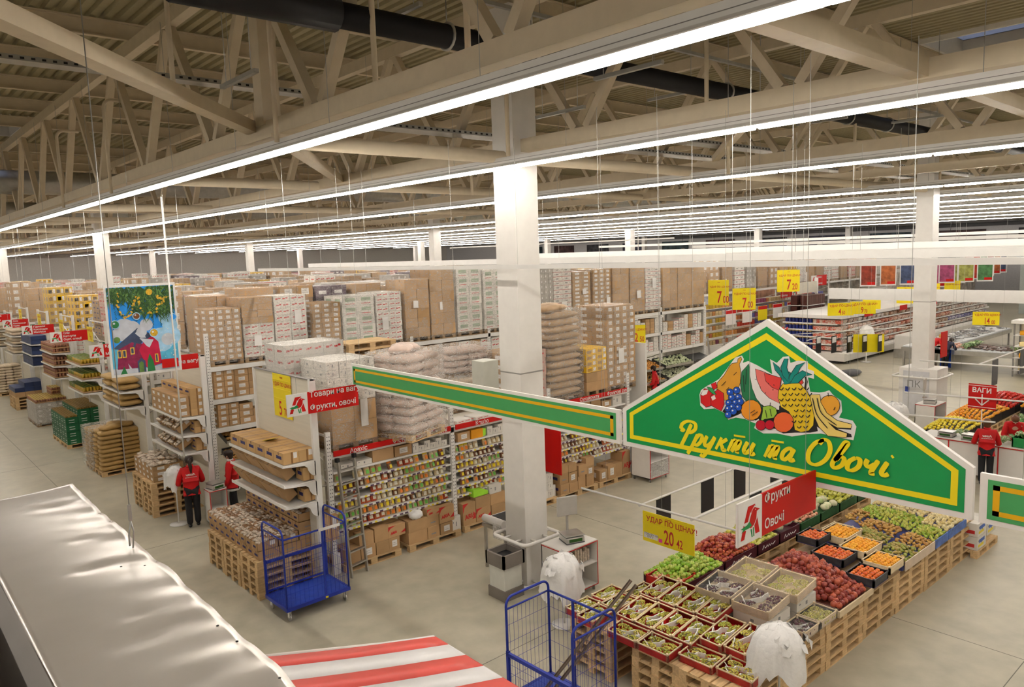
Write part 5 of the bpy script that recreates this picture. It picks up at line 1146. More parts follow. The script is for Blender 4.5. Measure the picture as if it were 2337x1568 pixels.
def person(label, loc, rz, hands, bend=0.0, stride=0.0, jacket=jackred, legs=trous, hair=hairdk, tail=False, cap=False, apron=False, logo=True, hem=0.80, sc=1.0, shirt=False, kerchief=False):
    """faces local +y. hands: [(x,y,z) right, (x,y,z) left] wrists. bend: forward lean of the upper body in radians"""
    t = thing('person', label, 'person', loc, rz); t.scale = (sc,sc,sc)
    pv = Vector((0,0,0.93))
    def up(x, y, z):                                   # upper body point leaned about the pelvis
        q = Matrix.Rotation(-bend,3,'X') @ (Vector((x,y,z))-pv); return tuple(q+pv)
    V = []; E = []; R_ = []
    def add(p, r, par=None):
        V.append(p); R_.append(r)
        if par is not None: E.append((par, len(V)-1))
        return len(V)-1
    pel = add((0,0,.93),(.13,.10)); spn = add(up(0,-.005,1.10),(.125,.095),pel); cst = add(up(0,0,1.28),(.15,.10),spn); nk0 = add(up(0,.0,1.41),(.065,.06),cst); nk = add(up(0,.015,1.47),(.05,.05),nk0)
    hd = add(up(0,.035,1.555),(.078,.09),nk); ht = add(up(0,.03,1.635),(.06,.068),hd)
    arms = []
    for s_, h in ((1,hands[0]),(-1,hands[1])):
        sh = add(up(s_*.175,0,1.37),.055,cst); S = Vector(V[sh]); Wv = Vector(h); mid = (S+Wv)/2; L_ = (Wv-S).length
        off = math.sqrt(max(0.0,.29**2-(L_/2)**2)) if L_ < .57 else 0.0
        el = mid+Vector((s_*.45,-.35,-.85)).normalized()*off
        e_ = add(tuple(el),.042,sh); wr = add(h,.028,e_); d = (Wv-el).normalized(); pm = add(tuple(Wv+d*.055),(.036,.02),wr)
        side = d.cross(Vector((0,0,1))); side = side.normalized() if side.length > .1 else Vector((1,0,0))
        for k, (ln, o2) in enumerate(((.055,-.028),(.065,-.01),(.06,.01),(.045,.027))):
            f1 = add(tuple(Wv+d*.09+side*o2),.0095,pm); add(tuple(Wv+d*(.09+ln)+side*o2+Vector((0,0,-.018))),.008,f1)
        th = add(tuple(Wv+d*.045+side*(-s_*.04)+Vector((0,0,.01))),.010,pm); add(tuple(Wv+d*.08+side*(-s_*.052)),.009,th)
        arms.append((V[sh], tuple(el), h))
    legp = []
    for s_ in (1,-1):
        st = s_*stride
        hp = add((s_*.085,0,.88),(.085,.09),pel); kn = add((s_*.09,.02+st*.4,.49),.06,hp); an = add((s_*.09,-.02+st*.7,.09),.04,kn); add((s_*.10,.13+st*.7,.035),.032,an); legp.append((V[hp],V[kn],V[an]))
    ob('body', skin_mesh('body',V,E,R_,skinm), t)
    # face
    hp_ = Vector(V[hd]); F = Matrix.Rotation(-bend,3,'X')
    b = MB()
    for s_ in (1,-1): b.ico(hp_+F@Vector((s_*.03,.083,.005)),.011,1)
    ob('eyes', b.mesh('eyes', [shirtw]), t)
    b = MB(); b.ico(hp_+F@Vector((0,.098,-.015)),.016,2,0,(.7,1,1.4)); b.ico(hp_+F@Vector((.08,.01,0)),.022,1,0,(.4,.8,1.3)); b.ico(hp_+F@Vector((-.08,.01,0)),.022,1,0,(.4,.8,1.3)); ob('nose_and_ears', b.mesh('nose', skinm), t)
    ob('mouth', MB().ico(hp_+F@Vector((0,.088,-.047)),.018,1,0,(1.2,.35,.35)).mesh('mouth', mat('lips',(0.45,0.12,0.10),0.5)), t)
    # hair
    b = MB(); b.ico(hp_+F@Vector((0,-.018,.038)),.1,3,0,(.95,1.08,1.0),.05)
    if not tail: b.ico(hp_+F@Vector((0,-.05,-.02)),.085,2,0,(1.0,.7,1.1),.06)
    if tail:
        b.tube([hp_+F@Vector((0,-.10,.07)),hp_+F@Vector((0,-.15,.02)),hp_+F@Vector((.01,-.155,-.12)),hp_+F@Vector((.015,-.14,-.28))],[.028,.042,.038,.012],8)
    hm = b.mesh('hair', hair)
    hm.transform(Matrix.Translation((0,0,0))); ob('hair', hm, t)
    if cap:
        b = MB(); b.lathe([(.105,0),(.103,.04),(.085,.075),(.04,.09)],14,0,hp_+Vector((0,-.012,.045)),.95,1.08); b.prism([hp_+Vector((-.07,.08,.05)),hp_+Vector((.07,.08,.05)),hp_+Vector((.05,.16,.035)),hp_+Vector((-.05,.16,.035))],(0,0,.012)); ob('cap', b.mesh('cap', mat('dark cap',(0.03,0.022,0.02),0.7)), t)
    # jacket
    V2 = [up(0,0,.92 if bend > .3 else .95), up(0,-.005,1.10), up(0,.0,1.28), up(0,.0,1.40), up(0,.01,1.455)]; R2_ = [(.185,.145),(.165,.13),(.178,.13),(.10,.085),(.068,.066)]; E2 = [(0,1),(1,2),(2,3),(3,4)]
    V2.append((0,0,hem)); R2_.append((.19,.15)); E2.append((0,5))
    for a in arms:
        n = len(V2); d = (Vector(a[2])-Vector(a[1])).normalized(); V2 += [a[0],a[1],tuple(Vector(a[2])-d*.03)]; R2_ += [.078,.064,.05]; E2 += [(2,n),(n,n+1),(n+1,n+2)]
    ob('jacket', skin_mesh('jacket',V2,E2,R2_,jacket), t)
    ob('collar', MB().lathe([(.085,0),(.075,.05),(.07,.05),(.078,0)],14,0,up(0,.005,1.425),1,.95).mesh('collar', shirtw if shirt else jacket), t)
    if shirt: ob('shirt_hem', MB().lathe([(.20,0),(.20,.05),(.17,.05),(.17,0)],16,0,(0,0,hem-.09),1,.8).mesh('hem', shirtw), t)
    V3 = [(0,0,.90)]; R3 = [(.155,.125)]; E3 = []
    for a in legp: n = len(V3); V3 += [a[0],a[1],tuple(Vector(a[2])+Vector((0,0,-.03)))]; R3 += [(.10,.105),.082,.075]; E3 += [(0,n),(n,n+1),(n+1,n+2)]
    ob('trousers', skin_mesh('trousers',V3,E3,R3,legs), t)
    for a in legp:
        p = Vector(a[2]); ob('shoe', MB().ico((p.x,p.y+.05,.045),.05,2,0,(.95,2.5,.9)).mesh('shoe', shoem), t)
    if apron:
        b = MB(); pr = []
        for k in range(9): q = -1.3+2.6*k/8; pr.append((.235*math.sin(q),.19*math.cos(q)))
        vs_ = [(x*s2,y*s2+(.06 if z > .9 else 0),z) for z, s2 in ((.10,1.25),(.55,1.12),(.95,1.0)) for x, y in pr]; b.add(vs_,[[r*9+i,r*9+i+1,(r+1)*9+i+1,(r+1)*9+i] for r in range(2) for i in range(8)],0,True); ob('apron', b.mesh('apron', apronb), t)
    if logo:
        b = MB(); b.join(text('Ашан',.075,None,.002,.2,0,'CENTER'), Matrix.Translation(up(0,-.142,1.245)) @ Matrix.Rotation(PI,4,'Z') @ Matrix.Rotation(PI/2+bend,4,'X'))
        b.join(text('ми працюємо для вас',.024,None,.0005,.1,0,'CENTER'), Matrix.Translation(up(0,-.143,1.20)) @ Matrix.Rotation(PI,4,'Z') @ Matrix.Rotation(PI/2+bend,4,'X')); ob('lettering', b.mesh('lettering', paper), t)
    return t
person('worker in a red jacket with a long dark ponytail, back to the camera',(5.68,18.12,0),-0.25,[(.20,.30,1.02),(-.22,.26,1.0)],0.06,.05,tail=True,sc=1.01)
person('worker in red jacket and dark cap, seen sideways behind the near shelf end',(6.62,18.0,0),math.atan2(.55,-.83)-PI/2,[(.21,.12,.82),(-.21,.14,.84)],0.05,.1,cap=True,logo=False,shirt=True)
person('woman in a red jacket, back to the camera, standing at the weighing counter',(21.0,6.1,0),-PI/2+.35,[(.22,.30,1.02),(-.22,.30,1.02)],0.08,.0,hair=hairbr,sc=1.0)
person('woman in a red jacket bending over the greens behind the weighing counter',(22.75,6.0,0),PI/2+.35,[(.14,.50,1.02),(-.18,.48,1.0)],0.55,.0,hair=hairbr,logo=False)
person('worker in red jacket with short dark hair by the vegetable trays',(23.2,18.1,0),.6,[(.22,.22,.95),(-.22,.24,.95)],0.1,.0,sc=1.0)
person('fishmonger in a navy top and long blue apron bending over the fish counter',(38.6,13.1,0),-PI/2-.25,[(.16,.62,1.0),(-.18,.60,.98)],0.75,.0,jacket=navy,apron=True,logo=False)
person('blond fishmonger in a red jacket leaning over the ice beside the blue apron',(39.5,13.95,0),-PI/2-.9,[(.16,.52,1.0),(-.18,.50,.98)],0.55,.0,hair=hairbl,logo=False,shirt=True)
# small weighing desk, scale and bag stand by the ponytail worker
redtrim = mat('red edge trim', (0.48,0.02,0.02), 0.5)
def desk(label, x0, y0, x1, y1, h, loc=(0,0,0), rz=0, shelf=.45, front='y'):
    t = thing('weighing_desk', label, 'desk', loc, rz)
    ob('top', MB().box(x0,y0,h-.03,x1,y1,h).mesh('top', white), t); ob('edge_trim', MB().box(x0-.004,y0-.004,h-.035,x1+.004,y0,h-.018).box(x0-.004,y0,h-.035,x0,y1,h-.018).box(x0-.004,y0-.004,.1,x0+.014,y0+.01,h-.03).box(x1-.014,y0-.004,.1,x1+.004,y0+.01,h-.03).box(x0,y0-.004,.1,x1,y0+.004,.115).mesh('trim', redtrim), t)
    ob('side', MB().box(x0,y0,.1,x0+.02,y1,h-.03).box(x1-.02,y0,.1,x1,y1,h-.03).box(x0,y1-.02,.1,x1,y1,h-.03).box(x0,y0,.1,x1,y1,.12).mesh('side', white), t)
    ob('shelf', MB().box(x0+.02,y0,shelf-.02,x1-.02,y1-.02,shelf).mesh('shelf', white), t)
    for x in (x0+.06,x1-.06):
        for y in (y0+.06,y1-.06): ob('caster', MB().cyl((x,y,0),(x,y,.1),.025,8).mesh('caster', grey), t)
    return t
desk('small white desk with red edges between the two workers on the left',5.92,17.62,6.32,18.0,.9)
def scale_(label, loc, rz, screen=True, w=.36):
    t = thing('weighing_scale', label, 'scale', loc, rz)
    ob('body', MB().chbox(-w/2,-.17,.015,w/2,.17,.11,.015).mesh('body', mat('scale grey',(0.45,0.43,0.40),.45)), t)
    ob('foot', MB().box(-w/2,-.17,0,w/2,.17,.015).mesh('foot', darkg), t)
    ob('plate', MB().chbox(-w/2-.01,-.16,.13,w/2+.01,.18,.145,.006).box(-.08,-.08,.11,.08,.08,.13).mesh('plate', inox), t)
    ob('display', MB().box(-w*.36,-.174,.035,w*.36,-.17,.09).mesh('display', mat('green display',(0.03,0.09,0.02),.2)), t)
    if screen: ob('screen_mast', MB().box(-.02,.17,.0,.02,.20,.75).chbox(-.2,.15,.42,.2,.20,.78,.01).mesh('mast', mat('scale grey',(0.45,0.43,0.40),.45)), t)
    return t
scale_('flat scale on the small desk between the two workers',(6.12,17.8,.9),0.2,False,.3)
def bag_stand(label, loc, r=.30, z0=.72, z1=1.3, base=True):
    t = thing('bag_stand', label, 'bag stand', loc)
    ob('base', MB().lathe([(.20,0),(.21,.015),(.03,.03)],18).mesh('base', shelfw), t); ob('pole', MB().cyl((0,0,.02),(0,0,z1),.016,8).mesh('pole', shelfw), t)
    b = MB(); n = 40; rr = random.Random(int(loc[0]*100)); prof = [(1.06,0),(1.03,.18),(.98,.4),(.93,.6),(.84,.76),(.66,.89),(.40,.97),(.10,1.03)]
    ph = [1+.16*math.sin(j*2*PI/n*3+1)+rr.uniform(-.16,.16) for j in range(n)]; lo = [.09*math.sin(j*2*PI/n*4)+rr.uniform(-.05,.05) for j in range(n)]
    vs_ = []
    for k, (f, u) in enumerate(prof):
        for j in range(n):
            q = 2*PI*j/n; w_ = f*r*(1+(ph[j]-1)*(1-u*.35)*(1 if j % 2 else .5)+rr.uniform(-.05,.05)); vs_.append((w_*math.cos(q), w_*math.sin(q), z0+(z1-z0)*u+lo[j]*(1-u)+rr.uniform(-.012,.012)))
    b.add(vs_,[[k*n+j,k*n+(j+1)%n,(k+1)*n+(j+1)%n,(k+1)*n+j] for k in range(len(prof)-1) for j in range(n)],0,True); b.poly([vs_[(len(prof)-1)*n+j] for j in range(n)])
    o = ob('plastic_bags', b.mesh('bags', bagw), t); o['label'] = 'bundle of white plastic bags hanging around the pole'
    b = MB()
    for i in range(18):
        a = i*PI/9+rr.uniform(-.2,.2); u = rr.uniform(.62,.98); f = r*(1.0-.75*max(0,u-.7)/.3)*rr.uniform(.82,1.05)
        M3 = Matrix.Rotation(a,3,'Z') @ Matrix.Rotation(rr.uniform(-.7,.7),3,'X') @ Matrix.Rotation(rr.uniform(-.6,.2),3,'Y'); c = Vector((f*math.cos(a),f*math.sin(a),z0+(z1-z0)*u)); L_ = r*rr.uniform(.3,.55)
        q = [c+M3@Vector(p) for p in ((0.02,-L_*.5,-L_*.3),(0.03,0,-L_*.55),(0.02,L_*.5,-L_*.2),(0.0,L_*.45,L_*.35),(0.05,0,L_*.15),(0.0,-L_*.4,L_*.4))]
        b.add(q,[[0,1,4,5],[1,2,3,4]],0,True)
    ob('bag_handles', b.mesh('handles', bagw), t); return t
bag_stand('white bag stand beside the ponytail worker',(5.46,18.55,0),.24,.95,1.42)
bag_stand('white bag stand leaning over the corner of the pallets at the bottom right',(8.42,4.66,0),.33,.80,1.42)
bag_stand('white bag stand right of the big column in front of the desk',(8.45,8.55,0),.34,.55,1.22)
bag_stand('distant white bag stand left of the weighing counter',(24.2,9.6,0),.36,.75,1.15)
bag_stand('white bag stand among the price boards at the right edge',(27.6,6.3,0),.4,1.2,1.9)
# ================================================================== fruit island
ISL = 'bare wooden pallet in the stacks that carry the fruit island'
for i in range(7):
    for j in range(2): pallet_stack(7.70+1.215*i,4.88+.80*j,5,ISL+', main block','pallets of the main block')
for i in range(7): pallet_stack(7.70+1.215*i,6.86,5,ISL+', apple side','pallets of the apple side')
def crate_mesh(w, d, h, out, inn, rim, th=.009):
    b = MB()
    b.box(0,0,0,w,d,.012,1)
    for x0,y0,x1,y1 in ((0,0,w,th),(0,d-th,w,d),(0,0,th,d),(w-th,0,w,d)): b.box(x0,y0,.005,x1,y1,h-.012,0)
    i = th
    b.add([(i,i,.012),(w-i,i,.012),(w-i,i,h-.013),(i,i,h-.013),(i,d-i,.012),(w-i,d-i,.012),(w-i,d-i,h-.013),(i,d-i,h-.013)],[[0,3,2,1],[4,5,6,7],[0,4,7,3],[1,2,6,5]],1)
    e = th+.003
    for x0,y0,x1,y1 in ((-.003,-.003,w+.003,e),(-.003,d-e,w+.003,d+.003),(-.003,0,e,d),(w-e,0,w+.003,d)): b.box(x0,y0,h-.014,x1,y1,h,2)
    for x in (0,w-.03):
        for y in (0,d-.03): b.box(x,y,.0,x+.03,y+.03,h+.012,2)
    return b.mesh('crate', [out, inn, rim])
redout = mat('red printed crate side', (0.34,0.022,0.02), 0.35, var=0.35, scale=8, rnd=.1); redin = mat('red crate lining', (0.55,0.008,0.008), 0.5)
whcr = mat('pale crate side', (0.62,0.50,0.38), 0.4, var=0.15, rnd=.05); peachred = mat('red cardboard', (0.50,0.02,0.015), 0.5)
grapeg = mat2('yellow green grapes', (0.36,0.36,0.05), (0.56,0.48,0.10), 0.25, 18, .5); graped = mat2('dark grapes', (0.05,0.014,0.025), (0.12,0.03,0.05), 0.25, 18, .3); grapef = mat2('small pale grapes', (0.48,0.46,0.08), (0.62,0.55,0.16), 0.3, 18, .4)
stemm = mat('green stalk', (0.16,0.14,0.03), 0.6)
def bunch(m, n, r, w, d, h, seed):
    q = random.Random(seed); b = MB()
    for i in range(n):
        a = q.uniform(0,2*PI); f = math.sqrt(q.random()); b.ico((w/2*f*math.cos(a),d/2*f*math.sin(a),h*(1-f*f*.7)*q.uniform(.75,1.0)),r*q.uniform(.85,1.1),1)
    me = b.mesh('bunch', m); s = MB(); s.tube([(-w*.25,0,h),(0,.01,h*1.15),(w*.2,.02,h*1.1)],.004,5); return me, s.mesh('stalk', stemm)
BUN = {'green':[bunch(grapeg,105,.0125,.25,.15,.055,i) for i in range(3)], 'dark':[bunch(graped,95,.0125,.26,.2,.05,i+5) for i in range(3)], 'fine':[bunch(grapef,190,.0085,.28,.24,.05,i+9) for i in range(3)]}
linm = mat('white wrapping tissue', (0.82,0.81,0.78), 0.6, var=0.05)
def liner(w, d, seed):
    q = random.Random(seed); b = MB()
    for k in range(3):
        y0 = d*q.uniform(.2,.9); pts = []
        x = q.uniform(.02,.3)*w; y = y0
        for i in range(6): pts.append((x,y)); x += w*q.uniform(.06,.16); y += d*q.uniform(-.22,.16)
        for i in range(5):
            (x0,y0_),(x1,y1) = pts[i],pts[i+1]
            if 0.02 < x1 < w-.02 and .02 < y1 < d-.02 and .02 < y0_ < d-.02: b.add([(x0,y0_,.03),(x1,y1,.03),(x1,y1+.006,.104),(x0,y0_+.006,.106)],[[0,1,2,3]],0,True); b.add([(x0,y0_+.006,.106),(x1,y1+.006,.104),(x1+.006,y1+.026,.100),(x0+.006,y0_+.026,.100)],[[0,1,2,3]],0,True)
    return b.mesh('liner', linm)
_cr = {}
def grape_crate(x, y, z, w, d, kind, label, group, rz=0.0, rot=None, style='red', h=.11, wrap=True, axis=0):
    key = (w,d,h,style)
    if key not in _cr:
        o_, i_, r_ = {'red':(redout,redin,woodl),'white':(whcr,woodl,woodl)}[style]; _cr[key] = (crate_mesh(w,d,h,o_,i_,r_), [liner(w,d,k) for k in range(4)], film_shell(w+.012,d+.012,h+.012,.012).mesh('film', film_mat('crate film',.06,(.9,.88,.85),.12,.5,12) if 'crate film' not in MATS else MATS['crate film']))
    cm, ln, fm_ = _cr[key]
    t = thing('fruit_crate', label, 'crate', (x,y,z), rz, group, rot); ob('crate', cm, t)
    if kind != 'fine': ob('tissue_paper', ln[rng.randrange(4)], t, (0,0,0))
    if wrap and style != 'red': ob('crate_wrap', fm_, t, (-.006,-.006,0))
    M4 = Matrix.Translation((x,y,z)) @ (Matrix.Rotation(rz,4,'Z') if rot is None else (Matrix.Rotation(rot[2],4,'Z') @ Matrix.Rotation(rot[1],4,'Y') @ Matrix.Rotation(rot[0],4,'X')))
    long_x = w >= d; n1 = 2; L_, S_ = (w,d) if long_x else (d,w)
    for i in range(2):
        for j in range(2):
            u, v = L_*(.27+.46*i), S_*(.27+.46*j); p = Vector((u,v,.05) if long_x else (v,u,.05)); p = M4 @ (p+Vector((rng.uniform(-.01,.01),rng.uniform(-.01,.01),0)))
            me, st = BUN[kind][rng.randrange(3)]; r_ = (rot or (0,0,rz)); tb = thing('grape_bunch', 'bunch of %s grapes lying in a crate' % {'green':'yellow-green','dark':'dark purple','fine':'small pale green'}[kind], 'grapes', p, 0, '%s grapes' % {'green':'yellow-green','dark':'dark purple','fine':'small pale'}[kind], (r_[0],r_[1],r_[2]+(0 if long_x else PI/2)+rng.uniform(-.25,.25)+(PI if rng.random()<.5 else 0)))
            ob('berries', me, tb); ob('stalk', st, tb)
PT = .725
for i, y in enumerate((6.36,5.83,5.26,4.72)):
    grape_crate(7.66+(0,.02,.18,.24)[i],y+.01,PT,.34,.51,'green','low red grape crate in the front row, %s' % ('at the trolley corner','second from the trolley corner','third from the trolley corner','half behind the hanging bags')[i],None,rng.uniform(-.03,.03),(0,-.08,0.02))
ordr = ('first','second','third','fourth')
for i in range(4): grape_crate(8.02+.01*i,6.70-.325*i,PT+.06,.56,.315,'green','red grape crate in the second row, %s from the left' % ordr[i],None,-.02,(0,-.17,-.02))
for i in range(4): grape_crate(8.62+.02*i,6.76-.325*i,PT+.16,.58,.315,'green','red grape crate in the third row, %s from the left' % ordr[i],None,-.02,(0,-.17,-.02))
grape_crate(8.18,5.36,PT+.13,.62,.33,'green','raised red grape crate right of the second row, long sides toward the camera',None,0,(0,-.17,-.03)); grape_crate(8.22,5.01,PT+.13,.62,.33,'green','raised red grape crate nearest the hanging bags',None,0,(0,-.17,-.03))
for i, x in enumerate((7.66,8.2,8.74)): grape_crate(x,7.17,PT+.0,.5,.31,'green','red grape crate at the left edge of the island, %s from the trolley' % ordr[i],None,.02)
for i in range(2): grape_crate(7.72+.02*i,7.5,PT,.5,.28,'green','outer red grape crate at the left edge, %s' % ('nearer','farther')[i],None,.02) if i == 0 else grape_crate(8.3,7.5,PT,.5,.28,'green','outer red grape crate at the left edge, farther',None,.02)
# film-wrapped pale crates
for x, y, k, z, lab in ((9.12,5.82,'dark',1.02,'raised pale crate of dark grapes, left of the two'),(9.10,5.2,'dark',1.02,'raised pale crate of dark grapes, right of the two'),(9.86,5.80,'fine',1.02,'raised pale crate of small green grapes, rear left'),(9.84,5.18,'fine',1.02,'raised pale crate of small green grapes, rear right')):
    grape_crate(x,y,z,.62,.57,k,lab,None,.0,(0,-.1,.03),'white',.13)
for x, y, w, d, lab in ((9.14,5.85,.6,.55,'left'),(9.12,5.22,.6,.55,'right'),(9.9,5.83,.56,.55,'rear left'),(9.88,5.2,.56,.55,'rear right')):
    for k in range(2): solid('crate_box', crate_mesh(w,d,.14,whcr,woodl,woodl) if False else carton(w,d,.14,'white'), 'pale box holding up the %s raised grape crate' % lab, 'crate', (x,y,PT+.145*k), 0, 'pale boxes under the raised %s crate' % lab)
grape_crate(9.42,4.84,PT+.02,.42,.34,'dark','low pale crate of dark grapes beside the hanging bags',None,0,None,'white',.12); grape_crate(9.88,4.84,PT+.02,.5,.36,'fine','low pale crate of small green grapes by the pallets edge',None,0,None,'white',.12)
# peach boxes
pch = mat2('peach', (0.62,0.26,0.16), (0.72,0.45,0.28), 0.6, 3, .6)
def fruit_mesh(r, m, prof=None, stem=True, sq=1.0, sm=stemm):
    b = MB()
    if prof: b.lathe([(a*r,c*r) for a, c in prof],10,0)
    else: b.ico((0,0,0),r,2,0,(1,1,sq))
    if stem: b.tube([(0,0,r*sq*.85 if not prof else prof[-1][1]*r),(r*.1,0,r*sq*1.25 if not prof else prof[-1][1]*r+r*.35)],r*.06,5,1)
    return b.mesh('fruit', [m, sm])
appleprof = [(.15,-.72),(.55,-.82),(.88,-.45),(1.0,.05),(.9,.5),(.6,.78),(.25,.72),(.05,.62)]
pomprof = [(.1,-.9),(.55,-.82),(.92,-.4),(1.0,.1),(.85,.6),(.5,.88),(.22,.98),(.26,1.18),(.18,1.2),(.1,1.0)]
pearprof = [(.1,-1.0),(.55,-.95),(.92,-.55),(.95,-.1),(.75,.4),(.48,.9),(.38,1.35),(.2,1.55),(.05,1.58)]
fr = {
 'green apple': fruit_mesh(.042, mat2('green apple skin',(0.23,0.42,0.03),(0.45,0.52,0.10),.3,9,.5), appleprof), 'red apple': fruit_mesh(.041, mat2('red apple skin',(0.22,0.012,0.015),(0.42,0.09,0.03),.3,9,.6), appleprof),
 'yellow apple': fruit_mesh(.041, mat2('yellow apple skin',(0.50,0.50,0.06),(0.60,0.58,0.16),.35,8,.5), appleprof), 'pomegranate': fruit_mesh(.050, mat2('pomegranate skin',(0.20,0.025,0.018),(0.42,0.09,0.045),.4,11,.9,lo=.35,hi=.65), pomprof, False),
 'persimmon': fruit_mesh(.037, mat2('persimmon skin',(0.62,0.10,0.01),(0.72,0.17,0.02),.3,6,.5), None, True, .85), 'orange': fruit_mesh(.036, mat2('orange skin',(0.78,0.32,0.01),(0.82,0.40,0.02),.4,6,.5), None, False, .95),
 'green pear': fruit_mesh(.034, mat2('green pear skin',(0.22,0.24,0.03),(0.36,0.27,0.07),.45,8,.6), pearprof), 'brown pear': fruit_mesh(.034, mat2('brown pear skin',(0.34,0.16,0.03),(0.46,0.27,0.06),.45,8,.6), pearprof),
 'lime pear': fruit_mesh(.038, mat2('lime pear skin',(0.25,0.36,0.03),(0.42,0.42,0.07),.4,8,.6), [(a,c*.8) for a,c in pearprof]), 'pale apple': fruit_mesh(.040, mat2('pale apple skin',(0.66,0.52,0.22),(0.70,0.60,0.34),.4,8,.5), appleprof),
 'peach': fruit_mesh(.036, pch, None, False), 'red pepper': fruit_mesh(.05, mat('pepper skin',(0.55,0.02,0.01),.25,rnd=.2), [(.2,-1.1),(.7,-1.0),(.9,-.3),(1.0,.4),(.8,.8),(.3,.75)], True),
 'lemon': fruit_mesh(.045, mat2('lemon skin',(0.80,0.60,0.02),(0.82,0.70,0.08),.4,6,.4), [(.08,-1.15),(.25,-1.0),(.8,-.5),(1,0),(.8,.5),(.25,1.0),(.08,1.15)], False), 'tangerine': fruit_mesh(.05, mat2('tangerine skin',(0.80,0.28,0.01),(0.82,0.38,0.02),.4,6,.5), None, False, .9),
}
def fill(kind, quad, z, sp, dome, label, jit=.25, lie=0.0, layers=1, cat=None, zt=0.0, skipr=0.0):
    """lay fruit over the quad (four xy corners); one object per fruit, sharing mesh data"""
    A, B_, C_, D_ = [Vector(q) for q in quad]; nu = max(1,int(max((B_-A).length,(C_-D_).length)/sp)); nv = max(1,int(max((D_-A).length,(C_-B_).length)/(sp*.88))); c = 0
    for l in range(layers):
        for i in range(nu):
            for j in range(nv):
                u = (i+.5+(.25 if j % 2 else -.25)+jit*rng.uniform(-.5,.5))/nu; v = (j+.5+jit*rng.uniform(-.5,.5))/nv
                if not (0.01 < u < .99 and .01 < v < .99) or rng.random() < skipr: continue
                if l and (abs(u-.5) > .36 or abs(v-.5) > .36 or rng.random() < .25): continue
                p = A*(1-u)*(1-v)+B_*u*(1-v)+C_*u*v+D_*(1-u)*v; zz = z+dome*(1-(2*u-1)**2)*(1-(2*v-1)**2)+l*sp*.62+zt*v+rng.uniform(-.006,.006)
                rot = (lie*rng.uniform(.7,1.1)+rng.uniform(-.5,.5)*(1 if jit > .1 else .3), rng.uniform(-.5,.5)*(1 if jit > .1 else .3), rng.uniform(0,2*PI))
                nm = kind.replace(' ','_'); solid(nm, fr[kind], label, cat or kind.split()[-1], (p.x,p.y,zz), 0, label, rot, rng.uniform(.9,1.08)); c += 1
    return c
for i, x in enumerate((8.72,9.24)):
    pass
solid('fruit_box', crate_mesh(.56,.27,.2,peachred,peachred,peachred), 'bright red box of peaches, left half', 'box', (9.28,7.20,PT+.02), 0.05); solid('fruit_box', crate_mesh(.56,.27,.2,peachred,peachred,peachred), 'bright red box of peaches, right half', 'box', (9.30,6.90,PT+.02), 0.05)
fill('peach',((9.30,7.22),(9.82,7.24),(9.82,7.46),(9.30,7.44)),PT+.17,.075,.01,'peach in the left half of the red box',.1); fill('peach',((9.32,6.92),(9.84,6.94),(9.84,7.16),(9.32,7.14)),PT+.17,.075,.01,'peach in the right half of the red box',.1)
# apple bins of dark cardboard
maroon = mat('maroon cardboard', (0.060,0.010,0.018), 0.5, var=0.1); greenc = mat('dark green printed cardboard', (0.02,0.08,0.025), 0.55, var=0.3, scale=12)
def bin_(x, y, w, d, h, m, label, script=False, z=PT):
    t = thing('cardboard_bin', label, 'box', (x,y,z)); b = MB(); th = .012
    b.box(0,0,0,w,d,.015); 
    for q in ((0,0,w,th),(0,d-th,w,d),(0,0,th,d),(w-th,0,w,d)): b.box(q[0],q[1],0,q[2],q[3],h)
    b.box(.02,.02,h*.2,w-.02,d-.02,h*.55)
    ob('box', b.mesh('bin', m), t)
    if script:
        b = MB(); pts = [(w*.2,h*.35),(w*.27,h*.7),(w*.31,h*.4),(w*.38,h*.45),(w*.42,h*.62),(w*.46,h*.4),(w*.52,h*.6),(w*.56,h*.4),(w*.63,h*.55),(w*.68,h*.4),(w*.8,h*.6)]
        b.tube([(a,-.003,c) for a, c in pts],.006,4); ob('script_mark', b.mesh('script', paper), t)
    return t
bin_(9.42,6.86,1.15,.78,.17,maroon,'dark cardboard bin under the green apples'); bin_(10.60,6.86,1.0,.78,.20,maroon,'dark cardboard bin with pale script under the red apples',True); bin_(11.63,6.86,.72,.78,.20,maroon,'dark cardboard bin with pale script under the yellow apples',True); bin_(12.38,6.86,.72,.78,.20,maroon,'dark cardboard bin with script under bagged lettuce',True)
for i, x in enumerate((13.15,13.95,14.75,15.55)): bin_(x,6.86,.76,.78,.18,greenc,'green printed box on the apple side, %s from the dark bins' % ordr[i])
fill('green apple',((9.40,7.62),(10.66,7.62),(10.62,6.90),(9.46,6.88)),PT+.15,.078,.16,'green apple heaped at the near end of the apple side',.4,0,2)
fill('red apple',((10.50,7.62),(11.68,7.62),(11.62,6.90),(10.62,6.90)),PT+.17,.078,.15,'dark red apple heaped between green and yellow apples',.4,0,2)
fill('yellow apple',((11.55,7.62),(12.42,7.62),(12.36,6.90),(11.66,6.90)),PT+.17,.078,.14,'yellow-green apple heaped beside the red ones',.4,0,2)
fill('yellow apple',((14.80,7.62),(15.5,7.62),(15.5,6.90),(14.78,6.90)),PT+.17,.08,.14,'yellow apple in a green box near the green sign',.4,0,2)
fill('red pepper',((15.58,7.62),(16.3,7.62),(16.3,6.90),(15.58,6.90)),PT+.16,.1,.08,'red pepper beyond the yellow apples',.4)
fill('peach',((13.2,7.62),(13.9,7.62),(13.9,6.90),(13.2,6.90)),PT+.17,.08,.10,'pinkish peach in a green printed box',.4)
cabm = mat2('bagged lettuce', (0.46,0.52,0.30), (0.70,0.72,0.58), .3, 12)
lm_ = MB().ico((0,0,0),.095,2,0,(1,1,.85),.10).mesh('lettuce', cabm)
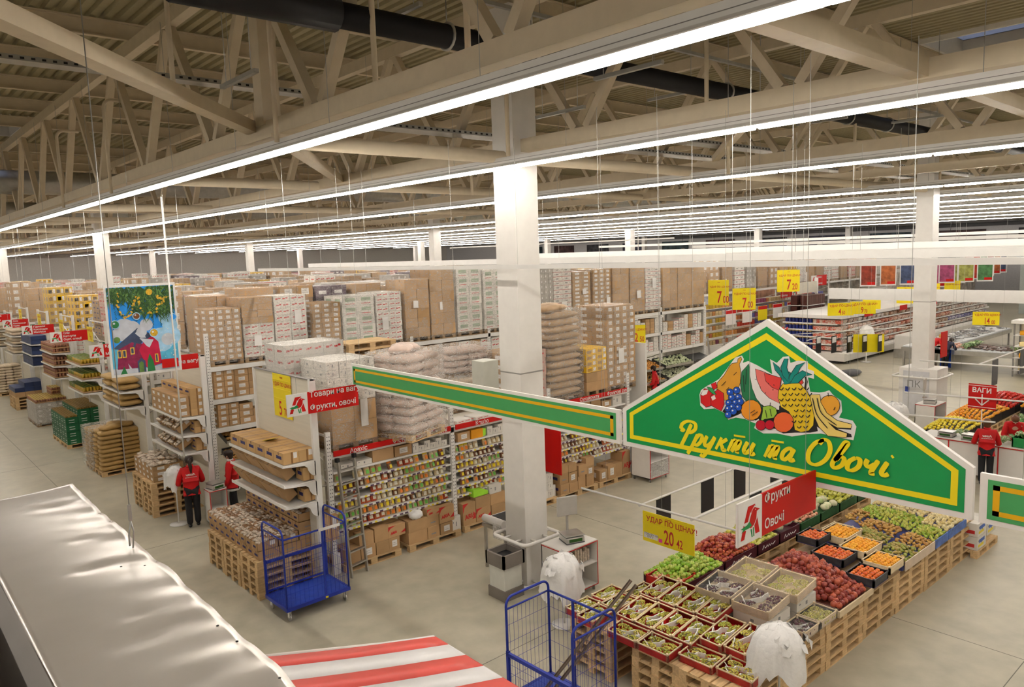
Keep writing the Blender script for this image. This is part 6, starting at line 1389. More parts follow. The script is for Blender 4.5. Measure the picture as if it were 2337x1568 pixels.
for i in range(22): solid('lettuce', lm_, 'film-bagged lettuce on the dark bin', 'lettuce', (12.45+rng.random()*.6,6.92+rng.random()*.66,PT+.2+rng.random()*.12), rng.random()*6, 'bagged lettuces')
clm = MB().ico((0,0,0),.085,2,0,(1,1,.8),.08).mesh('cauliflower', mat2('cauliflower', (0.66,0.62,0.42), (0.40,0.50,0.22), .6, 8))
for i in range(18): solid('cauliflower', clm, 'pale cauliflower in a green box', 'cauliflower', (14.02+rng.random()*.6,6.92+rng.random()*.66,PT+.18+rng.random()*.1), rng.random()*6, 'cauliflowers')
# pomegranates in an open wooden crate front
b = MB(); b.box(10.42,4.82,PT,11.55,4.84,PT+.1); b.box(10.42,4.84,PT,10.44,5.2,PT+.1)
solid('retaining_board', b.mesh('board', woodl), 'pale wooden board holding back the pomegranates', 'board')
b = MB(); b.add([(10.45,4.85,PT),(11.45,4.85,PT),(12.1,6.45,PT),(11.15,6.45,PT),(10.6,4.95,PT+.06),(11.35,4.95,PT+.06),(11.9,6.35,PT+.08),(11.3,6.35,PT+.08)],[[4,5,6,7],[0,1,5,4],[1,2,6,5],[2,3,7,6],[3,0,4,7]])
solid('dark_liner', b.mesh('base', mat('dark crate base',(0.10,0.03,0.02),.7)), 'dark liner under the pomegranate heap', 'liner')
fill('pomegranate',((10.46,4.88),(11.46,4.88),(12.12,6.44),(11.10,6.44)),PT+.09,.098,.16,'pomegranate in the big heap in the middle of the fruit island',.35,.4,2,'pomegranate')
# crates of persimmons and oranges
darkbox = mat('dark printed crate', (0.035,0.035,0.04), 0.45, var=0.4, scale=14); bluel = mat('violet liner', (0.08,0.08,0.28), .5)
def flat_crate(x, y, w, d, z, m, inn, label, rot=None, h=.13, rim=None): return solid('fruit_crate', crate_mesh(w,d,h,m,inn,rim or m), label, 'crate', (x,y,z), 0, None, rot)
for x, y, w, d, z, lab in ((11.52,4.80,.52,.46,PT+.10,'low dark crate of persimmons at the island edge'),(11.80,5.42,.52,.56,PT+.16,'middle dark crate of persimmons'),(12.15,6.03,.48,.40,PT+.24,'small raised dark crate of persimmons at the back')):
    flat_crate(x,y,w,d,z,darkbox,bluel,lab); fill('persimmon',((x+.02,y+.03),(x+w-.02,y+.03),(x+w-.02,y+d-.03),(x+.02,y+d-.03)),z+.1,.076,.01,'persimmon in the '+lab,.06)
solid('support_boards', MB().box(11.55,4.86,PT,12.6,6.42,PT+.09).mesh('support', wooddk), 'boards stacked under the dark persimmon crates', 'board')
for x, y, w, d, z, lab in ((12.10,4.80,.56,.46,PT+.13,'low wooden crate of oranges at the island edge'),(12.36,5.30,.66,.46,PT+.16,'middle wooden crate of oranges'),(12.66,5.78,.66,.5,PT+.18,'rear wooden crate of yellow oranges')):
    flat_crate(x,y,w,d,z,woodl,woodl,lab,rim=woodl); fill('orange',((x+.02,y+.03),(x+w-.02,y+.03),(x+w-.02,y+d-.03),(x+.02,y+d-.03)),z+.1,.072,.02,'orange in the '+lab,.08)
# pears
solid('support_boards', MB().box(12.7,4.84,PT,15.5,6.42,PT+.08).mesh('support', mat('blue liner',(0.05,0.06,0.22),.5)), 'blue liner under the pears', 'liner')
for k, q, z, lab in (('green pear',((12.72,4.82),(13.46,4.82),(13.58,5.34),(12.96,5.34)),PT+.13,'green pear in the low crate at the island edge'),('green pear',((13.02,5.38),(13.62,5.38),(13.84,5.96),(13.34,5.98)),PT+.16,'green pear in the upper crate'),
        ('brown pear',((13.48,4.82),(14.0,4.82),(14.2,5.34),(13.6,5.34)),PT+.13,'russet pear in the low crate next to the green pears'),('brown pear',((13.64,5.4),(14.2,5.4),(14.3,6.1),(13.86,6.1)),PT+.17,'russet pear in the upper crate'),('brown pear',((13.9,6.12),(14.5,6.12),(14.6,6.42),(13.95,6.42)),PT+.2,'russet pear in the back crate'),
        ('lime pear',((14.02,4.82),(14.62,4.82),(14.7,5.3),(14.22,5.3)),PT+.14,'lime green fruit in the blue box at the island edge'),('lime pear',((14.25,5.32),(15.0,5.32),(15.1,6.4),(14.45,6.4)),PT+.17,'lime green fruit in the upper blue boxes'),
        ('pale apple',((14.66,4.82),(15.5,4.82),(15.6,5.34),(14.75,5.34)),PT+.16,'pale yellow apple at the far end of the island edge'),('pale apple',((15.05,5.4),(15.7,5.4),(15.8,6.4),(15.15,6.4)),PT+.18,'pale yellow apple beyond the lime green fruit')):
    fill(k,q,z,.083,.07,lab,.5,1.45 if 'pear' in k and k != 'lime pear' else .5,1)
for x0, x1, lab in ((12.72,14.0,'pears'),(14.02,14.64,'lime green fruit'),(14.66,15.56,'pale yellow apples')):
    m_ = whcr if x0 < 13 else mat('blue printed box',(0.05,0.12,0.38),.45,var=.5,scale=9)
    solid('retaining_board', MB().box(x0,4.80,PT,x1,4.815,PT+.16).mesh('front', m_), 'printed front board of the box of %s' % lab, 'board')
t = thing('fruit_crate','small crate of green grapes in clear bags behind the oranges','crate',(13.08,6.05,PT+.12)); ob('crate', crate_mesh(.5,.38,.1,darkbox,darkbox,woodl), t); o = ob('bagged_greens', heap(.44,.32,.05,60,.03,mat2('bagged greens',(0.06,0.22,0.08),(0.40,0.52,0.36),.2,30),3), t, (.03,.03,.03)); o['kind'] = 'stuff'
# banana boxes on the floor at the far end
for i, (x, z) in enumerate(((15.95,0.15),(15.95,.42),(16.5,0.3))):
    t = thing('banana_box','white fruit box with blue and yellow print by the island end, %s' % ('lowest','upper','rear')[i],'box',(x,4.72,z)); ob('box', carton(.5,.4,.26,'white'), t); ob('print', MB().box(.05,-.004,.05,.35,-.002,.1,0).box(.1,-.004,.13,.4,-.002,.2,1).box(-.004,.05,.05,-.002,.3,.12,2).mesh('print',[signyel,mat('blue ink',(0.05,0.12,0.45),.5),inkred]), t)
solid('wooden_pallet', PAL, 'floor pallet under the white fruit boxes past the island', 'pallet', (15.9,4.7,0))
# ================================================================== green fascia over the fruit island (plane x = 7)
FX, FY, FZ = 7.0, 5.97, 3.80
ART = [
('w',[(1.118,0.764),(1.138,0.818),(1.217,0.874),(1.314,0.93),(1.371,0.969),(1.465,1.086),(1.565,1.217),(1.647,1.245),(1.67,1.21),(1.656,1.168),(1.721,1.193),(1.823,1.159),(1.994,1.081),(1.968,1.234),(2.043,1.202),(2.109,1.269),(2.174,1.282),(2.19,1.215),(2.27,1.245),(2.372,1.246),(2.373,1.171),(2.435,1.154),(2.436,1.08),(2.374,1.088),(2.4,0.948),(2.492,0.951),(2.552,0.966),(2.59,0.985),(2.628,0.945),(2.709,0.896),(2.719,0.795),(2.69,0.732),(2.821,0.721),(2.858,0.669),(2.832,0.533),(2.679,0.537),(2.514,0.548),(2.374,0.518),(2.215,0.469),(2.05,0.474),(1.897,0.45),(1.792,0.49),(1.809,0.541),(1.685,0.571),(1.576,0.572),(1.484,0.534),(1.437,0.602),(1.313,0.636),(1.177,0.609),(1.128,0.645)]),
('k',[(1.408,0.615),(1.521,0.564),(1.594,0.6),(1.649,0.632),(1.809,0.573),(1.844,0.595),(1.914,0.509),(2.05,0.522),(2.117,0.485),(2.247,0.513),(2.406,0.539),(2.483,0.566),(2.474,0.61),(2.544,0.576),(2.738,0.547),(2.817,0.56),(2.81,0.588),(2.678,0.619),(2.809,0.632),(2.808,0.654),(2.587,0.702),(2.276,0.78),(1.773,0.746),(1.483,0.708)]),
('pear',[(1.638,1.228),(1.643,1.207),(1.614,1.152),(1.629,1.085),(1.626,0.955),(1.594,0.87),(1.474,0.749),(1.437,0.744),(1.342,0.841),(1.352,0.926),(1.437,1.017),(1.502,1.122),(1.529,1.149),(1.593,1.163),(1.602,1.204)]),
('rind',[(1.727,1.162),(1.647,1.071),(1.633,0.923),(1.657,0.812),(1.711,0.754),(1.843,0.723),(1.895,0.722),(1.808,0.815),(1.763,0.922),(1.745,1.048)]),
('w',[(1.745,1.144),(1.742,1.048),(1.772,0.907),(1.825,0.801),(1.912,0.732),(2.073,0.722),(2.078,1.05),(1.944,1.099),(1.823,1.135)]),
('pink',[(1.806,1.118),(1.824,1.008),(1.877,0.903),(1.963,0.834),(2.072,0.792),(2.094,1.052),(1.978,1.071),(1.875,1.101)]),
('flesh',[(1.906,1.08),(1.927,1.003),(1.995,0.948),(2.071,0.925),(2.094,1.052),(1.978,1.071)]),
('flesh',[(2.256,1.061),(2.304,1.073),(2.328,1.031),(2.297,0.997)]),
('k',[(2.343,1.093),(2.363,1.09),(2.375,1.043),(2.353,0.945),(2.337,0.971),(2.348,1.048)]),
('pine',[(2.111,0.992),(2.071,0.925),(2.063,0.846),(2.097,0.757),(2.18,0.721),(2.229,0.65),(2.247,0.544),(2.311,0.531),(2.39,0.559),(2.436,0.619),(2.442,0.711),(2.409,0.873),(2.369,0.944),(2.289,1.019),(2.193,1.016)]),
('leaf',[(2.11,1.1),(2.175,1.122),(2.256,1.084),(2.241,1.021),(2.128,0.994)]),
('leaf',[(2.002,1.206),(2.069,1.158),(2.119,1.07),(2.128,1.009),(2.078,1.081),(2.027,1.131)]),
('leaf',[(2.128,1.248),(2.164,1.255),(2.151,1.165),(2.179,1.091),(2.163,1.028),(2.111,1.085),(2.09,1.16)]),
('leaf',[(2.346,1.232),(2.255,1.193),(2.192,1.093),(2.177,1.014),(2.248,1.071),(2.295,1.179)]),
('leaf',[(2.416,1.118),(2.319,1.148),(2.24,1.09),(2.193,1.008),(2.273,1.022),(2.343,1.1)]),
('red',[(1.275,0.901),(1.333,0.927),(1.348,0.875),(1.294,0.836)]),
('red',[(1.188,0.84),(1.138,0.766),(1.142,0.681),(1.207,0.639),(1.265,0.66),(1.29,0.751),(1.271,0.833)]),
('red',[(1.265,0.765),(1.275,0.665),(1.399,0.622),(1.435,0.702),(1.424,0.817),(1.356,0.851)]),
('w',[(1.142,0.767),(1.168,0.821),(1.236,0.837),(1.217,0.784),(1.168,0.761)]),
('w',[(1.271,0.757),(1.314,0.787),(1.333,0.748),(1.29,0.721)]),
('gl',[(1.217,0.864),(1.291,0.855),(1.336,0.787),(1.294,0.799),(1.246,0.83)]),
('gr',[(1.895,0.73),(1.98,0.754),(2.039,0.733),(2.051,0.688),(2.015,0.635),(1.913,0.605),(1.87,0.566),(1.895,0.682)]),
('or2',[(2.697,0.851),(2.688,0.807),(2.662,0.77),(2.623,0.745),(2.579,0.739),(2.539,0.753),(2.511,0.783),(2.5,0.825),(2.509,0.869),(2.537,0.907),(2.576,0.93),(2.62,0.936),(2.659,0.922),(2.687,0.891)]),
('ban',[(2.4,0.918),(2.5,0.93),(2.509,0.856),(2.571,0.76),(2.676,0.7),(2.815,0.684),(2.808,0.649),(2.678,0.634),(2.58,0.674),(2.663,0.609),(2.773,0.59),(2.767,0.552),(2.59,0.538),(2.497,0.614),(2.45,0.712)]),
('or',[(1.876,0.695),(1.865,0.648),(1.834,0.607),(1.787,0.579),(1.735,0.572),(1.688,0.586),(1.655,0.619),(1.643,0.664),(1.655,0.712),(1.687,0.754),(1.734,0.78),(1.786,0.787),(1.833,0.772),(1.865,0.74)]),
('ro',[(2.234,0.62),(2.224,0.574),(2.195,0.534),(2.152,0.507),(2.104,0.5),(2.059,0.513),(2.028,0.544),(2.017,0.588),(2.028,0.635),(2.058,0.675),(2.102,0.701),(2.15,0.708),(2.193,0.694),(2.223,0.663)]),
('ch',[(1.929,0.543),(1.924,0.52),(1.909,0.5),(1.886,0.486),(1.862,0.483),(1.839,0.489),(1.824,0.505),(1.818,0.526),(1.823,0.549),(1.839,0.57),(1.861,0.583),(1.886,0.586),(1.908,0.58),(1.923,0.564)]),
('ch',[(2.024,0.562),(2.019,0.541),(2.005,0.522),(1.985,0.51),(1.962,0.506),(1.942,0.512),(1.927,0.527),(1.922,0.547),(1.927,0.568),(1.941,0.587),(1.962,0.599),(1.984,0.603),(2.005,0.596),(2.019,0.582)]),
('gp',[(1.628,0.874),(1.624,0.859),(1.614,0.846),(1.598,0.837),(1.581,0.835),(1.566,0.84),(1.555,0.851),(1.552,0.865),(1.555,0.881),(1.566,0.894),(1.581,0.902),(1.598,0.904),(1.614,0.899),(1.624,0.888)]),
('gp',[(1.55,0.844),(1.546,0.828),(1.535,0.815),(1.52,0.806),(1.502,0.804),(1.487,0.809),(1.476,0.82),(1.472,0.835),(1.476,0.85),(1.487,0.863),(1.502,0.872),(1.52,0.874),(1.535,0.869),(1.546,0.858)]),
('gp',[(1.65,0.803),(1.646,0.788),(1.636,0.775),(1.62,0.766),(1.603,0.764),(1.588,0.769),(1.577,0.78),(1.574,0.794),(1.577,0.809),(1.588,0.823),(1.603,0.831),(1.62,0.833),(1.635,0.828),(1.646,0.818)]),
('gp',[(1.568,0.79),(1.564,0.775),(1.554,0.761),(1.538,0.753),(1.521,0.751),(1.505,0.755),(1.495,0.766),(1.491,0.781),(1.495,0.796),(1.505,0.809),(1.521,0.818),(1.538,0.82),(1.554,0.815),(1.564,0.805)]),
('gp',[(1.535,0.727),(1.531,0.711),(1.521,0.698),(1.505,0.689),(1.488,0.687),(1.472,0.691),(1.461,0.702),(1.457,0.717),(1.461,0.732),(1.472,0.746),(1.488,0.755),(1.505,0.757),(1.521,0.752),(1.531,0.741)]),
('gp',[(1.614,0.742),(1.61,0.726),(1.6,0.713),(1.584,0.704),(1.567,0.702),(1.552,0.707),(1.541,0.717),(1.537,0.732),(1.541,0.747),(1.552,0.761),(1.567,0.769),(1.584,0.771),(1.599,0.767),(1.61,0.756)]),
('gp',[(1.672,0.757),(1.668,0.742),(1.657,0.729),(1.642,0.72),(1.625,0.718),(1.61,0.723),(1.599,0.733),(1.596,0.748),(1.599,0.763),(1.61,0.776),(1.625,0.785),(1.642,0.787),(1.657,0.782),(1.668,0.772)]),
('gp',[(1.578,0.688),(1.574,0.672),(1.563,0.659),(1.548,0.65),(1.53,0.648),(1.515,0.652),(1.504,0.663),(1.5,0.678),(1.504,0.693),(1.515,0.707),(1.53,0.715),(1.548,0.718),(1.563,0.713),(1.574,0.702)]),
('gp',[(1.65,0.694),(1.646,0.679),(1.636,0.665),(1.621,0.657),(1.604,0.654),(1.588,0.659),(1.578,0.67),(1.574,0.684),(1.578,0.699),(1.588,0.713),(1.604,0.721),(1.621,0.724),(1.636,0.719),(1.646,0.708)]),
('gp',[(1.528,0.661),(1.524,0.646),(1.513,0.632),(1.498,0.623),(1.48,0.621),(1.465,0.626),(1.454,0.636),(1.45,0.651),(1.454,0.667),(1.465,0.68),(1.48,0.689),(1.498,0.691),(1.513,0.687),(1.524,0.676)]),
('gp',[(1.592,0.644),(1.588,0.628),(1.578,0.615),(1.562,0.606),(1.545,0.603),(1.53,0.608),(1.519,0.619),(1.515,0.633),(1.519,0.649),(1.53,0.662),(1.545,0.671),(1.562,0.673),(1.578,0.669),(1.588,0.658)]),
('gp',[(1.528,0.599),(1.524,0.583),(1.513,0.569),(1.498,0.56),(1.48,0.558),(1.465,0.562),(1.454,0.573),(1.45,0.588),(1.454,0.603),(1.465,0.617),(1.48,0.626),(1.498,0.628),(1.513,0.624),(1.524,0.613)]),
('w',[(1.592,0.878),(1.586,0.869),(1.575,0.868),(1.57,0.875),(1.575,0.885),(1.586,0.886)]),
('w',[(1.513,0.848),(1.507,0.838),(1.496,0.837),(1.491,0.845),(1.496,0.854),(1.507,0.855)]),
('w',[(1.614,0.807),(1.608,0.798),(1.597,0.797),(1.592,0.804),(1.597,0.814),(1.608,0.815)]),
('w',[(1.531,0.794),(1.526,0.785),(1.515,0.783),(1.509,0.791),(1.515,0.8),(1.526,0.802)]),
('w',[(1.498,0.73),(1.493,0.721),(1.482,0.72),(1.476,0.727),(1.482,0.737),(1.493,0.738)]),
('w',[(1.577,0.745),(1.572,0.736),(1.561,0.735),(1.555,0.742),(1.561,0.752),(1.572,0.753)]),
('w',[(1.635,0.761),(1.63,0.752),(1.619,0.75),(1.614,0.758),(1.619,0.767),(1.63,0.769)]),
('w',[(1.541,0.691),(1.535,0.682),(1.524,0.68),(1.519,0.688),(1.524,0.698),(1.535,0.699)]),
('w',[(1.614,0.697),(1.609,0.688),(1.598,0.687),(1.592,0.695),(1.598,0.704),(1.608,0.705)]),
('w',[(1.491,0.665),(1.485,0.655),(1.474,0.654),(1.469,0.662),(1.474,0.671),(1.485,0.673)]),
('w',[(1.556,0.647),(1.55,0.638),(1.539,0.636),(1.534,0.644),(1.539,0.653),(1.55,0.655)]),
('w',[(1.491,0.602),(1.485,0.592),(1.474,0.591),(1.469,0.599),(1.474,0.608),(1.485,0.609)]),
]
STROKES = [
[(2.081,0.949),(2.104,0.933),(2.127,0.961)],
[(2.149,0.957),(2.172,0.941),(2.195,0.969)],
[(2.218,0.965),(2.24,0.949),(2.262,0.976)],
[(2.285,0.973),(2.307,0.957),(2.329,0.984)],
[(2.351,0.98),(2.373,0.964),(2.394,0.991)],
[(2.114,0.897),(2.137,0.881),(2.16,0.909)],
[(2.183,0.905),(2.205,0.89),(2.228,0.917)],
[(2.25,0.913),(2.273,0.898),(2.295,0.925)],
[(2.317,0.921),(2.339,0.906),(2.361,0.933)],
[(2.383,0.929),(2.405,0.914),(2.426,0.94)],
[(2.082,0.837),(2.105,0.822),(2.128,0.849)],
[(2.151,0.846),(2.174,0.83),(2.196,0.858)],
[(2.219,0.854),(2.242,0.839),(2.264,0.866)],
[(2.286,0.863),(2.308,0.847),(2.33,0.874)],
[(2.352,0.871),(2.375,0.855),(2.396,0.882)],
[(2.115,0.785),(2.138,0.77),(2.161,0.798)],
[(2.184,0.794),(2.207,0.779),(2.229,0.806)],
[(2.252,0.803),(2.274,0.788),(2.296,0.815)],
[(2.318,0.812),(2.341,0.796),(2.362,0.824)],
[(2.384,0.82),(2.406,0.805),(2.428,0.832)],
[(2.243,0.746),(2.265,0.731),(2.287,0.759)],
[(2.31,0.756),(2.332,0.74),(2.354,0.768)],
[(2.376,0.764),(2.398,0.749),(2.419,0.776)],
[(2.23,0.689),(2.253,0.674),(2.275,0.702)],
[(2.298,0.699),(2.32,0.683),(2.342,0.711)],
[(2.364,0.708),(2.386,0.693),(2.408,0.72)],
[(2.221,0.632),(2.244,0.617),(2.266,0.645)],
[(2.289,0.642),(2.311,0.627),(2.333,0.655)],
[(2.355,0.652),(2.378,0.637),(2.399,0.664)],
[(2.277,0.585),(2.299,0.57),(2.321,0.598)],
[(2.343,0.595),(2.366,0.58),(2.387,0.608)],
[(1.674,1.041),(1.684,0.864)],
[(1.709,1.109),(1.701,0.947)],
[(1.409,0.899),(1.465,0.954)],
[(1.557,1.029),(1.593,1.065)],
[(1.465,0.855),(1.502,0.892)],
[(2.432,0.891),(2.48,0.732),(2.588,0.613)],
[(2.478,0.897),(2.526,0.753),(2.677,0.656)],
[(1.756,0.647),(1.808,0.686)],
[(1.774,0.625),(1.843,0.675)],
[(2.591,0.926),(2.587,0.962)],
[(1.98,0.749),(1.985,0.789)],
[(2.555,0.802),(2.571,0.774)],
[(2.645,0.799),(2.659,0.831)],
[(1.929,0.703),(1.947,0.625)],
[(1.98,0.725),(1.998,0.648)],
[(1.807,1.014),(1.824,1.011)],
[(1.868,0.933),(1.873,0.942)],
[(1.928,0.877),(1.932,0.888)],
[(1.961,0.991),(1.965,0.976)],
[(2.02,0.982),(2.024,0.967)],
[(2.012,0.918),(2.014,0.934)],
]

FF = frame((FX,FY,FZ),(0,-1,0),(0,0,1))
def fascia_panel(lab, u0, u1, h, green, gold, z0=0.0):
    t = thing('fascia_panel', lab, 'sign'); a = MB(); a.box(u0,z0,-.04,u1,z0+h,0,0); b = MB(); b.join(a,FF); ob('frame', b.mesh('frame', white), t)
    a = MB(); a.box(u0+.06,z0+.045,0,u1-.06,z0+h-.045,.004,0); b = MB(); b.join(a,FF); ob('panel', b.mesh('panel', green), t)
    a = MB(); m0, m1, w_ = .10, .085, .042
    a.box(u0+m0,z0+m1,.004,u1-m0,z0+m1+w_,.006); a.box(u0+m0,z0+h-m1-w_,.004,u1-m0,z0+h-m1,.006); a.box(u0+m0,z0+m1,.004,u0+m0+.05,z0+h-m1,.006); a.box(u1-m0-.05,z0+m1,.004,u1-m0,z0+h-m1,.006)
    b = MB(); b.join(a,FF); ob('border', b.mesh('border', gold), t)
    for u in (u0+.3,(u0+u1)/2,u1-.3): ob('hanging_wire', MB().cyl((FX+.02,FY-u,FZ+z0+h),(FX+.02,FY-u,7.9),.003,4).mesh('wire', galv), t)
    return t
fascia_panel('long light green strip with gold border, left of the gable sign',-6.62,-.05,.43,signgreen2,signgold)
fascia_panel('light green strip with gold border at the right picture edge',3.90,9.5,.43,signgreen2,signgold)
t = thing('gable_sign','large green gable-shaped sign with fruit picture and yellow script','sign')
def gable(d, z): return [(.0+d,.0+d*.9,z),(3.85-d,.0+d*.9,z),(3.85-d,.46-d*.35,z),(1.925,1.64-d*1.22,z),(.0+d,.46-d*.35,z)]
def gp(d, z0_, z1_, m):
    a = MB(); a.prism(gable(d,z0_),(0,0,z1_-z0_)); b = MB(); b.join(a,FF); return b.mesh('gable', m)
ob('frame', gp(0,-.05,0,white), t); ob('panel', gp(.062,0,.004,signgreen), t)
a = MB(); o_, i_ = gable(.115,.0065), gable(.172,.0065)
for k in range(5): a.add([o_[k],o_[(k+1)%5],i_[(k+1)%5],i_[k]],[[0,1,2,3]])
b = MB(); b.join(a,FF); ob('border', b.mesh('border', signyel2), t)
AM = {'w':paper,'k':mat('ink black',(0.012,0.012,0.012),.5),'pear':mat('art pear',(0.62,0.30,0.03),.4,var=.2,scale=3),'rind':mat('art rind',(0.015,0.15,0.06),.4),'pink':mat('art pink',(0.70,0.16,0.14),.4),'flesh':mat('art flesh',(0.62,0.045,0.04),.4),'pine':mat('art pineapple',(0.75,0.52,0.02),.4),
      'leaf':mat('art leaf',(0.005,0.19,0.16),.4),'red':mat('art red',(0.55,0.012,0.015),.4),'gl':mat('art green',(0.03,0.30,0.08),.4),'gr':mat('art apple',(0.28,0.48,0.05),.4),'ban':mat('art banana',(0.76,0.58,0.16),.4),'or':mat('art orange',(0.72,0.27,0.02),.4),'or2':mat('art orange two',(0.70,0.33,0.03),.4),'ro':mat('art blood orange',(0.70,0.12,0.03),.4),'ch':mat('art cherry',(0.42,0.005,0.02),.3),'gp':mat('art grape',(0.01,0.07,0.42),.3)}
keys = list(AM); a = MB()
for k, (m, pts) in enumerate(ART):
    zz = .0075+k*.0003
    if m not in ('w','k'):
        cx = sum(p[0] for p in pts)/len(pts); cy = sum(p[1] for p in pts)/len(pts)
        n = len(pts); ring = []
        for i in range(n):
            dx, dy = pts[(i+1)%n][0]-pts[i-1][0], pts[(i+1)%n][1]-pts[i-1][1]; L_ = math.hypot(dx,dy) or 1; ar = sum(pts[q][0]*pts[(q+1)%n][1]-pts[(q+1)%n][0]*pts[q][1] for q in range(n)); sg = 1 if ar > 0 else -1
            ring.append((pts[i][0]+sg*dy/L_*.006,pts[i][1]-sg*dx/L_*.006))
        a.poly([(u,v,zz-.00015) for u,v in ring], keys.index('k'))
    a.poly([(u,v,zz) for u,v in pts], keys.index(m))
zt_ = .0075+len(ART)*.0003+.0004
def ribbon(a, pts, wd, z, m=0, steps=6):
    P_ = [Vector((p[0],p[1],0)) for p in pts]; c = []
    if len(P_) > 2:
        for i in range(len(P_)-1):
            p0 = P_[max(i-1,0)]; p1 = P_[i]; p2 = P_[i+1]; p3 = P_[min(i+2,len(P_)-1)]
            for s_ in range(steps):
                f = s_/steps; c.append(.5*((2*p1)+(p2-p0)*f+(2*p0-5*p1+4*p2-p3)*f*f+(3*p1-p0-3*p2+p3)*f**3))
        c.append(P_[-1])
    else: c = P_
    L_ = []; R_ = []
    for i in range(len(c)):
        d = c[min(i+1,len(c)-1)]-c[max(i-1,0)]; d = d.normalized() if d.length > 0 else Vector((1,0,0)); n = Vector((-d.y,d.x,0)); q = wd*(.72+.42*abs(d.y))*(1 if 0 < i < len(c)-1 else .7); L_.append(c[i]+n*q/2); R_.append(c[i]-n*q/2)
    o = len(a.v)
    for i in range(len(c)): a.v += [Vector((L_[i].x,L_[i].y,z)),Vector((R_[i].x,R_[i].y,z))]
    for i in range(len(c)-1): a.f.append([o+2*i,o+2*i+1,o+2*i+3,o+2*i+2]); a.m.append(m); a.s.append(False)
for s_ in STROKES: ribbon(a, s_, .010, zt_, keys.index('k'))
b = MB(); b.join(a,FF); ob('fruit_picture', b.mesh('picture', [AM[k] for k in keys]), t)
GL = {'Ф':([[(.95,1.75),(.75,.8),(.5,-.25)],[(.1,1.2),(.12,1.65),(.6,1.95),(1.25,1.85),(1.4,1.4),(1.05,1.05),(.7,1.05)],[(.1,1.2),(.3,1.1),(.42,1.3)]],1.25),'р':([[(.35,.95),(.15,.0),(-.1,-.75)],[(.22,.45),(.5,.95),(.8,.85),(.78,.4),(.5,.08),(.22,.2)]],.95),
 'у':([[(.15,.95),(.08,.4),(.3,.12),(.65,.45),(.85,.98)],[(.85,.98),(.62,.0),(.3,-.72),(-.02,-.6)]],1.0),'к':([[(.3,1.0),(.08,.0)],[(.8,.95),(.35,.55),(.2,.5)],[(.3,.52),(.55,.3),(.72,.02),(.95,.12)]],.95),
 'т':([[(.2,.95),(.05,.0)],[(.12,.5),(.4,.95),(.5,.75),(.38,.0)],[(.45,.5),(.75,.95),(.86,.75),(.78,.1),(1.0,.1)],[(.2,1.3),(1.15,1.32)]],1.12),'и':([[(.2,.95),(.08,.3),(.28,.05),(.58,.4),(.74,.95)],[(.74,.95),(.64,.3),(.78,.04),(1.02,.2)]],1.05),
 'а':([[(.72,.75),(.45,.95),(.1,.6),(.1,.15),(.35,.05),(.65,.45),(.8,.95)],[(.78,.9),(.68,.3),(.82,.04),(1.05,.2)]],1.05),'О':([[(.85,1.88),(.35,1.6),(.08,.9),(.28,.2),(.85,.05),(1.35,.5),(1.48,1.2),(1.2,1.8),(.8,1.9),(.62,1.55)]],1.6),
 'в':([[(.2,.5),(.55,1.4),(.68,1.85),(.45,1.85),(.22,.9),(.12,.25),(.38,.02),(.75,.3),(.78,.75),(.45,.88),(.28,.6)]],.95),'о':([[(.42,.95),(.08,.6),(.12,.12),(.48,.05),(.78,.4),(.72,.85),(.42,.95)]],.92),'ч':([[(.15,.95),(.14,.62),(.38,.45),(.7,.72)],[(.82,1.0),(.62,.1),(.88,.06)]],.98),'і':([[(.3,.95),(.15,.25),(.35,.03),(.6,.2)],[(.42,1.32),(.5,1.42)]],.65)}
a = MB(); u = .80; S_ = .143; zq = .0085
for ch in 'Фрукти та Овочі':
    if ch == ' ': u += S_*.62; continue
    st, adv = GL[ch]; z_ = .165+(u-.8)*.036
    for pl in st: ribbon(a,[(u+(x+.30*y)*S_,z_+y*S_) for x,y in pl],.042,zq); zq += .0003
    u += adv*S_*1.13
b = MB(); b.join(a,FF); ob('script_lettering', b.mesh('script', signyel2), t)
for uu in (.55,3.3): ob('hanging_wire', MB().cyl((FX+.02,FY-uu,FZ+.9),(FX+.02,FY-uu,7.9),.003,4).mesh('wire', galv), t)
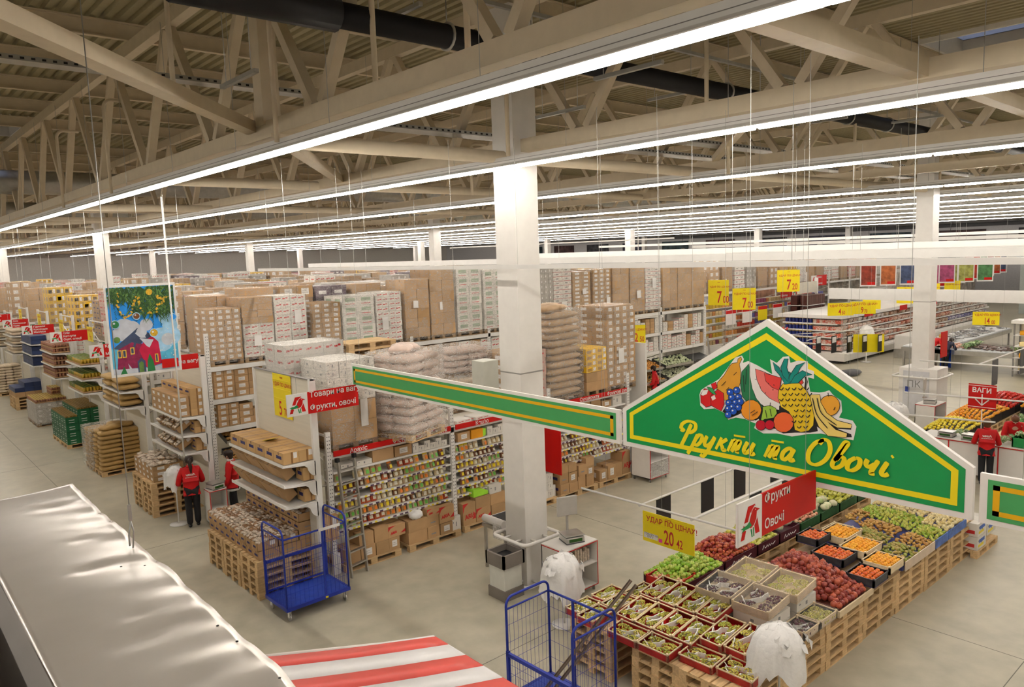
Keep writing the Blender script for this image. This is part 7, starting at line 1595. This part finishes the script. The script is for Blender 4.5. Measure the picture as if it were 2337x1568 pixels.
# ================================================================== blue roll cages
def roll_cage(label, loc, rz, full=1, bars=False):
    """1.2 x 0.8; full-height side at local -y, half gate at +y; end loops at both ends"""
    t = thing('roll_cage', label, 'trolley', loc, rz); L_, D = 1.2, .8
    b = MB(); b.chbox(0,0,.23,L_,D,.26,.004); ob('deck', b.mesh('deck', blueb), t)
    ob('deck_frame', MB().box(-.02,-.02,.20,L_+.02,.02,.265).box(-.02,D-.02,.20,L_+.02,D+.02,.265).box(-.02,0,.20,.02,D,.265).box(L_-.02,0,.20,L_+.02,D,.265).mesh('frame', bluep), t)
    for x in (0,L_):
        p = [(x,0,.25),(x,0,1.52)]; 
        for k in range(1,5): q = k*PI/10; p.append((x,.12*(1-math.cos(q)),1.52+.12*math.sin(q)))
        p.append((x,.12,1.64)); p.append((x,D-.12,1.64))
        for k in range(1,5): q = k*PI/10; p.append((x,D-.12+.12*math.sin(q),1.52+.12*math.cos(q)))
        p += [(x,D,1.52),(x,D,.25)]
        e = ob('end_frame', MB().tube(p,.018,8).tube([(x,0,1.48),(x,D,1.48)],.014,8).mesh('loop', bluep), t)
        w = MB(); y = .07
        while y < D-.03: w.cyl((x,y,.27),(x,y,1.48),.0028,4); y += .075
        for z in (.5,.75,1.0,1.25): w.cyl((x,0,z),(x,D,z),.0028,4)
        ob('wire_mesh', w.mesh('mesh', bluep), t)
    ob('top_bar', MB().tube([(0,0,1.48),(L_,0,1.48)],.017,8).mesh('bar', bluep), t)
    ob('side_post', MB().box(L_*.6,-.014,.26,L_*.6+.03,.014,1.48).mesh('post', bluep), t)
    w = MB(); x = .08
    while x < L_-.04: w.cyl((x,0,.27),(x,0,1.47),.0028,4); x += .085
    for z in (.5,.75,1.0,1.25): w.cyl((0,0,z),(L_,0,z),.0028,4)
    ob('wire_mesh', w.mesh('mesh', bluep), t)
    g = MB(); g.box(0,D-.02,.83,L_,D+.02,.88); g.box(0,D-.015,.30,L_,D+.015,.33); g.box(-.012,D-.02,.27,.03,D+.02,.9); g.box(L_-.03,D-.02,.27,L_+.012,D+.02,.9)
    ob('half_gate', g.mesh('gate', bluep), t); w = MB(); x = .06
    while x < L_: w.cyl((x,D,.3),(x,D,.85),.0028,4); x += .05
    for z in (.45,.6,.72): w.cyl((0,D,z),(L_,D,z),.0028,4)
    ob('wire_mesh', w.mesh('mesh', bluep), t)
    for x in (.06,L_-.06):
        for y in (.06,D-.06):
            cs = ob('caster', MB().box(x-.04,y-.04,.185,x+.04,y+.04,.2).box(x-.02,y-.03,.07,x-.014,y+.03,.19).box(x+.014,y-.03,.07,x+.02,y+.03,.19).mesh('fork', shelfw), t)
            ob('wheel', MB().cyl((x-.012,y,.06),(x+.012,y,.06),.06,12).mesh('wheel', inox), cs)
    return t
c1 = roll_cage('empty blue roll cage standing before the pasta box pallets', (5.14,11.93,0), 0.02)
ob('name_plate', MB().box(.66,-.026,1.455,1.08,-.018,1.505).mesh('plate', paper), c1); ob('sticker', MB().box(.72,-.027,.215,.77,-.02,.245).mesh('sticker', signyel), c1)
c2 = roll_cage('blue roll cage with metal bars leaning in it, by the red grape crates', (7.0,6.16,0), PI/2+.02)
bm_ = mat('brownish metal bar', (0.24,0.19,0.15), 0.4, 0.5, var=.15)
for i, (a, c) in enumerate((((6.30,6.95,.29),(7.62,6.40,1.72)),((6.36,6.86,.29),(7.66,6.34,1.66)))):
    A = Vector(a); d = Vector(c)-A; L_ = d.length
    m = MB().box(-.025,-.012,0,.025,-.008,L_).box(-.025,-.012,0,-.021,.012,L_).box(.021,-.012,0,.025,.012,L_).mesh('bar', bm_)
    o = solid('metal_bar', m, 'long metal bar leaning in the right blue roll cage, %s' % ('upper','lower')[i], 'bar', A); o.rotation_euler = d.to_track_quat('Z','Y').to_euler()
# ------------------------------------------------------------------ things around the big column
def guard(cx, cy, hs, label, s=.46):
    t = thing('column_guard', label, 'guard rail', (cx,cy,0))
    for z in hs:
        p = []
        for kx, ky, a0 in ((1,1,0),(-1,1,PI/2),(-1,-1,PI),(1,-1,3*PI/2)):
            for k in range(5): q = a0+k*PI/8; p.append((kx*(s-.12)+.12*math.cos(q),ky*(s-.12)+.12*math.sin(q),z))
        ob('rail', MB().tube(p,.035,10,0,True).mesh('rail', white), t)
        b = MB()
        for x in (-.15,.15): b.cyl((x,-.275,z),(x,-s,z),.02,6); b.cyl((-.275,x,z),(-s,x,z),.02,6); b.cyl((x,.275,z),(x,s,z),.02,6); b.cyl((.275,x,z),(s,x,z),.02,6)
        ob('bracket', b.mesh('bracket', white), t)
    return t
guard(9.2,10.25,(.92,.12),'white pipe guard rails around the foot of the big column')
solid('electric_box', MB().chbox(8.55,10.55,3.55,8.9,10.9,4.25,.01).mesh('box', mat('pale grey cabinet',(0.48,0.48,0.42),.5)), 'pale grey electric cabinet hung on the left side of the big column', 'cabinet')
bin_t = thing('waste_bin','white and grey waste bin beside the foot of the big column','bin',(8.28,9.86,0))
ob('body', MB().chbox(0,0,.05,.42,.42,.62,.01).mesh('body', mat('bin white',(0.62,0.62,0.57),.5)), bin_t); ob('base', MB().box(-.02,-.02,0,.44,.44,.20).mesh('base', mat('bin taupe',(0.17,0.15,0.13),.5)), bin_t)
b = MB(); th = .03
for q in ((-.04,-.04,.46,0),(-.04,.42,.46,.46),(-.04,-.04,0,.46),(.42,-.04,.46,.46)): b.box(q[0],q[1],.62,q[2],q[3],.86)
b.box(0,0,.64,.42,.42,.66); ob('rim', b.mesh('rim', mat('bin taupe',(0.17,0.15,0.13),.5)), bin_t); ob('liner', MB().box(.01,.01,.66,.41,.41,.75).mesh('liner', black), bin_t)
dk = desk('white desk with red edges behind the bag stand, right of the big column',9.0,9.05,9.85,9.65,.95,shelf=.55)
b = MB()
for i in range(10): b.box(9.10+i*.065,9.15,.57,9.15+i*.065,9.5,.57+rng.uniform(.15,.3))
tag(solid('packs', b.mesh('packs', packw),'clear packs standing on the lower shelf of the desk right of the column','packs'),kind='stuff')
scale_('weighing scale with a tall flat screen on the desk right of the column',(9.48,9.34,.95),-.35)
# wrapping table with film roll left of the column
t = thing('wrapping_table','metal wrapping table with a film roll, left of the big column','table',(9.05,11.0,0))
ob('top', MB().box(-.05,-.35,.85,.75,.35,.92).mesh('top', inox), t)
for x in (0,.68):
    for y in (-.3,.3): ob('leg', MB().box(x-.025,y-.025,0,x+.025,y+.025,.86).mesh('leg', inox), t)
ob('film_roll', MB().cyl((-.02,-.3,1.02),(-.02,.3,1.02),.075,12).mesh('roll', paper), t); ob('loose_film', MB().box(-.10,-.28,.72,-.09,-.05,1.02).mesh('film', filmsoft), t)
ob('tray', MB().chbox(.1,-.3,.92,.7,.3,1.02,.01).mesh('tray', paper), t); ob('slot', MB().box(.14,-.26,1.02,.66,.26,1.025).mesh('slot', black), t)
# white cabinet on castors at the end of the first rack
t = desk('white cabinet with red edges and a skirt of film, past the last pallet',15.5,12.3,16.3,12.95,.92,shelf=.55)
ob('skirt', MB().box(15.5,12.29,.12,16.28,12.30,.52).mesh('skirt', filmd), t)
# framed rails with black price boards over the fruit island
def frame_rail(lab, a, c, z, wires=2, r=.016, top=3.85):
    a = Vector((*a,z)); c = Vector((*c,z)); t = thing('price_rail', lab, 'rail', a); d = c-a
    ob('rail', MB().cyl((0,0,0),d,r,8).mesh('rail', shelfw), t)
    for k in range(wires): f = (k+.5)/wires; ob('hanging_wire', MB().cyl(d*f,d*f+Vector((0,0,7.8-z)),.0025,4).mesh('wire', galv), t)
    return t
frame_rail('long white price rail crossing in front of the apples',(8.05,7.70),(8.12,4.75),2.63,3)
frame_rail('white price rail with black boards, left of two over the fruit',(8.08,6.62),(16.0,6.70),2.60,3)
frame_rail('white price rail, right of two, ending behind the red sign',(8.10,5.76),(14.0,5.80),2.60,3)
for i, (x, y) in enumerate(((8.50,6.64),(9.62,6.65),(10.55,6.66),(11.7,6.67))):
    solid('price_board', MB().box(0,-.006,0,.33,.006,.50).mesh('board', black), 'plain black price board on the left fruit rail, %s from the front' % ordr[i], 'price board', (x,y,2.085))
for i, (x, y) in enumerate(((9.55,5.78),(10.5,5.79),(12.4,5.80),(13.4,5.80))):
    t = thing('price_board','printed dark price board on the right fruit rail, %s from the front' % ordr[i],'price board',(x,y,2.03)); ob('board', MB().box(0,-.006,0,.33,.006,.55).mesh('board', black), t)
    b = MB(); b.box(.02,-.009,.30,.31,-.007,.42); ob('paper_slip', b.mesh('slip', paper), t); b = MB(); b.join(text('20',.2,None,.004),frame((.03,-.009,.1),(1,0,0),(0,0,1))); b.join(text('42',.09,None,.002),frame((.24,-.009,.1),(1,0,0),(0,0,1))); ob('lettering', b.mesh('lettering', paper), t)
# ------------------------------------------------------------------ right side: weighing counter, lemons, fish
t = thing('weighing_counter','white counter with red edges behind the woman with her back turned','counter',(21.45,3.5,0))
ob('body', MB().box(0,0,.08,.75,4.3,.9).mesh('body', white), t); ob('top', MB().box(-.03,-.03,.9,.78,4.33,.94).mesh('top', white), t)
ob('edge_trim', MB().box(-.034,-.03,.90,-.028,4.33,.925).mesh('trim', redtrim), t)
for y in (0.02,1.42,2.45,3.6,4.26): ob('edge_trim', MB().box(-.006,y,.08,0,y+.03,.9).mesh('trim', redtrim), t)
scale_('left white scale with green display on the weighing counter',(21.72,7.25,.94),-PI/2,False,.36); scale_('right white scale with green display on the weighing counter',(21.72,6.68,.94),-PI/2,False,.36)
gcr = mat('green plastic crate', (0.02,0.26,0.07), 0.4)
for i, y in enumerate((5.15,4.55)):
    solid('plastic_crate', crate_mesh(.5,.56,.24,gcr,gcr,gcr), 'green plastic crate on the counter, %s' % ('left','right at the picture edge')[i], 'crate', (21.55,y,.94))
leafm = mat2('leafy greens', (0.10,0.28,0.06), (0.50,0.60,0.35), .5, 14)
def tuft(n, r, h, seed):
    q = random.Random(seed); b = MB()
    for i in range(n):
        a = q.uniform(0,6.28); l = q.uniform(.6,1)*r; b.add([(0,0,0),(l*.6*math.cos(a-.25),l*.6*math.sin(a-.25),h*q.uniform(.5,1)),(l*math.cos(a),l*math.sin(a),h*q.uniform(.3,1)),(l*.6*math.cos(a+.25),l*.6*math.sin(a+.25),h*q.uniform(.5,1))],[[0,1,2,3]],0,True)
    return b.mesh('tuft', leafm)
tf = [tuft(26,.2,.2,i) for i in range(3)]
for i, (x, y, z) in enumerate(((21.75,5.35,1.12),(21.85,5.55,1.12),(21.8,4.8,1.12),(21.9,6.25,.95),(22.0,6.5,.95),(21.75,5.95,.95),(22.05,5.75,.95),(21.9,6.95,.95))): solid('salad_bunch', tf[i%3], 'bunch of leafy greens lying on the weighing counter', 'greens', (x,y,z), i, 'greens on the counter')
for i in range(26): solid('salad_bunch', tf[i%3], 'leafy greens heaped behind the bending woman', 'greens', (23.4+rng.random()*2.2,4.8+rng.random()*1.6,.78+rng.random()*.2), i, 'greens behind the counter')
solid('produce_table', MB().box(0,0,0,2.6,2.0,.78).mesh('table', woodp), 'wooden table under the leafy greens behind the counter', 'table', (23.2,4.6,0))
# scales sign
t = thing('scales_sign','red square sign with a white word and down arrow on a thin pole','sign',(22.3,6.30,1.66)); F2 = frame((0,.66,0),(0,-1,0),(0,0,1))
b = MB(); q = MB(); q.box(0,0,-.012,.66,.66,0); b.join(q,F2); ob('board', b.mesh('board', signred), t)
b = MB(); q = MB(); q.box(.0,.61,.001,.66,.625,.002); q.box(0,.04,.001,.66,.055,.002); q.box(.315,.12,.001,.345,.40,.002); q.join(text('ВАГИ',.175,None,.004),Matrix.Translation((.085,.44,.002))); ribbon(q,[(.17,.26),(.33,.10),(.49,.26)],.045,.002,0,1); b.join(q,F2); ob('lettering', b.mesh('lettering', paper), t)
ob('pole', MB().cyl((.02,.33,-.74),(.02,.33,0),.012,6).mesh('pole', shelfw), t)
# lemons, oranges, peppers
for i in range(6): pallet_stack(22.7+1.22*i,7.2,4,'wooden pallet under the lemons and oranges on the right','pallets under the lemons')
for i in range(6):
    solid('plastic_crate', MB().box(0,0,0,1.2,.9,.22).mesh('crate', black), 'black crate under the lemons and oranges, %s along the row' % ('first','second','third','fourth','fifth','last')[i], 'crate', (22.7+1.22*i,7.25,.577))
fill('lemon',((22.66,8.2),(24.3,8.25),(24.3,7.2),(22.66,7.15)),.82,.11,.24,'lemon in the yellow heap beyond the counter',.3,1.4,1)
fill('tangerine',((24.3,8.25),(27.0,8.3),(27.0,7.2),(24.3,7.2)),.84,.125,.26,'tangerine in the heap behind the lemons',.3,0,1)
fill('red pepper',((27.0,8.3),(29.2,8.3),(29.2,7.2),(27.0,7.2)),.86,.125,.22,'red pepper in the heap behind the tangerines',.3,.5)
fill('tangerine',((27.4,7.1),(30.2,7.1),(30.2,6.1),(27.4,6.1)),.86,.16,.2,'tangerine in the heap at the right picture edge',.3,0)
for i in range(3): pallet_stack(27.4+1.2*i,6.1,4,'wooden pallet under the right-hand tangerine heap','pallets under the right tangerines'); solid('plastic_crate', MB().box(0,0,0,1.15,.95,.25).mesh('crate', black), 'black crate under the right-hand tangerine heap, %s' % ('first','second','third')[i], 'crate', (27.42+1.2*i,6.12,.577))
def frame_rail2(lab, a, c, z, n): 
    t = frame_rail(lab,a,c,z,n,.022)
frame_rail2('white price rail over the lemons, nearest',(21.8,8.4),(22.6,4.0),1.98,2); frame_rail2('white price rail crossing behind the scales sign',(25.0,9.2),(25.4,3.5),2.42,3); frame_rail2('slanting white price rail toward the cheese shelves',(25.1,7.6),(38.0,7.6),2.42,3); frame_rail2('white price rail over the peppers',(25.2,6.5),(36.0,6.5),2.42,3); frame_rail2('short white rail left of the scales sign',(20.2,8.9),(20.9,5.9),1.65,2)
for i, (x, y) in enumerate(((26.4,7.6),(29.2,7.6),(32.2,7.6))): solid('price_board', MB().box(0,-.01,0,.5,.01,.8).mesh('board', darkg), 'dark price board on the slanting rail, %s' % ordr[i], 'price board', (x,y,1.58))
for i, (x, y) in enumerate(((26.2,6.5),(27.4,6.5),(28.8,6.5))):
    t = thing('price_board','printed price board over the peppers, %s' % ordr[i],'price board',(x,y,1.6)); ob('board', MB().box(0,-.01,0,.5,.01,.8).mesh('board', darkg), t); ob('paper_slip', MB().box(.05,-.014,.4,.45,-.011,.75).box(.08,-.014,.08,.42,-.011,.3).mesh('slip', paper), t)
# white column cabinet and second scale desk
t = thing('column_cabinet','white cabinet around the foot of the right column, marked with two letters','cabinet',(27.7,9.62,0))
ob('body', MB().chbox(0,0,0,1.0,1.25,1.72,.01).mesh('body', white), t); ob('door', MB().box(-.02,.25,.08,0,1.1,1.62).mesh('door', mat('grey door',(0.60,0.60,0.62),.5)), t)
q = MB(); a = MB(); a.join(text('ПК',.34,None,.0),Matrix.Translation((0,0,0))); q.join(a,frame((-.025,.98,1.05),(0,-1,0),(0,0,1))); ob('lettering', q.mesh('lettering', inkgrey), t); ob('handle', MB().box(-.07,.30,.72,-.02,.42,.76).mesh('handle', mat('brown handle',(0.2,0.08,0.03),.4)), t); ob('sticker', MB().box(-.024,.88,.86,-.021,1.02,1.06).mesh('sticker', mat('blue sticker',(0.05,0.08,0.35),.5)), t)
guard(28.13,10.25,(1.45,),'white pipe guard rail around the right column above its cabinet',.75)
solid('flag_sign', MB().box(0,-.015,0,.55,.015,.9).mesh('flag', signred), 'narrow red flag sign fixed to the right column', 'sign', (28.42,9.78,2.05))
desk('white desk with red edges and a scale, right of the marked cabinet',25.4,8.85,26.3,9.45,.95)
scale_('scale on the white desk right of the marked cabinet',(25.75,9.12,.95),.2)
# fish counter
ice = mat('crushed ice', (0.70,0.72,0.74), 0.3, var=.15, scale=20, bump=.6, bscale=40)
t = thing('fish_counter','L-shaped steel fish counter heaped with ice','counter',(38.6,10.2,0))
for x0,y0,x1,y1 in ((.3,0,2.2,3.6),(.3,3.2,11,5.0)):
    ob('tray', MB().box(x0,y0,.72,x1,y1,.92).mesh('tray', inox), t); ob('ice_bed', MB().chbox(x0+.05,y0+.05,.9,x1-.05,y1-.05,1.0,.03).mesh('ice', ice), t)
    for x in (x0+.1,x1-.1):
        for y in (y0+.1,y1-.1): ob('leg', MB().box(x-.04,y-.04,0,x+.04,y+.04,.72).mesh('leg', inox), t)
fishg = mat2('grey fish',(0.10,0.10,0.11),(0.40,0.38,0.36),.25,20); fishp = mat2('pink fish',(0.55,0.22,0.14),(0.68,0.42,0.30),.3,20); fishd = mat2('dark fish',(0.06,0.035,0.03),(0.14,0.08,0.06),.3,20)
def fish(m): return MB().lathe([(.01,-.24),(.05,-.15),(.065,0),(.05,.12),(.018,.2),(.06,.27),(.01,.28)],8,0,(0,0,0),1,.5).mesh('fish', m)
for m, nm, x0, y0, x1, y1, n in ((fishp,'pink fish fillet',39.1,12.4,40.6,13.6,34),(fishd,'dark fish on green leaves',39.1,10.5,40.6,12.3,40),(fishg,'grey fish',41.5,13.6,49.0,15.0,60)):
    fm2 = fish(m)
    for i in range(n): solid('fish', fm2, nm+' lying on the ice counter', 'fish', (rng.uniform(x0,x1),rng.uniform(y0,y1),1.03+rng.random()*.05), 0, nm, (PI/2,0,rng.uniform(0,6.3)))
for i in range(16): solid('salad_bunch', tf[i%3], 'green leaf garnish around the dark fish', 'greens', (39.0+(i%8)*.24,10.35 if i < 8 else 12.35,1.0), i, 'leaf garnish', None, 1.3)
solid('white_tub', MB().chbox(0,0,0,2.2,.9,.75,.05).mesh('tub', white), 'white tub standing behind the fish counter', 'tub', (41.3,15.6,.45)); solid('tub_stand', MB().box(0,0,0,2.2,.9,.45).mesh('stand', inox), 'steel stand under the white tub', 'stand', (41.3,15.6,0))
# cheese shelves at the right edge
t = thing('cheese_shelf','white shelves of cheese at the right picture edge','shelf',(38.4,5.2,0))
for z in (.3,.85,1.35,1.85): ob('shelf', MB().box(0,0,z-.03,.9,5.1,z).mesh('shelf', shelfw), t)
ob('canopy', MB().chbox(-.05,-.05,2.35,1.0,5.2,2.5,.02).mesh('canopy', shelfw), t); ob('side_frame', MB().box(0,5.05,0,.06,5.1,2.4).box(.84,5.05,0,.9,5.1,2.4).mesh('side', grey), t); ob('back_panel', MB().box(.88,0,.1,.92,5.1,2.4).mesh('back', offw), t)
chz = [mat('pale cheese',(0.75,0.60,0.30),.4,rnd=.15), mat('orange cheese pack',(0.72,0.33,0.02),.4,rnd=.2), mat('yellow cheese pack',(0.78,0.58,0.05),.4,rnd=.2)]
cm_ = [MB().chbox(0,0,0,.4,.34,.2,.03).mesh('cheese', m) for m in chz]
for k, z in enumerate((.3,.85,1.35,1.85)):
    for i in range(13): solid('cheese_pack', cm_[(0,2,0,1)[k] if rng.random()<.7 else rng.randrange(3)], 'cheese pack on the shelves at the right picture edge', 'cheese', (38.45,5.3+i*.37,z+.001), 0, 'cheese packs')
price_card('yellow price card hanging before the cheese shelves',(37.0,11.5,2.36),(.3,-.95,0),1.0,.58,'14','00')
solid('price_board', MB().box(0,0,0,.02,.3,.45).mesh('board', darkg), 'dark mat of price boards near the far column', 'price board', (33.5,8.3,2.0))
solid('stone_heap', MB().ico((0,0,.12),.4,2,0,(1.6,1,.4),.15).mesh('heap', darkg), 'dark heap lying on the floor right of the gable', 'sack', (34.8,15.8,0))
# red and black hanging boards left of the chilled cabinet
for i in range(5):
    t = thing('price_board','black printed board hanging before the chilled cabinet end, %s' % ('first','second','third','fourth','fifth')[i],'price board',(31.6+i*.5,15.9-i*.45,1.35)); ob('board', MB().box(0,-.01,0,.45,.01,.75).mesh('board', black), t); ob('paper_slip', MB().box(.05,-.014,.45,.4,-.011,.7).mesh('slip', paper), t)
t = thing('price_card','yellow hanging card half covered by a black board before the chilled cabinet','price sign',(33.2,15.0,1.3)); F3 = frame((0,0,0),(.66,-.75,0),(0,0,1)); b = MB(); q = MB(); q.box(0,0,0,1.3,.8,.01); b.join(q,F3); ob('card', b.mesh('card', signyel2), t)
frame_rail('white rail over the boards before the chilled cabinet',(29.5,17.6),(38.4,12.9),2.2,3); frame_rail('lower white rail over the boards, left of the bag stand',(29.8,15.4),(38.9,16.2),2.15,3)
# ================================================================== foreground: metal roof and striped awning
tin = mat('dull sheet metal', (0.68,0.63,0.59), 0.26, 0.55, var=.06, scale=2, bump=.05, bscale=2.2)
b = MB(); nx_, ny_ = 22, 150; vs_ = []; q = random.Random(4)
dents = [(q.uniform(1.0,1.42),q.uniform(2,7.6),q.uniform(.05,.16),q.uniform(.004,.012)) for _ in range(22)]
for j in range(ny_+1):
    y = 1.6+(7.86-1.6)*j/ny_
    for i in range(nx_+1):
        f = i/nx_; x = .56+(1.415-.56)*f; z = 4.2+.012*math.sin(y*1.3+2*f)+.006*math.sin(y*4.1)*f
        for dx, dy, r_, dp in dents: z -= dp*math.exp(-((x-dx)**2+((y-dy)*1.6)**2)/(r_*r_))
        z += (.008*math.sin(y*9.1+1.5*math.sin(y*2.3))+.004*math.sin(y*21+x*8))*math.exp(-(1.415-x)/.15)
        if i == nx_: z += .006*math.sin(y*5.3); x += .004*math.sin(y*7.7)
        vs_.append((x,y,z))
b.add(vs_,[[j*(nx_+1)+i,j*(nx_+1)+i+1,(j+1)*(nx_+1)+i+1,(j+1)*(nx_+1)+i] for j in range(ny_) for i in range(nx_)],0,True)
t = thing('metal_roof','dented sheet metal roof top filling the lower left corner','roof')
o = ob('sheet', b.mesh('sheet', tin), t); sd = o.modifiers.new('t','SOLIDIFY'); sd.thickness = .004
ob('side_flashing', MB().add([(.56,1.6,4.2),(.56,7.86,4.2),(.40,7.86,4.02),(.40,1.6,4.02)],[[0,1,2,3]]).add([(.40,1.6,4.02),(.40,7.86,4.02),(.36,7.86,3.0),(.36,1.6,3.0)],[[0,1,2,3]]).mesh('flash', tin), t)
rv = MB().ico((0,0,0),.009,1,0,(1,1,.6)).mesh('rivet', black)
for x, y in ((1.32,5.3),(1.36,4.1),(1.37,3.85),(1.38,3.35),(1.385,3.2),(1.385,2.95),(1.39,2.8),(1.38,2.45),(1.2,5.4),(.95,5.2)): ob('rivet', rv, t, (x,y,4.205))
ob('kiosk_wall', MB().box(.30,1.6,0,1.40,7.8,4.0).mesh('wall', white), t)
solid('dark_void_box', MB().chbox(-.6,1.2,3.3,.30,7.2,4.32,.04).mesh('rail', black), 'black box standing in for the dark void at the lower left corner', 'dark void')  # black box put in for the dark void left of the metal roof
solid('hanging_chain', MB().cyl((0,0,.32),(0,0,3.9),.004,5).chbox(-.012,-.012,.2,.012,.012,.32,.004).tube([(0,0,.2),(.015,0,.12),(.0,0,.0)],.006,5).tube([(0,0,.2),(-.02,0,.1),(-.02,0,.02)],.006,5).mesh('chain', galv), 'thin wire and hook hanging down to the metal roof', 'wire', (1.36,5.72,4.2))
# awning: canvas sloping down to the eave at x = 3.68
redc = mat('red awning canvas', (0.66,0.075,0.06), 0.4, var=.04); whc = mat('white awning canvas', (0.78,0.76,0.77), 0.4, var=.03)
t = thing('striped_awning','red and white striped awning at the bottom edge','awning'); X0, Z0, X1, Z1 = 1.45, 3.41, 3.68, 2.78
b = MB(); y = 5.42; n = 0; wd = .245
edges = [5.42,5.39,5.19]
while edges[-1] > 1.4: edges.append(edges[-1]-wd)
for k in range(len(edges)-1):
    m = 1 if k % 2 == 0 else 0; y0, y1 = edges[k+1], edges[k]; N_ = 8
    vs_ = []
    for i in range(N_+1):
        f = i/N_; x = X0+(X1-X0)*f; z = Z0+(Z1-Z0)*f-.02*math.sin(PI*f)
        for yy in (y0,y1): vs_.append((x,yy,z))
    b.add(vs_,[[2*i,2*i+2,2*i+3,2*i+1] for i in range(N_)],m,True); b.add([(X1,y0,Z1),(X1,y1,Z1),(X1+.01,y1,Z1-.16),(X1+.01,y0,Z1-.16)],[[0,1,2,3]],m)
o = ob('canvas', b.mesh('canvas', [redc, whc]), t); sd = o.modifiers.new('t','SOLIDIFY'); sd.thickness = .006
ob('frame_bar', MB().cyl((X0,5.41,Z0-.02),(X1,5.41,Z1-.03),.018,8).cyl((X1,5.41,Z1-.03),(X1,1.4,Z1-.03),.018,8).mesh('bar', white), t)
